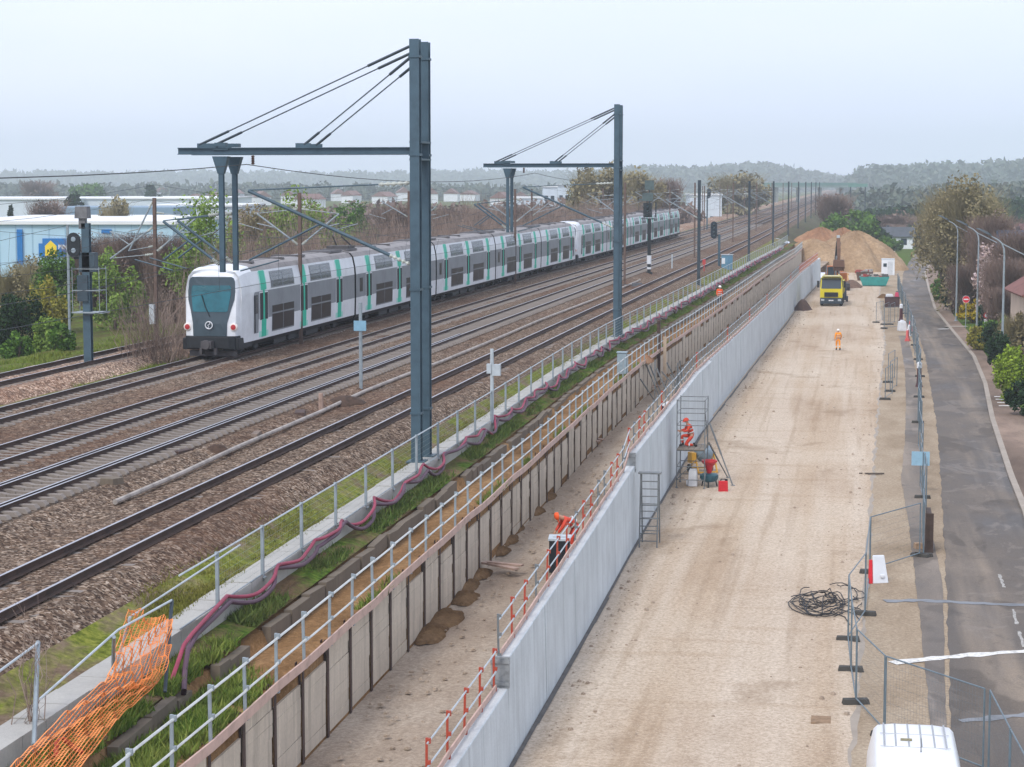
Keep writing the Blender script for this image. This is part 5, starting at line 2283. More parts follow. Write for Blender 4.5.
tag(rkm.build('trench_stones', M['trench']), 'loose stones scattered over the trench floor', 'stones', kind='stuff')


# ------------------------------------------------------------------ vehicles
M['tyre'] = paint('#1d1d1e', .85, .2, 4)
M['rim'] = paint('#8d9194', .4, .15, 4)
M['vglass'] = paint('#2b3a44', .12, .15, 1, 0, .7)


def wheel(t, x, y, r, w, rim='rim'):
    m = MB()
    m.lathe([(r * .55, -w / 2), (r * .92, -w / 2), (r, -w * .3), (r, w * .3), (r * .92, w / 2), (r * .55, w / 2)], (0, 0, 0), 20, 'x')
    o = m.build('wheel', M['tyre'], t, (x, y, r), smooth=True)
    m = MB()
    s_ = 1 if x > 0 else -1
    m.lathe([(0, s_ * w * .35), (r * .2, s_ * w * .42), (r * .5, s_ * w * .28), (r * .58, s_ * w * .49)], (0, 0, 0), 16, 'x')
    m.build('rim', M[rim], o)
    return o


def make_van(name, label, loc, rz, coat, L=4.3, W=1.83, H=1.82, group=None, cat='van', detail=True):
    """nose towards -y"""
    t = thing(name, label, cat, loc, rz, group)
    w = W / 2

    def ring(y, zb, zs, zt, ws, wt):
        return [(-ws, y, zb), (ws, y, zb), (ws + .0, y, zs), (ws * .985, y, zs + (zt - zs) * .3), (wt, y, zt - .1), (wt - .08, y, zt - .02), (wt * .5, y, zt + .02), (-wt * .5, y, zt + .02), (-wt + .08, y, zt - .02), (-wt, y, zt - .1), (-ws * .985, y, zs + (zt - zs) * .3), (-ws, y, zs)]
    m = MB()
    h = H
    rings = [ring(-L / 2, .35, .62, .72, w * .84, w * .7), ring(-L / 2 + .12, .25, .75, .88, w * .95, w * .8), ring(-L / 2 + .75, .22, .9, 1.06, w, w * .86),
             ring(-L / 2 + 1.05, .22, .95, 1.14, w, w * .86), ring(-L / 2 + 1.75, .22, .98, h - .1, w, w * .84), ring(-L / 2 + 2.1, .22, .98, h, w, w * .85),
             ring(L / 2 - .25, .22, .98, h, w, w * .86), ring(L / 2 - .08, .24, .98, h - .03, w * .99, w * .85), ring(L / 2, .3, .98, h - .12, w * .96, w * .82)]
    m.loft(rings)
    m.build('body', M[coat], t, smooth=True, bevel=0)
    if not detail:
        pass
    m = MB()
    ya, yb_ = -L / 2 + 1.1, -L / 2 + 1.72
    m.loft([[(-w * .8, ya, 1.14), (w * .8, ya, 1.14), (w * .8, ya + .01, 1.16), (-w * .8, ya + .01, 1.16)], [(-w * .74, yb_, h - .13), (w * .74, yb_, h - .13), (w * .74, yb_ + .01, h - .1), (-w * .74, yb_ + .01, h - .1)]])
    m.build('windscreen', M['vglass'], t, (0, -.015, .01))
    for s_ in (-1, 1):
        m = MB()
        m.loft([[(s_ * (w + .004), -L / 2 + 1.55, 1.02), (s_ * (w + .004), -L / 2 + 2.3, 1.02), (s_ * (w - .02), -L / 2 + 2.3, 1.02), (s_ * (w - .02), -L / 2 + 1.55, 1.02)],
                [(s_ * (w * .9), -L / 2 + 1.8, h - .2), (s_ * (w * .9), -L / 2 + 2.3, h - .2), (s_ * (w * .88), -L / 2 + 2.3, h - .2), (s_ * (w * .88), -L / 2 + 1.8, h - .2)]])
        m.build('side_window', M['vglass'], t)
        m = MB()
        m.box((s_ * (w + .12), -L / 2 + 1.5, 1.05), (.2, .1, .18))
        m.build('mirror', M['tyre'], t, bevel=.02)
        for y in (-L / 2 + .85, L / 2 - .75):
            wheel(t, s_ * (w - .1), y, .31, .2)
        m = MB()
        m.box((s_ * w * .68, -L / 2 + .08, .68), (.26, .1, .16))
        m.build('headlight', M['galvlt'], t, bevel=.02)
        m = MB()
        m.box((s_ * w * .9, L / 2 - .02, 1.0), (.1, .06, .4))
        m.build('tail_light', M['lampred'], t)
        if detail:
            m = MB()
            m.box((s_ * w * .4, L / 2 - .01, 1.4), (w * .62, .05, .45))
            m.build('rear_window', M['vglass'], t)
    m = MB()
    m.box((0, -L / 2 + .0, .42), (W * .7, .1, .2))
    m.build('bumper', M['tyre'], t)
    return t


q = P(913, 724, 1.85)
M['vanwhite'] = paint('#e6e7e8', .3, .04, 1.2)
VO = .65
van = make_van('parked_van', 'white panel van with ribbed roof parked at the bottom edge', (q.x + .0, q.y - 2.75, 0), 0, 'vanwhite', 5.6, 1.98, 1.86)
m = MB()
for x in (-.64, -.4, -.13, .13, .4, .64):
    for ya, yb_ in ((1.15, 1.95), (.15, 1.08), (-.0, -.05)):
        if yb_ > ya:
            m.box((x, (ya + yb_) / 2 + VO, 1.885), (.035, yb_ - ya, .014))
m.build('roof_rib', paint('#9c9fa2', .5, .1, 2), van)
m = MB()
m.box((0, 1.12 + VO, 1.884), (1.45, .025, .012))
m.box((0, .1 + VO, 1.884), (1.45, .02, .012))
m.build('roof_seam', paint('#b9bbbd', .4, .1, 2), van)
m = MB()
m.box((-.18, .62 + VO, 1.9), (.24, .09, .03))
m.build('roof_badge', paint('#8f8767', .6, .2, 6), van)
m = MB()
m.tube([(.1, -.25 + VO, 1.87), (.1, -.15 + VO, 2.15)], [.012, .006], 6)
m.build('aerial', M['tyre'], van)


def make_truck():
    q = P(831, 306.5)
    t = thing('dump_truck', 'yellow four-axle tipper truck facing the camera on the haul road', 'truck', q, -.02)
    yl = paint('#d9c91f', .4, .08, 1.5)
    cream = paint('#d8cf98', .5, .1, 2)
    m = MB()
    m.loft([[(-1.22, .02, .95), (1.22, .02, .95), (1.22, 1.95, .95), (-1.22, 1.95, .95)], [(-1.22, 0, 1.9), (1.22, 0, 1.9), (1.22, 1.95, 1.9), (-1.22, 1.95, 1.9)], [(-1.14, .28, 3.1), (1.14, .28, 3.1), (1.16, 1.95, 3.15), (-1.16, 1.95, 3.15)], [(-1.02, .5, 3.28), (1.02, .5, 3.28), (1.05, 1.9, 3.3), (-1.05, 1.9, 3.3)]])
    m.build('cab', yl, t, bevel=.03)
    m = MB()
    m.box((0, .95, 3.34), (2.0, 1.5, .1))
    m.lathe([(.09, 0), (.09, .16), (0, .2)], (-.8, .5, 3.38), 8)
    m.lathe([(.09, 0), (.09, .16), (0, .2)], (.8, .5, 3.38), 8)
    m.build('cab_roof', cream, t)
    m = MB()
    m.loft([[(-1.08, -.02, 1.98), (1.08, -.02, 1.98), (1.08, .04, 1.98), (-1.08, .04, 1.98)], [(-1.04, .24, 3.02), (1.04, .24, 3.02), (1.04, .32, 3.02), (-1.04, .32, 3.02)]])
    m.build('windscreen', M['vglass'], t)
    m = MB()
    m.box((0, .02, 3.12), (2.2, .35, .08))
    m.build('sun_visor', M['tdark'], t)
    m = MB()
    m.box((0, -.02, 1.32), (1.5, .1, .5))
    for k in range(4):
        m.box((0, -.08, 1.14 + k * .12), (1.4, .03, .05))
    m.build('grille', M['tdark'], t)
    m = MB()
    m.box((0, .12, .62), (2.46, .5, .62), taper=.97)
    m.box((0, -.1, .5), (1.0, .1, .24))
    m.build('bumper', paint('#2c3a46', .55, .15, 2), t, bevel=.03)
    for s_ in (-1, 1):
        m = MB()
        m.box((s_ * .92, -.15, .72), (.36, .06, .2))
        m.build('headlight', M['galvlt'], t, bevel=.02)
        m = MB()
        m.box((s_ * 1.45, .2, 2.45), (.24, .14, .75))
        m.bar((s_ * 1.15, .25, 2.8), (s_ * 1.45, .2, 2.75), .05)
        m.build('mirror', M['tyre'], t, bevel=.03)
        m = MB()
        m.box((s_ * 1.23, 1.0, 2.5), (.02, 1.0, .75))
        m.build('side_window', M['vglass'], t)
        for y in (1.35, 3.2, 5.6, 6.95):
            wheel(t, s_ * 1.06, y, .52, .32)
    m = MB()
    m.box((0, -.16, .68), (.52, .02, .12))
    m.build('number_plate', M['twhite'], t)
    m = MB()
    m.box((0, 4.6, .85), (.9, 6.4, .3))
    m.build('chassis', M['tdark'], t)
    m = MB()
    body = paint('#c9b93a', .5, .15, 2)
    rings = []
    m.box((-1.2, 5.0, 2.0), (.08, 5.2, 1.35))
    m.box((1.2, 5.0, 2.0), (.08, 5.2, 1.35))
    m.box((0, 2.44, 2.15), (2.4, .08, 1.7))
    m.box((0, 7.6, 1.95), (2.4, .08, 1.2))
    m.box((0, 5.0, 1.3), (2.4, 5.2, .1))
    for k in range(6):
        for s_ in (-1, 1):
            m.box((s_ * 1.26, 2.8 + k * .9, 2.0), (.06, .1, 1.3))
    m.build('tipper_body', body, t)
    return t


make_truck()
heap('steel_offcuts', 'dark brown wedge of earth at the foot of the concrete wall', 'earth pile', P(802.5, 310), .9, 2.4, 1.15, paint('#4f3a31', .9, .25, 3), 91, n=12)


def make_excavator():
    q = P(835, 296)
    q = Vector((q.x, q.y + 14, 0))
    t = thing('excavator', 'orange-brown excavator behind the truck with its dark boom raised', 'excavator', q, .1)
    og = paint('#b4692c', .5, .18, 2)
    dk = paint('#2f2c2b', .6, .2, 2)
    for s_ in (-1, 1):
        m = MB()
        prof = [(-2.0, .15), (-1.7, 0), (1.7, 0), (2.0, .15), (2.1, .5), (1.8, .9), (-1.8, .9), (-2.1, .5)]
        m.prism([(a, b) for a, b in prof], 'x', s_ * 1.25 - .3, s_ * 1.25 + .3)
        m.build('crawler_track', dk, t)
    m = MB()
    m.lathe([(.8, .8), (.8, 1.15), (0, 1.15)], n=14)
    m.box((0, .5, 1.7), (2.5, 3.2, 1.1))
    m.box((0, 2.2, 1.7), (2.5, .6, 1.3), taper=.85)
    m.build('house', og, t, bevel=.05)
    m = MB()
    m.box((-.8, -.5, 2.3), (.95, 1.5, 1.7), taper=.9)
    m.build('cab', og, t, bevel=.04)
    m = MB()
    m.box((-.8, -1.22, 2.45), (.8, .06, 1.1))
    m.box((-1.27, -.5, 2.5), (.04, 1.1, .9))
    m.build('cab_window', M['vglass'], t)
    m = MB()
    m.loft([[(-.25, -.4, 1.8), (.25, -.4, 1.8), (.25, .1, 1.8), (-.25, .1, 1.8)], [(-.32, -1.3, 4.2), (.32, -1.3, 4.2), (.32, -.6, 4.2), (-.32, -.6, 4.2)], [(-.26, -2.4, 6.1), (.26, -2.4, 6.1), (.26, -1.9, 6.3), (-.26, -1.9, 6.3)]])
    m.build('boom', dk, t)
    m = MB()
    m.tube([(-.2, -1.2, 2.0), (-.2, -1.9, 4.4)], .1, 8)
    m.tube([(.2, -1.2, 2.0), (.2, -1.9, 4.4)], .1, 8)
    m.build('ram', M['rim'], t)
    m = MB()
    m.loft([[(-.22, -2.0, 6.7), (.22, -2.0, 6.7), (.22, -1.6, 6.6), (-.22, -1.6, 6.6)], [(-.22, -2.9, 5.4), (.22, -2.9, 5.4), (.22, -2.4, 5.4), (-.22, -2.4, 5.4)], [(-.17, -3.2, 3.9), (.17, -3.2, 3.9), (.17, -2.9, 3.9), (-.17, -2.9, 3.9)]])
    m.build('stick', paint('#6b4a33', .6, .2, 2), t)
    m = MB()
    m.box((0, -1.85, 6.85), (.4, .3, .36))
    m.build('stick_head', M['galvlt'], t, bevel=.03)
    m = MB()
    m.loft([[(-.65, -3.4, 3.9), (.65, -3.4, 3.9), (.65, -2.7, 4.0), (-.65, -2.7, 4.0)], [(-.7, -3.6, 3.1), (.7, -3.6, 3.1), (.7, -2.6, 3.0), (-.7, -2.6, 3.0)], [(-.65, -3.2, 2.6), (.65, -3.2, 2.6), (.65, -2.8, 2.6), (-.65, -2.8, 2.6)]])
    for k in range(5):
        m.box((-.55 + k * .275, -3.55, 2.75), (.1, .1, .35))
    m.build('bucket', paint('#5e3f2b', .7, .25, 2), t)


make_excavator()
# far spoil heaps closing the works
q = P(862, 281)
hd_ = 325
c = D(857, hd_, 0)
heap('spoil_heap', 'big sandy brown spoil heap closing off the end of the haul road', 'spoil heap', c, 7.8, 13, 6.1, M['heap'], 21, n=40, rough=.16, ncr=20)
c = D(822, 345, .5)
heap('spoil_heap', 'orange clay heap left of the big sandy heap', 'spoil heap', c, 6.8, 15, 5.7, M['clay'], 22, n=36, rough=.18, ncr=18)
c = D(843, 352, .5)
heap('spoil_heap', 'lower reddish clay heap between the two larger heaps', 'spoil heap', c, 6, 12, 5.5, M['clay'], 23, n=30, rough=.18, ncr=16)
c = D(842, 328, 0)
heap('spoil_heap', 'sandy shoulder of spoil between the orange heap and the big heap', 'spoil heap', c, 6.6, 12, 5.2, M['heap'], 26, n=36, rough=.18, ncr=18)
c = D(814, 322, 1.0)
heap('spoil_heap', 'tan lower heap in front of the orange clay heap', 'spoil heap', c, 6.0, 9, 3.9, M['heap'], 27, n=32, rough=.18, ncr=16)
c = D(853, 268, 0)
heap('spoil_heap', 'low dark pile of brushwood and earth before the sandy heap', 'spoil heap', c, 1.6, 3, 1.0, paint('#6d5546', .95, .3, 3), 24, n=16)
c = D(843, 285, 0)
m = MB()
m.box((0, 0, .5), (1.9, 1.3, .9), .2, 0, .85)
m.box((.6, .1, 1.0), (.7, .6, .25), .5)
tag(m.build('sand_bags', paint('#c79d6c', .85, .2, 2), None, c, bevel=.06), 'tan bulk bags standing behind the yellow truck', 'bags')
c = D(844.5, 236, 0)
m = MB()
m.box((0, 0, .9), (.9, 1.6, 1.4), 0, 0, .9)
m.box((0, -.6, 1.75), (.7, .5, .35))
for s_ in (-1, 1):
    m.lathe([(0, -.12), (.35, -.12), (.35, .12), (0, .12)], (s_ * .5, -.4, .35), 12, 'x')
tag(m.build('site_dumper', paint('#39414d', .6, .2, 2), None, c, bevel=.04), 'dark blue compressor trailer right behind the yellow truck', 'trailer')


def skip(px, d, W, label, col, L=2.0):
    c = D(px, d, 0)
    t = thing('skip', label, 'skip', c)
    m = MB()
    a, b = W / 2 * .78, W / 2
    rings = [[(-a, -L / 2, .1), (a, -L / 2, .1), (a, L / 2, .1), (-a, L / 2, .1)], [(-b, -L / 2 - .1, 1.25), (b, -L / 2 - .1, 1.25), (b, L / 2 + .1, 1.25), (-b, L / 2 + .1, 1.25)],
             [(-b + .08, -L / 2, 1.25), (b - .08, -L / 2, 1.25), (b - .08, L / 2, 1.25), (-b + .08, L / 2, 1.25)], [(-b + .1, -L / 2 + .02, .9), (b - .1, -L / 2 + .02, .9), (b - .1, L / 2 - .02, .9), (-b + .1, L / 2 - .02, .9)]]
    m.loft(rings)
    for k in range(5):
        x = -a * .8 + k * a * .4
        m.box((x, -L / 2 - .07, .65), (.08, .1, .95))
    m.build('tub', col, t)
    m = MB()
    rr3 = random.Random(px)
    for k in range(26):
        m.box((rr3.uniform(-b * .8, b * .8), rr3.uniform(-L * .35, L * .35), rr3.uniform(1.1, 1.5)), (rr3.uniform(.2, .7), rr3.uniform(.2, .6), rr3.uniform(.1, .4)), rr3.uniform(0, 3), rr3.choice([0, 0, 1, 2]))
    m.build('rubbish', [paint('#a9a29b', .8, .2, 3), paint('#a8453f', .7, .2, 3), paint('#5d5a58', .8, .2, 3)], t)


skip(876, 272, 3.9, 'turquoise skip heaped with rubble beside the haul road', paint('#35958f', .5, .15, 2), 2.2)
skip(866, 287, 2.4, 'dark brown skip left of the turquoise one', paint('#5b463b', .6, .2, 2))
c = D(889.5, 305, 0)
t = thing('site_cabin', 'small white site cabin standing behind the turquoise skip', 'cabin', c)
m = MB()
m.box((0, 0, 1.15), (1.9, 2.4, 2.3))
m.build('wall', M['twhite'], t, bevel=.03)
m = MB()
m.box((0, 0, 2.36), (2.0, 2.5, .1), taper=.95)
m.build('roof', M['galvlt'], t)
m = MB()
m.box((.3, -1.21, 1.05), (.75, .04, 1.9))
m.build('door', paint('#c5c9cc', .5, .1, 2), t)
m = MB()
m.box((-.45, -1.21, 1.5), (.5, .03, .5))
m.build('window', M['vglass'], t)
q = P(892, 307)
t = thing('storage_bin', 'dark brown storage bin beside the fence with pink and white sacks', 'bin', (q.x, q.y, 0))
m = MB()
m.box((0, 0, .55), (1.6, 1.1, 1.0), taper=1.0)
m.box((0, 0, 1.08), (1.68, 1.18, .08))
for k in (-.7, .7):
    m.box((k, -.5, .04), (.15, .15, .1))
m.build('bin', paint('#4c3636', .7, .2, 3), t)
m = MB()
m.box((-.3, .1, 1.28), (.8, .6, .3), .2, 0, .8)
m.build('white_sack', M['twhite'], t, bevel=.05)
m = MB()
m.box((.5, 0, 1.38), (.35, .5, .5), .4, 0, .7)
m.build('pink_sack', paint('#d8486a', .6, .1, 3), t, bevel=.05)
q = P(883, 298)
heap('dark_heap', 'small dark heap beside the brown storage bin', 'heap', (q.x, q.y, 0), .7, .9, .5, M['spill'], 55, n=10)
q = P(902, 331)
m = MB()
m.box((0, 0, .45), (.75, .8, .9), .3, 0, .82)
m.box((0, 0, .95), (.3, .4, .15), .6)
tag(m.build('bulk_bag', M['shirtw'], None, (q.x, q.y, 0), bevel=.08), 'white bulk bag standing beside the red and white barrier', 'bag')
for k in range(4):
    q = P(907.5 + k * 1.4, 341 - k * 5)
    t = thing('road_barrier', ['nearest', 'second', 'third', 'farthest'][k] + ' red and white plastic barrier in the short row by the road fence', 'barrier', (q.x, q.y, 0), 1.45)
    m = MB()
    m.loft([[(-.55, -.22, 0), (.55, -.22, 0), (.55, .22, 0), (-.55, .22, 0)], [(-.55, -.1, .35), (.55, -.1, .35), (.55, .1, .35), (-.55, .1, .35)], [(-.5, -.07, .95), (.5, -.07, .95), (.5, .07, .95), (-.5, .07, .95)]])
    m.build('shell', paint('#d8625f', .45, .1, 3) if k % 2 == 0 else M['twhite'], t, bevel=.03)
    m = MB()
    m.box((0, 0, .97), (.3, .1, .1))
    m.build('lug', M['twhite'], t)
for k, (px, py) in enumerate(((919, 387), (901, 321))):
    q = P(px, py)
    t = thing('marker_bollard', ['dark bollard with white cap at the bend of the road fence', 'dark red bollard farther along the road fence'][k], 'bollard', (q.x, q.y, 0))
    m = MB()
    m.box((0, 0, .1), (.5, .5, .2), taper=.8)
    m.lathe([(.2, .15), (.17, .3), (.15, 1.25), (0, 1.3)], n=12)
    m.build('post', paint('#4d2a2e', .5, .15, 3), t)
    m = MB()
    m.lathe([(.17, 1.28), (.17, 1.6), (.08, 1.7), (0, 1.7)], n=12)
    m.build('cap', M['twhite'], t)

# ------------------------------------------------------------------ street lamps and signs
lamp_px = [((1001.5, 377), 'nearest street lamp on the pavement, its arm slanting over the road'), ((976.5, 342), 'second street lamp along the pavement from the camera'), ((956, 321), 'third street lamp along the pavement from the camera'), ((948, 304), 'fourth street lamp along the pavement from the camera'), ((942.5, 294), 'fifth street lamp along the pavement, farthest of the row')]
lp = None
for (px, py), lab in lamp_px:
    q = P(px, py, .12)
    if lp is None:
        lp = thing('street_lamp', lab, 'street lamp', q, 0, 'street lamps along the pavement')
        m = MB()
        m.tube([(0, 0, 0), (0, 0, 1.2), (0, 0, 8.5), (-.04, 0, 8.95), (-.18, 0, 9.3), (-.45, 0, 9.55), (-.95, 0, 9.82)], [.11, .1, .065, .06, .055, .05, .045], 10)
        m.lathe([(.2, 0), (.2, .06), (.11, .1)], n=10)
        m.build('pole', M['galv'], lp, smooth=True)
        m = MB()
        m.tube([(1.5, 0, 8.45), (.0, 0, 9.2), (-.3, 0, 9.38)], .04, 8)
        m.build('arm', M['galv'], lp)
        m = MB()
        a, b = Vector((-.9, 0, 9.8)), Vector((-1.95, 0, 10.33))
        d = (b - a).normalized()
        rings = []
        for u, wd, th in ((0, .08, .07), (.2, .2, .15), (.7, .22, .15), (1, .1, .05)):
            c = a + (b - a) * u
            nrm = Vector((-d.z, 0, d.x)) * (-1)
            rings.append([c + Vector((0, -wd, 0)), c + Vector((0, wd, 0)), c + Vector((0, wd, 0)) + nrm * th, c + Vector((0, -wd, 0)) + nrm * th])
        m.loft(rings)
        m.build('lamp_head', paint('#59636a', .4, .12, 2), lp)
    else:
        copy_tree(lp, None, lab, q)
q = P(965.5, 328, .12)
t = thing('no_entry_sign', 'red round no-entry sign with white bar beside the pavement', 'sign', q, -.08)
m = MB()
m.tube([(0, .03, 0), (0, .03, 3.0)], .035, 8)
m.build('post', M['galv'], t)
m = MB()
m.lathe([(0, -.015), (.33, -.015), (.33, .01), (0, .01)], (0, 0, 2.68), 24, 'y')
m.build('disc', paint('#cf2431', .4, .06, 2), t)
m = MB()
m.box((0, -.025, 2.68), (.44, .012, .1))
m.tube([(.33 * math.cos(2 * PI * k / 24), -.018, 2.68 + .33 * math.sin(2 * PI * k / 24)) for k in range(25)], .014, 5, caps=False)
m.build('bar', M['twhite'], t)
q = P(986, 347, .12)
t = thing('traffic_sign', 'small round red-rimmed sign over a white plate by the hedge', 'sign', q, -.1)
m = MB()
m.tube([(0, .03, 0), (0, .03, 2.9)], .03, 8)
m.build('post', M['galv'], t)
m = MB()
m.lathe([(0, -.01), (.26, -.01), (.26, .01), (0, .01)], (0, 0, 2.62), 20, 'y')
m.build('disc', paint('#c23a45', .4, .08, 2), t)
m = MB()
m.lathe([(0, -.02), (.16, -.02), (.16, -.012), (0, -.012)], (0, 0, 2.62), 18, 'y')
m.box((0, -.015, 2.08), (.44, .02, .44))
m.build('plate', M['twhite'], t)
# ------------------------------------------------------------------ vegetation
LM = {
    'spring': leafmat('spring_leaf', ['#5c7636', '#7b9542', '#8ea551', '#6d863e']),
    'green': leafmat('mid_leaf', ['#3d5a28', '#52722f', '#6a8a3c', '#486430']),
    'dark': leafmat('dark_leaf', ['#1f3020', '#2b4028', '#3a4f30', '#26382a']),
    'olive': leafmat('olive_leaf', ['#746c4f', '#8c825f', '#a39872', '#7c7258']),
    'lime': leafmat('lime_leaf', ['#6f8628', '#869c34', '#98ac44', '#798f2e']),
    'yellow': leafmat('yellow_bloom', ['#b99a1e', '#cdae2e', '#a8922c', '#8c8a30']),
    'brown': leafmat('brown_twig', ['#6c5b52', '#806d62', '#948277', '#75635c']),
    'gold': leafmat('gold_leaf', ['#8a8434', '#a39b44', '#77763a', '#989044']),
    'blossom': leafmat('blossom', ['#c9aeb0', '#d8c8c8', '#a58c80', '#bda79c']),
    'conifer': leafmat('conifer_leaf', ['#1d3527', '#27452f', '#33533a', '#213c2c']),
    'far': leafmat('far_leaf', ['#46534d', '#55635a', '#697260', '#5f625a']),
}
M['bark'] = paint('#5b4d43', .9, .25, 3)
M['twig'] = leafmat('bare_twig', ['#62524a', '#7b685e', '#8f7d72', '#9a897e'])


def leaf_quads(cent, size, rs, up=.3):
    """one small bent leaf clump (a rhomb) at every centre"""
    n = len(cent)
    a = rs.normal(size=(n, 3))
    a /= np.linalg.norm(a, axis=1)[:, None]
    b = rs.normal(size=(n, 3))
    b -= a * (a * b).sum(1)[:, None]
    b /= np.linalg.norm(b, axis=1)[:, None]
    s = size * (.55 + .9 * rs.rand(n))[:, None]
    v = np.stack([cent - a * s, cent - b * s * .55, cent + a * s, cent + b * s * .55], 1).reshape(-1, 3)
    f = np.arange(4 * n).reshape(n, 4)
    return v, f


def crown_points(n, w, h, z0, rs, nclump=26, shape='round', hollow=.55):
    """points in clumps spread through the crown's volume"""
    cl = []
    for i in range(nclump):
        while True:
            p = rs.uniform(-1, 1, 3)
            r = np.linalg.norm(p)
            if r < 1 and r > hollow * .6:
                break
        if shape == 'cone':
            t = (p[2] + 1) / 2
            k = (1 - t) * .95 + .06
            p = np.array([p[0] * k, p[1] * k, p[2]])
        cl.append(p)
    cl = np.array(cl)
    idx = rs.randint(0, nclump, n)
    cr = (.2 + .22 * rs.rand(nclump)) * (1 if shape == 'round' else .75)
    d = rs.normal(size=(n, 3))
    d /= np.linalg.norm(d, axis=1)[:, None]
    pts = cl[idx] + d * (cr[idx] * rs.rand(n) ** .45)[:, None]
    pts[:, 0] *= w / 2
    pts[:, 1] *= w / 2
    pts[:, 2] = z0 + (pts[:, 2] + 1) / 2 * (h - z0)
    return pts


def twigs(n, w, h, rs, base_w=.3, spread=.5, z0=0., th=.014, seg=3):
    """n thin stems rising and fanning out; each a tapered two-sided blade"""
    t = np.linspace(0, 1, seg + 1)
    ang = rs.rand(n) * 2 * PI
    r0 = np.sqrt(rs.rand(n)) * w / 2 * base_w
    r1 = r0 + rs.rand(n) * w / 2 * spread
    hh = h * (.55 + .45 * rs.rand(n))
    zz = z0 + (h - z0) * .55 * rs.rand(n) * (1 if z0 > 0 else 0)
    vs = []
    wig = rs.normal(size=(n, seg + 1, 2)) * .05 * h
    wig[:, 0] = 0
    P_ = np.zeros((n, seg + 1, 3))
    for k in range(seg + 1):
        r = r0 + (r1 - r0) * t[k] ** 1.3
        P_[:, k, 0] = np.cos(ang) * r + wig[:, k, 0]
        P_[:, k, 1] = np.sin(ang) * r + wig[:, k, 1]
        P_[:, k, 2] = zz + (hh - zz) * t[k]
    side = np.stack([-np.sin(ang + 1), np.cos(ang + 1), np.zeros(n)], 1)
    wd = th * (1 - .75 * t)
    V = np.stack([P_ - side[:, None] * wd[None, :, None], P_ + side[:, None] * wd[None, :, None]], 2)
    V = V.reshape(n, (seg + 1) * 2, 3)
    base = (np.arange(n) * (seg + 1) * 2)[:, None]
    F_ = []
    for k in range(seg):
        F_.append(np.stack([base[:, 0] + 2 * k, base[:, 0] + 2 * k + 1, base[:, 0] + 2 * k + 3, base[:, 0] + 2 * k + 2], 1))
    return V.reshape(-1, 3), np.concatenate(F_)


def trunk_mesh(h, r, rs, limbs=6, w=3., bare=False):
    m = MB()
    pts = [(0, 0, -.3), (rs.uniform(-.1, .1), rs.uniform(-.1, .1), h * .3), (rs.uniform(-.25, .25), rs.uniform(-.25, .25), h * .6), (rs.uniform(-.3, .3), rs.uniform(-.3, .3), h * .92)]
    m.tube(pts, [r, r * .75, r * .45, r * .1], 7)
    for i in range(limbs):
        t = .25 + .6 * rs.rand()
        k = min(2, int(t * 3))
        p0 = Vector(pts[k]).lerp(Vector(pts[k + 1]), t * 3 - k)
        a = rs.rand() * 2 * PI
        L = w * .45 * (.6 + .5 * rs.rand()) * (1.1 - t * .6)
        p1 = p0 + Vector((math.cos(a) * L * .5, math.sin(a) * L * .5, L * .45))
        p2 = p0 + Vector((math.cos(a) * L, math.sin(a) * L, L * (.8 + .4 * rs.rand())))
        m.tube([p0, p1, p2], [r * .35, r * .2, r * .05], 5)
        for j in range(3 if bare else 1):
            b = a + rs.uniform(-1, 1)
            q = p0.lerp(p2, .5 + .4 * rs.rand())
            m.tube([q, q + Vector((math.cos(b) * L * .4, math.sin(b) * L * .4, L * .35))], [r * .14, r * .03], 4)
    return m


def tree(name, label, cat, px, dist, zb, top_py, w_px, kind, group=None, n=2200, leaf=None, trunk=True, seed=0, shape='round', z0f=.22):
    rs = np.random.RandomState(seed + int(px) * 7 + int(dist))
    h = ZY(top_py, dist) - zb
    w = w_px / F * dist
    loc = D(px, dist, zb)
    t = thing(name, label, cat, loc, 0, group)
    if trunk:
        tm = trunk_mesh(h * .95, max(.08, h * .022), rs, 7, w, kind in ('brown',))
        tm.build('trunk', M['bark'], t, smooth=True)
    leaf = leaf or max(.12, dist * .0011)
    if kind == 'brown':
        v, f = twigs(n, w, h, rs, .25, 1.0, h * z0f if trunk else 0, max(.016, dist * .00016), 3)
        v2, f2 = leaf_quads(crown_points(n // 2, w * .95, h, h * z0f, rs, 30), leaf * .7, rs)
        v, f = np.concatenate([v, v2]), np.concatenate([f, f2 + len(v)])
        np_mesh('crown', v, f, LM['brown'], t)
    elif kind == 'olive':
        pts = crown_points(n, w, h, h * z0f, rs, 44, 'round', .3)
        v, f = leaf_quads(pts, leaf, rs)
        v2, f2 = twigs(n // 3, w, h, rs, .3, .9, h * .25, max(.014, dist * .00013), 3)
        v, f = np.concatenate([v, v2]), np.concatenate([f, f2 + len(v)])
        np_mesh('crown', v, f, LM['olive'], t)
    else:
        pts = crown_points(n, w, h, h * z0f, rs, 34, shape, .35)
        v, f = leaf_quads(pts, leaf, rs)
        np_mesh('crown', v, f, LM[kind], t)
    return t


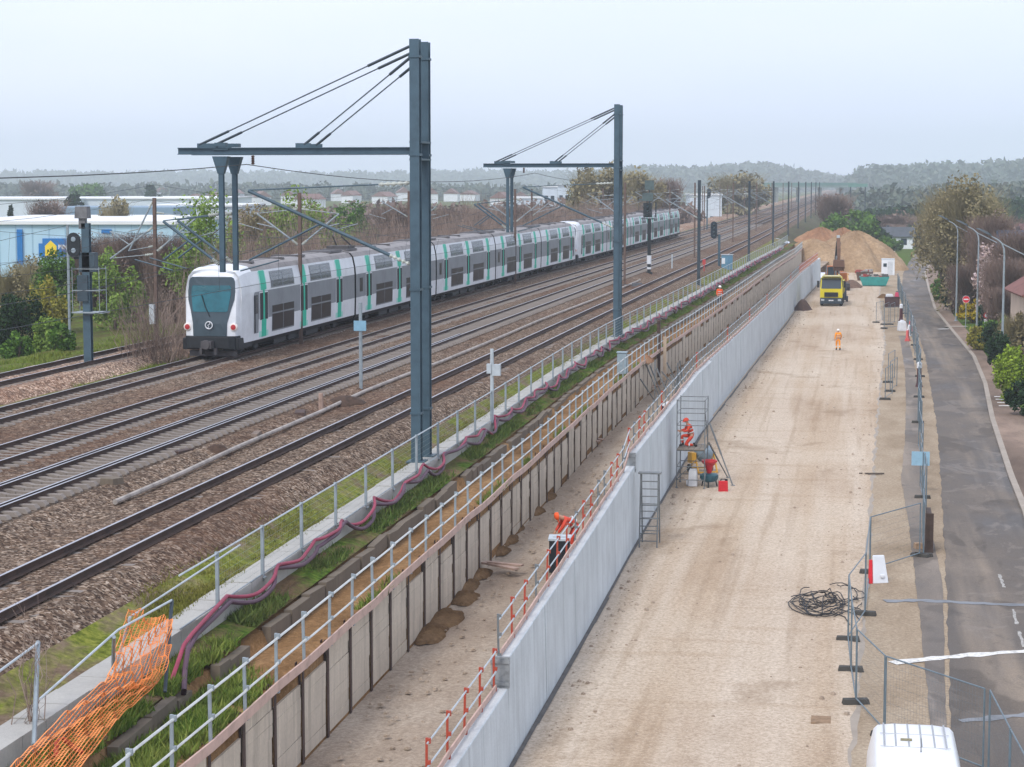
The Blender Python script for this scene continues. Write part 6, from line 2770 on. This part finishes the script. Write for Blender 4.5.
# left of the line
TL = [
    ('leafy_tree', 'fresh green tree behind the drop posts of the nearest gantry', 'tree', 204, 140, 2.8, 203, 76, 'spring', 3400),
    ('leafy_tree', 'fresh green tree right of the brown pole behind the first train car', 'tree', 300, 165, 2.6, 196, 92, 'spring', 3800),
    ('leafy_tree', 'olive tree between the two fresh green trees behind the train', 'tree', 252, 165, 2.7, 212, 60, 'olive', 2200),
    ('bush', 'mid green bush under the warehouse sign', 'bush', 52, 150, 2.4, 252, 52, 'green', 2200),
    ('bush', 'dark evergreen bush at the left edge behind the single track', 'bush', 18, 118, 3.2, 294, 58, 'dark', 2600),
    ('bush', 'fresh green low bush right of the dark evergreen at left', 'bush', 48, 116, 3.3, 319, 40, 'spring', 1800),
    ('bush', 'small fresh green bush at the foot of the dark evergreen', 'bush', 14, 112, 3.6, 333, 28, 'green', 1400),
    ('bush', 'brown bare scrub bush right of the warehouse sign', 'bush', 92, 170, 2.4, 236, 56, 'brown', 1800),
    ('bush', 'brown bare scrub bush left of the dark brown pole', 'bush', 132, 160, 2.5, 231, 62, 'brown', 2000),
    ('bush', 'brown bare scrub bush right of the dark brown pole', 'bush', 172, 145, 2.8, 234, 58, 'brown', 2000),
    ('bush', 'olive scrub bush at the foot of the warehouse wall', 'bush', 30, 165, 2.3, 258, 40, 'olive', 1500),
    ('bush', 'golden green bush between the warehouse sign and the dark evergreen', 'bush', 44, 128, 2.8, 280, 36, 'gold', 1600),
    ('bush', 'olive shrub below the blue warehouse pillar', 'bush', 10, 142, 2.4, 263, 44, 'olive', 1600),
    ('bush', 'bright green shrub right of the blue signal mast', 'bush', 112, 150, 2.6, 252, 56, 'spring', 2000),
    ('bush', 'low green shrub close left of the thin grey post', 'bush', 58, 112, 3.6, 322, 26, 'green', 1200),
    ('conifer', 'small dark conifer before the white flat roofs at far left', 'tree', 10, 330, 2.2, 206, 12, 'dark', 900),
    ('bare_tree', 'bare grey-brown tree before the white flat roofs', 'tree', 46, 330, 2.2, 198, 40, 'brown', 900),
    ('round_tree', 'pale green round tree in front of the dark flat roof', 'tree', 115, 290, 2.2, 200, 30, 'olive', 1200),
    ('dark_tree', 'dark rounded tree rising before the far white roof', 'tree', 73, 480, 2.4, 193, 18, 'dark', 900),
    ('dark_tree', 'lone dark tree on the skyline of the white roofs', 'tree', 152, 700, 2.5, 187, 15, 'dark', 800),
    ('leafy_tree', 'hazy green tree group above the far white roofs', 'tree', 88, 800, 2.5, 184, 34, 'green', 1200),
    ('bare_tree', 'hazy bare tree group above the white roofs at left', 'tree', 38, 760, 2.5, 180, 36, 'brown', 900),
    ('willow', 'broad olive willow behind the second gantry column', 'tree', 600, 345, 2.5, 168, 66, 'olive', 3400),
    ('willow', 'olive willow right of the second gantry column', 'tree', 640, 360, 2.5, 172, 52, 'olive', 2400),
    ('bare_tree', 'domed bare tree beyond the train tail', 'tree', 668, 430, 2.5, 177, 30, 'brown', 900),
    ('willow', 'hazy olive tree on the skyline beyond the train tail', 'tree', 737, 560, 3, 172, 60, 'olive', 2200),
    ('bare_tree', 'bare trees leaning over the train middle', 'tree', 462, 290, 2.5, 206, 70, 'brown', 1400),
    ('bare_tree', 'bare brown tree behind the third train car', 'tree', 400, 250, 2.6, 202, 56, 'brown', 1300),
    ('leafy_tree', 'small green tree behind the fourth train car', 'tree', 352, 260, 2.5, 205, 50, 'green', 1300),
    ('bare_tree', 'bare tree left of the second gantry drop posts', 'tree', 520, 320, 2.5, 204, 60, 'brown', 1200),
    ('leafy_tree', 'green shrubby tree at the far end of the spoil heaps', 'tree', 850, 372, .5, 212, 54, 'green', 2200),
    ('leafy_tree', 'darker green shrub right of the green one behind the heaps', 'tree', 868, 384, .5, 217, 30, 'dark', 1200),
    ('bare_tree', 'bare bushy tree above the green shrub behind the heaps', 'tree', 834, 430, 1.0, 193, 38, 'brown', 1200),
    ('bare_tree', 'purplish bare scrub tree right of the sandy heap', 'tree', 886, 440, .3, 223, 46, 'brown', 1300),
    ('bare_tree', 'purplish bare scrub tree left of the white house', 'tree', 872, 452, .3, 226, 30, 'brown', 1000),
    # right of the road
    ('bush', 'brown bare shrub mass behind the nearest lamp arm', 'bush', 1008, 172, 0, 256, 46, 'brown', 1600),
    ('bush', 'olive-brown shrub left of the conifer', 'bush', 980, 212, 0, 276, 34, 'olive', 1300),
    ('bush', 'green hedge bush behind the nearest lamp post', 'bush', 1004, 140, 0, 334, 26, 'dark', 1300),
    ('bush', 'dark green bush right of the traffic sign', 'bush', 998, 166, 0, 314, 26, 'green', 1300),
    ('blossom_tree', 'small pale blossoming tree left of the nearest lamp post', 'tree', 988, 186, 0, 246, 24, 'blossom', 700),
    ('bush', 'low dark hedge bush before the white house', 'bush', 893, 412, 0, 239, 20, 'green', 900),
    ('bush', 'dark scrub bush left of the low white house', 'bush', 878, 408, 0, 226, 26, 'dark', 1500),
    ('bush', 'purple-brown scrub bush over the roof of the low white house', 'bush', 898, 446, 0, 214, 44, 'brown', 1600),
    ('bush', 'dark hedge right of the low white house at the road end', 'bush', 914, 440, 0, 226, 20, 'dark', 1200),
    ('bush', 'dark tall hedge beside the parked van at the road end', 'bush', 940, 460, 0, 222, 20, 'dark', 1200),
    ('bush', 'green scrub patch on the slope right of the big spoil heap', 'bush', 884, 372, 0, 237, 22, 'green', 1200),
    ('willow', 'thin olive willow right of the tall one', 'tree', 986, 222, 0, 196, 40, 'olive', 2000),
    ('willow', 'tall olive willow rising over the street lamps', 'tree', 964, 214, 0, 182, 84, 'olive', 3300),
    ('willow', 'olive willow left of the tall one at the road bend', 'tree', 944, 246, 0, 194, 54, 'olive', 2800),
    ('bare_tree', 'reddish brown bare tree right of the tall willow', 'tree', 994, 198, 0, 214, 52, 'brown', 2000),
    ('bare_tree', 'brown bare tree at the right edge over the house roof', 'tree', 1022, 176, 0, 228, 52, 'brown', 2400),
    ('bare_tree', 'brown leafless shrub tree behind the no-entry sign', 'tree', 972, 206, 0, 262, 46, 'brown', 1500),
    ('bush', 'dark evergreen bush behind the third street lamp', 'bush', 955, 218, 0, 266, 30, 'dark', 1300),
    ('bush', 'green bush at the foot of the fourth street lamp', 'bush', 944, 232, 0, 279, 18, 'green', 900),
    ('conifer', 'dark blue-green conifer between the first two street lamps', 'tree', 994, 178, 0, 288, 38, 'conifer', 2600),
    ('bush', 'yellow flowering shrub beside the no-entry sign', 'bush', 976, 200, 0, 300, 28, 'yellow', 1400),
    ('bush', 'gold-leaved shrub below the yellow flowering one', 'bush', 981, 166, 0, 326, 22, 'gold', 1000),
    ('bush', 'dark green shrub at the foot of the conifer', 'bush', 1001, 156, 0, 324, 32, 'dark', 1500),
    ('bush', 'olive shrub right of the nearest street lamp', 'bush', 1016, 150, 0, 312, 30, 'olive', 1200),
    ('bush', 'bright lime hedge bush at the right edge', 'bush', 1017, 127, 0, 348, 34, 'lime', 2200),
    ('bush', 'dark hedge bush below the lime one at the right edge', 'bush', 1030, 119, 0, 378, 34, 'dark', 1800),
    ('bush', 'brown twiggy shrub beyond the conifer', 'bush', 1004, 168, 0, 286, 30, 'brown', 1200),
    ('bush', 'purple-brown shrub between the third and second street lamps', 'bush', 962, 214, 0, 290, 22, 'brown', 900),
]
for (nm, lab, cat, px, d, zb, tp, wpx, kind, n) in TL:
    sh = 'cone' if nm == 'conifer' else 'round'
    isb = cat == 'bush'
    lf = max(.07, d * (.0008 if d < 300 else .0010))
    n = int(n * (2.6 if d < 300 else 1.8))
    tree(nm, lab, cat, px, d, zb, tp, wpx, kind, None, n, lf, True, 1, sh, .04 if isb or sh == 'cone' else (.10 if kind in ('spring', 'green', 'olive') else .2))

# the bare thicket along the line (one uncountable mass of stems)
rs = np.random.RandomState(4)
vs, fs, off = [], [], 0
for i in range(640):
    u = rs.rand()
    y = 95 + 240 * u ** 1.4
    if y < 122:
        x = rs.uniform(-34.7, -33.3) if y < 114 or rs.rand() < .5 else rs.uniform(-39.5, -38)
        h = rs.uniform(1.4, 4.2)
        if rs.rand() < .45:
            continue
    else:
        x = rs.uniform(-44, -33.6)
        h = rs.uniform(3.4, 7.0)
    if rs.rand() < .18 and y > 104:
        h *= 1.25
    zb = 4.7 if x > -38 else 4.7 - (-38 - x) * .28
    v, f = twigs(30 if y > 180 else (12 if y < 122 else 40), 2.6 if y > 122 else 3.6, h, rs, .7, .7, 0, .012 + y * .00007, 3)
    v2, f2 = twigs(46 if y > 122 else 14, 2.6 if y > 122 else 3.6, h, rs, .8, .7, h * .3, .009 + y * .00006, 2)
    for vv, ff in ((v, f), (v2, f2)):
        vs.append(vv + np.array([x + bend(y), y, zb]))
        fs.append(ff + off)
        off += len(vv)
o = np_mesh('thicket', np.concatenate(vs), np.concatenate(fs), M['twig'])
tag(o, 'mass of bare brown stems growing along the railway behind the train', 'thicket', kind='stuff')


def tufts(name, label, spots, mat, rs, blades=7):
    """spots: (x, y, z, height, radius)"""
    s = np.array(spots)
    n = len(s) * blades
    c = np.repeat(s, blades, 0)
    a = rs.rand(n) * 2 * PI
    r = np.sqrt(rs.rand(n)) * c[:, 4]
    bx, by = c[:, 0] + np.cos(a) * r, c[:, 1] + np.sin(a) * r
    h = c[:, 3] * (.4 + .8 * rs.rand(n))
    w = .012 + .03 * rs.rand(n) * np.minimum(1, c[:, 3] * 3)
    tx, ty = rs.normal(size=n) * h * .5, rs.normal(size=n) * h * .5
    b = rs.rand(n) * PI
    v = np.stack([np.stack([bx - np.cos(b) * w, by - np.sin(b) * w, c[:, 2] - .03], 1), np.stack([bx + np.cos(b) * w, by + np.sin(b) * w, c[:, 2] - .03], 1),
                  np.stack([bx + tx, by + ty, c[:, 2] + h], 1)], 1).reshape(-1, 3)
    o = np_mesh(name, v, np.arange(3 * n).reshape(n, 3), mat)
    return tag(o, label, 'grass', kind='stuff')


rs = np.random.RandomState(8)
pt = []
while len(pt) < 6500:          # bank weeds
    y = 42 + 190 * rs.rand() ** 1.5
    if math.sin(y * .35) + math.sin(y * .9 + 1) < rs.rand() * 1.6 - .9:
        continue
    x = rs.uniform(-13.28, -12.72)
    pt.append((x + bend2(y), y, 4.12, rs.uniform(.03, .12) + .22 * rs.rand() ** 4, .15))
tufts('weeds', 'dark green weeds covering the bank below the slab walkway', pt, leafmat('weed_leaf', ['#3a4f26', '#4c652f', '#627a3a', '#6f7444']), rs, 8)
pt = []
while len(pt) < 5200:          # grass at the near end of the terrace
    y = rs.uniform(30, 44)
    x = rs.uniform(-13.2, -11.4)
    if math.sin(y * 2.1 + x * 3) + math.sin(y * 4.7 - x * 5) < rs.rand() * 1.5 - 1.0:
        continue
    if y > 37.5 and rs.rand() < (y - 37.5) / 3.5 + max(0, x + 12.6) * .5:
        continue
    pt.append((x, y, 4.05 if x < -12.6 else 3.62, rs.uniform(.06, .3), .14))
for i in range(1500):           # tufts hanging along the boards
    y = 46 + 90 * rs.rand()
    if math.sin(y * .8) + math.sin(y * .31) > .35:
        pt.append((-11.3 + bend2(y) + rs.uniform(-.15, .1), y, 3.58, rs.uniform(.08, .25), .1))
tufts('grass', 'green grass on the near end of the soil terrace', pt, leafmat('grass_blade', ['#3f5a1e', '#587630', '#71883a', '#8a8f4a']), rs, 8)
pt = []
while len(pt) < 6000:          # thin mossy grass beside the nearest track
    y = 40 + 170 * rs.rand() ** 1.6
    x = rs.uniform(-15.3, -13.95)
    if math.sin(y * .21 + x) + math.sin(y * .63) + math.sin(y * 1.7 + x * 3) < rs.rand() * 2.4 - .8:
        continue
    pt.append((x + bend2(y) * .7 + bend(y) * .3, y, 4.6 + max(0, (-14.3 - x)) * .35, rs.uniform(.03, .1), .22))
tufts('verge_grass', 'yellowish grass growing between the nearest track and the walkway', pt, leafmat('verge_blade', ['#5d5c2a', '#787437', '#8c8649', '#6c7030']), rs, 7)
pt = []
while len(pt) < 4500:          # grass left of the train track and around the single track
    y = 84 + 60 * rs.rand()
    x = rs.uniform(-33.7, -32.1) if rs.rand() < .4 else rs.uniform(-43, -38.6)
    if math.sin(y * .5 + x) + math.sin(y * 1.3) < rs.rand() * 1.8 - .6:
        continue
    pt.append((x + bend(y), y, 4.74 if x > -38.7 else 4.7 + (x + 38.7) * .05, rs.uniform(.08, .3), .3))
tufts('strip_grass', 'green grass left of the train track and beyond the single track', pt, leafmat('strip_blade', ['#4c6224', '#688030', '#80923f', '#7b7a42']), rs, 7)

# bare twiggy sapling by the leaning fence
q = P(33, 745, 4.2)
t = thing('sapling', 'bare sapling growing beside the fence post at lower left', 'sapling', q)
v, f = twigs(26, .9, 2.6, rs, .15, .9, 0, .012, 4)
np_mesh('stem', v, f, M['twig'], t)

# ------------------------------------------------------------------ far left: trading estate
def along_view(px0, px1, d, z0, z1, depth, label, name, cat, wallm, roofm, extra=None, over=.4, thick=.4):
    a, b = D(px0, d, z0), D(px1, d, z0)
    L = (b - a).length
    t = thing(name, label, cat, a, YAW)
    m = MB()
    m.box((L / 2, depth / 2, (z1 - z0) / 2), (L, depth, z1 - z0))
    m.build('wall', wallm, t)
    m = MB()
    m.box((L / 2, depth / 2, z1 - z0 + thick / 2 - .02), (L + over, depth + over, thick))
    m.build('roof', roofm, t)
    if extra:
        extra(t, L)
    return t


M['blueclad'] = paint('#b3d2e2', .5, .05, .2)
M['whiteroof'] = paint('#e4e6e6', .6, .05, .3)
M['blue'] = paint('#1673b8', .45, .06, 1)
M['greyroof'] = paint('#7f97aa', .6, .08, .2)


def text_mesh(s, size, mat, parent, loc, name='lettering'):
    cu = bpy.data.curves.new(name, 'FONT')
    cu.body = s
    cu.size = size
    cu.extrude = .02
    cu.offset = .03
    o = bpy.data.objects.new(name, cu)
    COL.objects.link(o)
    dg = bpy.context.evaluated_depsgraph_get()
    me = bpy.data.meshes.new_from_object(o.evaluated_get(dg))
    bpy.data.objects.remove(o)
    me.materials.clear()
    me.materials.append(mat)
    o = link(bpy.data.objects.new(name, me), parent)
    o.location = loc
    o.rotation_euler = (PI / 2, 0, 0)
    return o


def wh(t, L):
    k = 250 / F
    x_of = lambda px: (px + 60) * k
    z_of = lambda py: ZY(py, 250) - 2.0
    m = MB()
    m.box((x_of(18.5), -.15, (z_of(229) + z_of(264)) / 2), (5.2 * k, .4, z_of(229) - z_of(264)))
    m.build('pillar', M['blue'], t)
    m = MB()
    x0, x1, z0, z1 = x_of(41), x_of(67), z_of(256), z_of(238)
    m.box(((x0 + x1) / 2, -.12, (z0 + z1) / 2), (x1 - x0, .2, z1 - z0))
    m.box((x_of(39), -.1, (z_of(256) + z_of(243)) / 2), (4 * k, .15, z_of(243) - z_of(256)))
    s = m.build('sign_panel', M['blue'], t)
    m = MB()
    hx0, hx1 = x_of(43.5), x_of(55)
    m.prism([(hx0, z_of(255.5)), (hx1, z_of(255.5)), (hx1, z_of(245.5)), ((hx0 + hx1) / 2, z_of(240)), (hx0, z_of(245.5))], 'y', -.26, -.22)
    m.build('house_symbol', paint('#f0d02a', .5, .05, 2), s)
    text_mesh('BIM', 6.0 * k, M['twhite'], s, (x_of(56.6), -.24, z_of(248.6)))
    m = MB()
    m.box((x_of(105), -.12, (z_of(229) + z_of(233)) / 2), (10 * k, .2, z_of(229) - z_of(233)))
    m.build('small_sign', M['blue'], t)
    m = MB()
    for i in range(12):
        m.box((3 + i * (L - 6) / 11, -.02, 3.4), (.12, .08, 6.6))
    m.build('cladding_joint', paint('#9fc0d2', .5, .05, 1), t)


along_view(-60, 172, 250, 2.0, ZY(224, 250), 50, 'pale blue warehouse with blue pillar and yellow house sign', 'warehouse', 'building', M['blueclad'], M['whiteroof'], wh, .8)


def roofl(t, L):
    m = MB()
    for i in range(int(L / 6)):
        m.box((3 + i * 6, 12, .62 + 4), (1.2, 1.6, .3))
    m.build('skylight', M['greyroof'], t)


along_view(53, 168, 380, 2.0, ZY(207, 380) - 2.0, 26, 'building with a broad grey-blue flat roof behind the warehouse', 'flat_roof_building', 'building', M['steeldk'], M['greyroof'], None, 2, 2.0)
for (a, b, d, y1, dep, lab) in ((-90, 70, 620, 198.5, 90, 'white flat-roofed hall at the far left'), (78, 215, 640, 198, 90, 'white flat-roofed hall behind the grey-blue roof'), (150, 240, 460, 205, 40, 'lower white hall seen behind the gantry drop posts')):
    along_view(a, b, d, 2.2, ZY(y1, d) - .3, dep, lab, 'flat_hall', 'building', paint('#cfd9e0', .6, .05, .3), M['whiteroof'], None, 1)
for (a, b, d, y1, lab) in ((543, 557, 520, 186, 'pale tall block left of the olive willow'), (558, 568, 540, 185, 'white tall block next to the olive willow'), (512, 542, 500, 197, 'low white hall left of the pale tall blocks'), (690, 722, 520, 194, 'low white hall beyond the train tail'), (596, 612, 560, 192, 'small white building glimpsed right of the willow')):
    def wins(t, L):
        m = MB()
        nz = 3 if L < 5 else 1
        for k in range(nz):
            for i in range(max(2, int(L / 1.6))):
                m.box((.8 + i * 1.6, -.03, 2.2 + k * 2.6), (.9, .06, 1.2))
        m.build('window', M['vglass'], t)
    along_view(a, b, d, 2.4, ZY(y1, d) - .3, 12, lab, 'block_building', 'building', paint('#cdd6dd', .6, .06, .5), M['whiteroof'], wins, .5)
rs = np.random.RandomState(31)
for i in range(16):
    px = 165 + i * 24 + rs.uniform(-8, 8)
    d = rs.uniform(900, 1400)
    h = rs.uniform(6, 9)
    c = D(px, d, 2.5)
    t = thing('village_house', 'small hazy house of the far village under the left ridge', 'house', c, rs.uniform(-.6, .6), 'houses of the far village')
    W, L = rs.uniform(7, 11), rs.uniform(8, 13)
    m = MB()
    m.box((0, 0, h * .3), (W, L, h * .6))
    m.build('wall', M['twhite'], t)
    m = MB()
    m.prism([(-W / 2 - .4, h * .6), (W / 2 + .4, h * .6), (0, h)], 'y', -L / 2 - .4, L / 2 + .4)
    m.build('roof', paint('#7d5d55', .8, .15, .6), t)

# ------------------------------------------------------------------ right: houses, parked vehicles at the road's end, bridge
def house(px, d, zb, W, L, he, hr, rz, label, wallc, roofc, win=True):
    c = D(px, d, zb)
    t = thing('house', label, 'house', c, rz)
    m = MB()
    m.box((0, 0, he / 2), (W, L, he))
    m.prism([(-W / 2, he), (W / 2, he), (0, hr - .25)], 'y', -L / 2, L / 2)
    m.build('wall', paint(wallc, .8, .08, .8), t)
    m = MB()
    for s_ in (-1, 1):
        a = Vector((s_ * (W / 2 + .45), 0, he - .2))
        b = Vector((0, 0, hr))
        n = Vector((-(b.z - a.z) * 1., 0, (b.x - a.x))).normalized() * .16
        if n.z < 0:
            n = -n
        m.loft([[(a.x, -L / 2 - .4, a.z), (b.x, -L / 2 - .4, b.z), (b.x + 0, -L / 2 - .4, b.z + .2), (a.x + n.x, -L / 2 - .4, a.z + n.z)], [(a.x, L / 2 + .4, a.z), (b.x, L / 2 + .4, b.z), (b.x, L / 2 + .4, b.z + .2), (a.x + n.x, L / 2 + .4, a.z + n.z)]])
    m.box((W * .2, L * .25, hr), (.5, .6, 1.1))
    m.build('roof', paint(roofc, .8, .2, 1.2), t)
    if win:
        for x in (-W * .25, W * .25):
            for z in ((1.4, 4.1) if he > 4.5 else (1.5,)):
                m = MB()
                m.box((x, -L / 2 - .01, z), (1.1, .06, 1.25))
                f_ = m.build('window', M['twhite'], t)
                m = MB()
                m.box((x, -L / 2 - .05, z), (.9, .04, 1.05))
                m.build('pane', M['vglass'], f_)
        m = MB()
        for y in (-L * .25, L * .2):
            m.box((-W / 2 - .02, y, 1.5), (.06, 1.2, 1.3))
        m.build('side_window', M['vglass'], t)
    return t


house(1074, 152, 0, 7.5, 10, 5.6, 8.0, .05, 'beige house with red-brown roof at the right edge', '#cbb6a2', '#7c5148')
house(1030, 232, 0, 9, 9, 5.6, 8.8, .2, 'house with purple-brown roof behind the brown trees', '#c4aea0', '#6d4a4c')
house(1034, 196, 0, 5.5, 6, 7.4, 8.9, 1.5, 'house with dark blue-grey roof right of the willow', '#bfb0a4', '#47566a')
house(897, 428, 0, 4.4, 7, 2.6, 4.3, 1.5, 'low white house with dark roof right of the spoil heap', '#dfe2e4', '#4d5258')
house(1075, 330, 0, 10, 10, 5.6, 9, .4, 'house half hidden at the far right behind the trees', '#c4b6a8', '#70504c')
c = D(928, 470, 0)
make_van('parked_van', 'dark blue van parked at the far end of the road', c, .1, 'navy', 4.4, 1.9, 2.0, None, 'van', False)
c = D(921, 490, 0)
t = thing('box_truck', 'white box truck parked at the far end of the road', 'truck', c, .05)
m = MB()
m.box((0, 1.8, 2.0), (2.3, 4.2, 2.6))
m.build('box_body', M['twhite'], t, bevel=.03)
m = MB()
m.loft([[(-1.05, -1.9, .5), (1.05, -1.9, .5), (1.05, -.4, .5), (-1.05, -.4, .5)], [(-1.05, -1.9, 1.3), (1.05, -1.9, 1.3), (1.05, -.4, 1.3), (-1.05, -.4, 1.3)], [(-.95, -1.5, 2.3), (.95, -1.5, 2.3), (.95, -.4, 2.3), (-.95, -.4, 2.3)]])
m.build('cab', M['twhite'], t)
m = MB()
m.loft([[(-.9, -1.92, 1.35), (.9, -1.92, 1.35), (.9, -1.86, 1.35), (-.9, -1.86, 1.35)], [(-.85, -1.58, 2.2), (.85, -1.58, 2.2), (.85, -1.5, 2.2), (-.85, -1.5, 2.2)]])
m.build('windscreen', M['vglass'], t)
for s_ in (-1, 1):
    for y in (-1.2, 2.8):
        wheel(t, s_ * .95, y, .42, .25)

# overpass at the end of the straight
a, b = D(772, 900, 0), D(846, 900, 0)
t = thing('road_bridge', 'hazy greenish road bridge crossing the tracks in the distance', 'bridge', (a.x, a.y, 4.5), math.atan2(b.y - a.y, b.x - a.x))
L = (b - a).length
m = MB()
m.box((L / 2, 0, 7.6), (L + 8, 9, .9))
m.build('deck', paint('#7c8f8b', .7, .1, .5), t)
m = MB()
m.box((L / 2, -4.5, 8.6), (L + 8, .15, 1.2))
m.box((L / 2, 4.5, 8.6), (L + 8, .15, 1.2))
m.build('parapet', paint('#64857f', .6, .1, .5), t)
for k in range(4):
    m = MB()
    m.box((2 + k * (L - 4) / 3, 0, 3.4), (.9, 6, 7.6))
    m.build('pier', paint('#8a908e', .8, .1, .5), t)
a, b = D(850, 640, 0), D(866, 640, 0)
t = thing('sign_gantry', 'hazy green sign gantry on posts right of the far bridge', 'sign', (a.x, a.y, 0), YAW)
L = (b - a).length
m = MB()
m.box((L / 2, 0, 12.9), (L + 1, .4, 1.0))
m.build('panel', paint('#6c9189', .5, .1, 1), t)
for x in (.2, L - .2):
    m = MB()
    m.box((x, 0, 6.2), (.35, .35, 12.6))
    m.build('leg', M['steeldk'], t)
# ------------------------------------------------------------------ hills and woods
def ridge(name, label, top, d, depth, zb, n, leaf, seed, kind='far', foot=None, bump=1.5, hillmat='wood'):
    """a wooded ridge: a hill under a mass of tree crowns; top = [(px, py)] of its skyline"""
    rs = np.random.RandomState(seed)
    tp = interp([(x, ZY(y, d + depth * .5)) for x, y in top])
    x0, x1 = top[0][0], top[-1][0]
    nx = max(12, int((x1 - x0) / 12))
    v = []
    for j, (u, hf) in enumerate(((0, 0), (.18, .5), (.5, .86), (1., .7))):
        for i in range(nx + 1):
            px = x0 + (x1 - x0) * i / nx
            p = D(px, d + depth * u, 0)
            z = zb + (tp(px) - bump * 2.2 - zb) * hf
            v.append((p.x, p.y, z if j else zb - 1))
    N = nx + 1
    f = [(j * N + i, j * N + i + 1, (j + 1) * N + i + 1, (j + 1) * N + i) for j in range(3) for i in range(nx)]
    o = np_mesh('hill', np.array(v), np.array(f), M[hillmat])
    o['kind'] = 'structure'
    # crowns: clumps of leaf masses standing on the slope
    ncl = n // 26
    cp = []
    for i in range(ncl):
        px = rs.uniform(x0, x1)
        u = rs.rand() ** .8 * .75
        hf = np.interp(u, [0, .18, .5, 1], [0, .5, .86, .7])
        z = zb + (tp(px) - bump * 2.2 - zb) * hf
        p = D(px, d + depth * u, 0)
        hgt = bump * (1.1 + 2.2 * rs.rand())
        wd = hgt * (.5 + .4 * rs.rand())
        q = rs.normal(size=(26, 3))
        q /= np.linalg.norm(q, axis=1)[:, None]
        q *= (rs.rand(26) ** .4)[:, None]
        cp.append(np.stack([p.x + q[:, 0] * wd, p.y + q[:, 1] * wd, z + hgt * .5 + q[:, 2] * hgt * .6], 1))
    v, f = leaf_quads(np.concatenate(cp), leaf, rs)
    o = np_mesh(name, v, f, LM[kind])
    tag(o, label, 'wood', kind='stuff')


ridge('distant_wood', 'long hazy wooded ridge on the left horizon', [(-250, 172), (-60, 170), (0, 171), (110, 172), (220, 170), (330, 172), (450, 170), (540, 171), (600, 168), (660, 168)], 3500, 800, 2.5, 30000, 5.0, 1, bump=5.5)
ridge('distant_wood', 'hazy wooded rise on the horizon above the train tail', [(590, 176), (620, 168), (650, 166), (690, 167), (730, 165), (765, 162), (780, 164), (800, 170), (822, 174), (836, 178), (846, 182)], 2500, 500, 3, 24000, 3.6, 2, bump=5.0)
ridge('distant_wood', 'far low wood closing the gap at the end of the tracks', [(780, 172), (830, 175), (850, 177), (880, 176), (920, 172)], 3700, 400, 2.5, 6000, 5.0, 3, bump=4.6)
ridge('wooded_hill', 'wooded hill on the right horizon behind the trees', [(846, 184), (856, 172), (866, 167), (885, 164), (905, 166), (930, 163), (960, 164), (990, 160), (1024, 158), (1120, 152), (1260, 150)], 1800, 700, 2, 26000, 3.4, 4, bump=4.8)
ridge('hedge_wood', 'dark wooded slope behind the white house and road end', [(858, 216), (880, 208), (900, 207), (920, 208), (945, 206), (1000, 200), (1100, 196)], 500, 60, 0, 9000, .9, 5, kind='dark', bump=1.5)
ridge('wooded_bank', 'dark wooded bank beyond the spoil heaps at the end of the tracks', [(838, 200), (850, 194), (865, 190), (890, 188), (915, 190), (945, 186), (1000, 184), (1080, 180)], 760, 120, 0, 12000, 1.3, 8, kind='far', bump=2.2)
ridge('tree_belt', 'belt of hazy trees between the halls and the far ridge', [(-200, 184), (60, 186), (180, 186), (300, 185), (420, 187), (560, 187)], 1300, 300, 2.4, 18000, 2.2, 6, bump=3.0)
ridge('tree_belt', 'belt of brown scrub trees beyond the thicket behind the train', [(160, 214), (240, 212), (330, 208), (420, 208), (500, 206), (580, 203), (700, 200)], 420, 120, 2.2, 9000, .8, 7, kind='brown', bump=1.7)
# ------------------------------------------------------------------ the hazy air
m = MB()
m.box((0, 2450, 62), (5800, 5300, 128))
vm = bpy.data.materials.new('hazy_air')
vm.use_nodes = True
nt = vm.node_tree
nt.nodes.remove(nt.nodes['Principled BSDF'])
pv = nt.nodes.new('ShaderNodeVolumePrincipled')
pv.inputs['Density'].default_value = HAZE
pv.inputs['Color'].default_value = (.86, .94, 1.0, 1)
pv.inputs['Anisotropy'].default_value = 0.0
nt.links.new(pv.outputs['Volume'], nt.nodes['Material Output'].inputs['Volume'])
o = m.build('haze', vm)
o['kind'] = 'stuff'
o['label'] = 'pale blue haze filling the air'
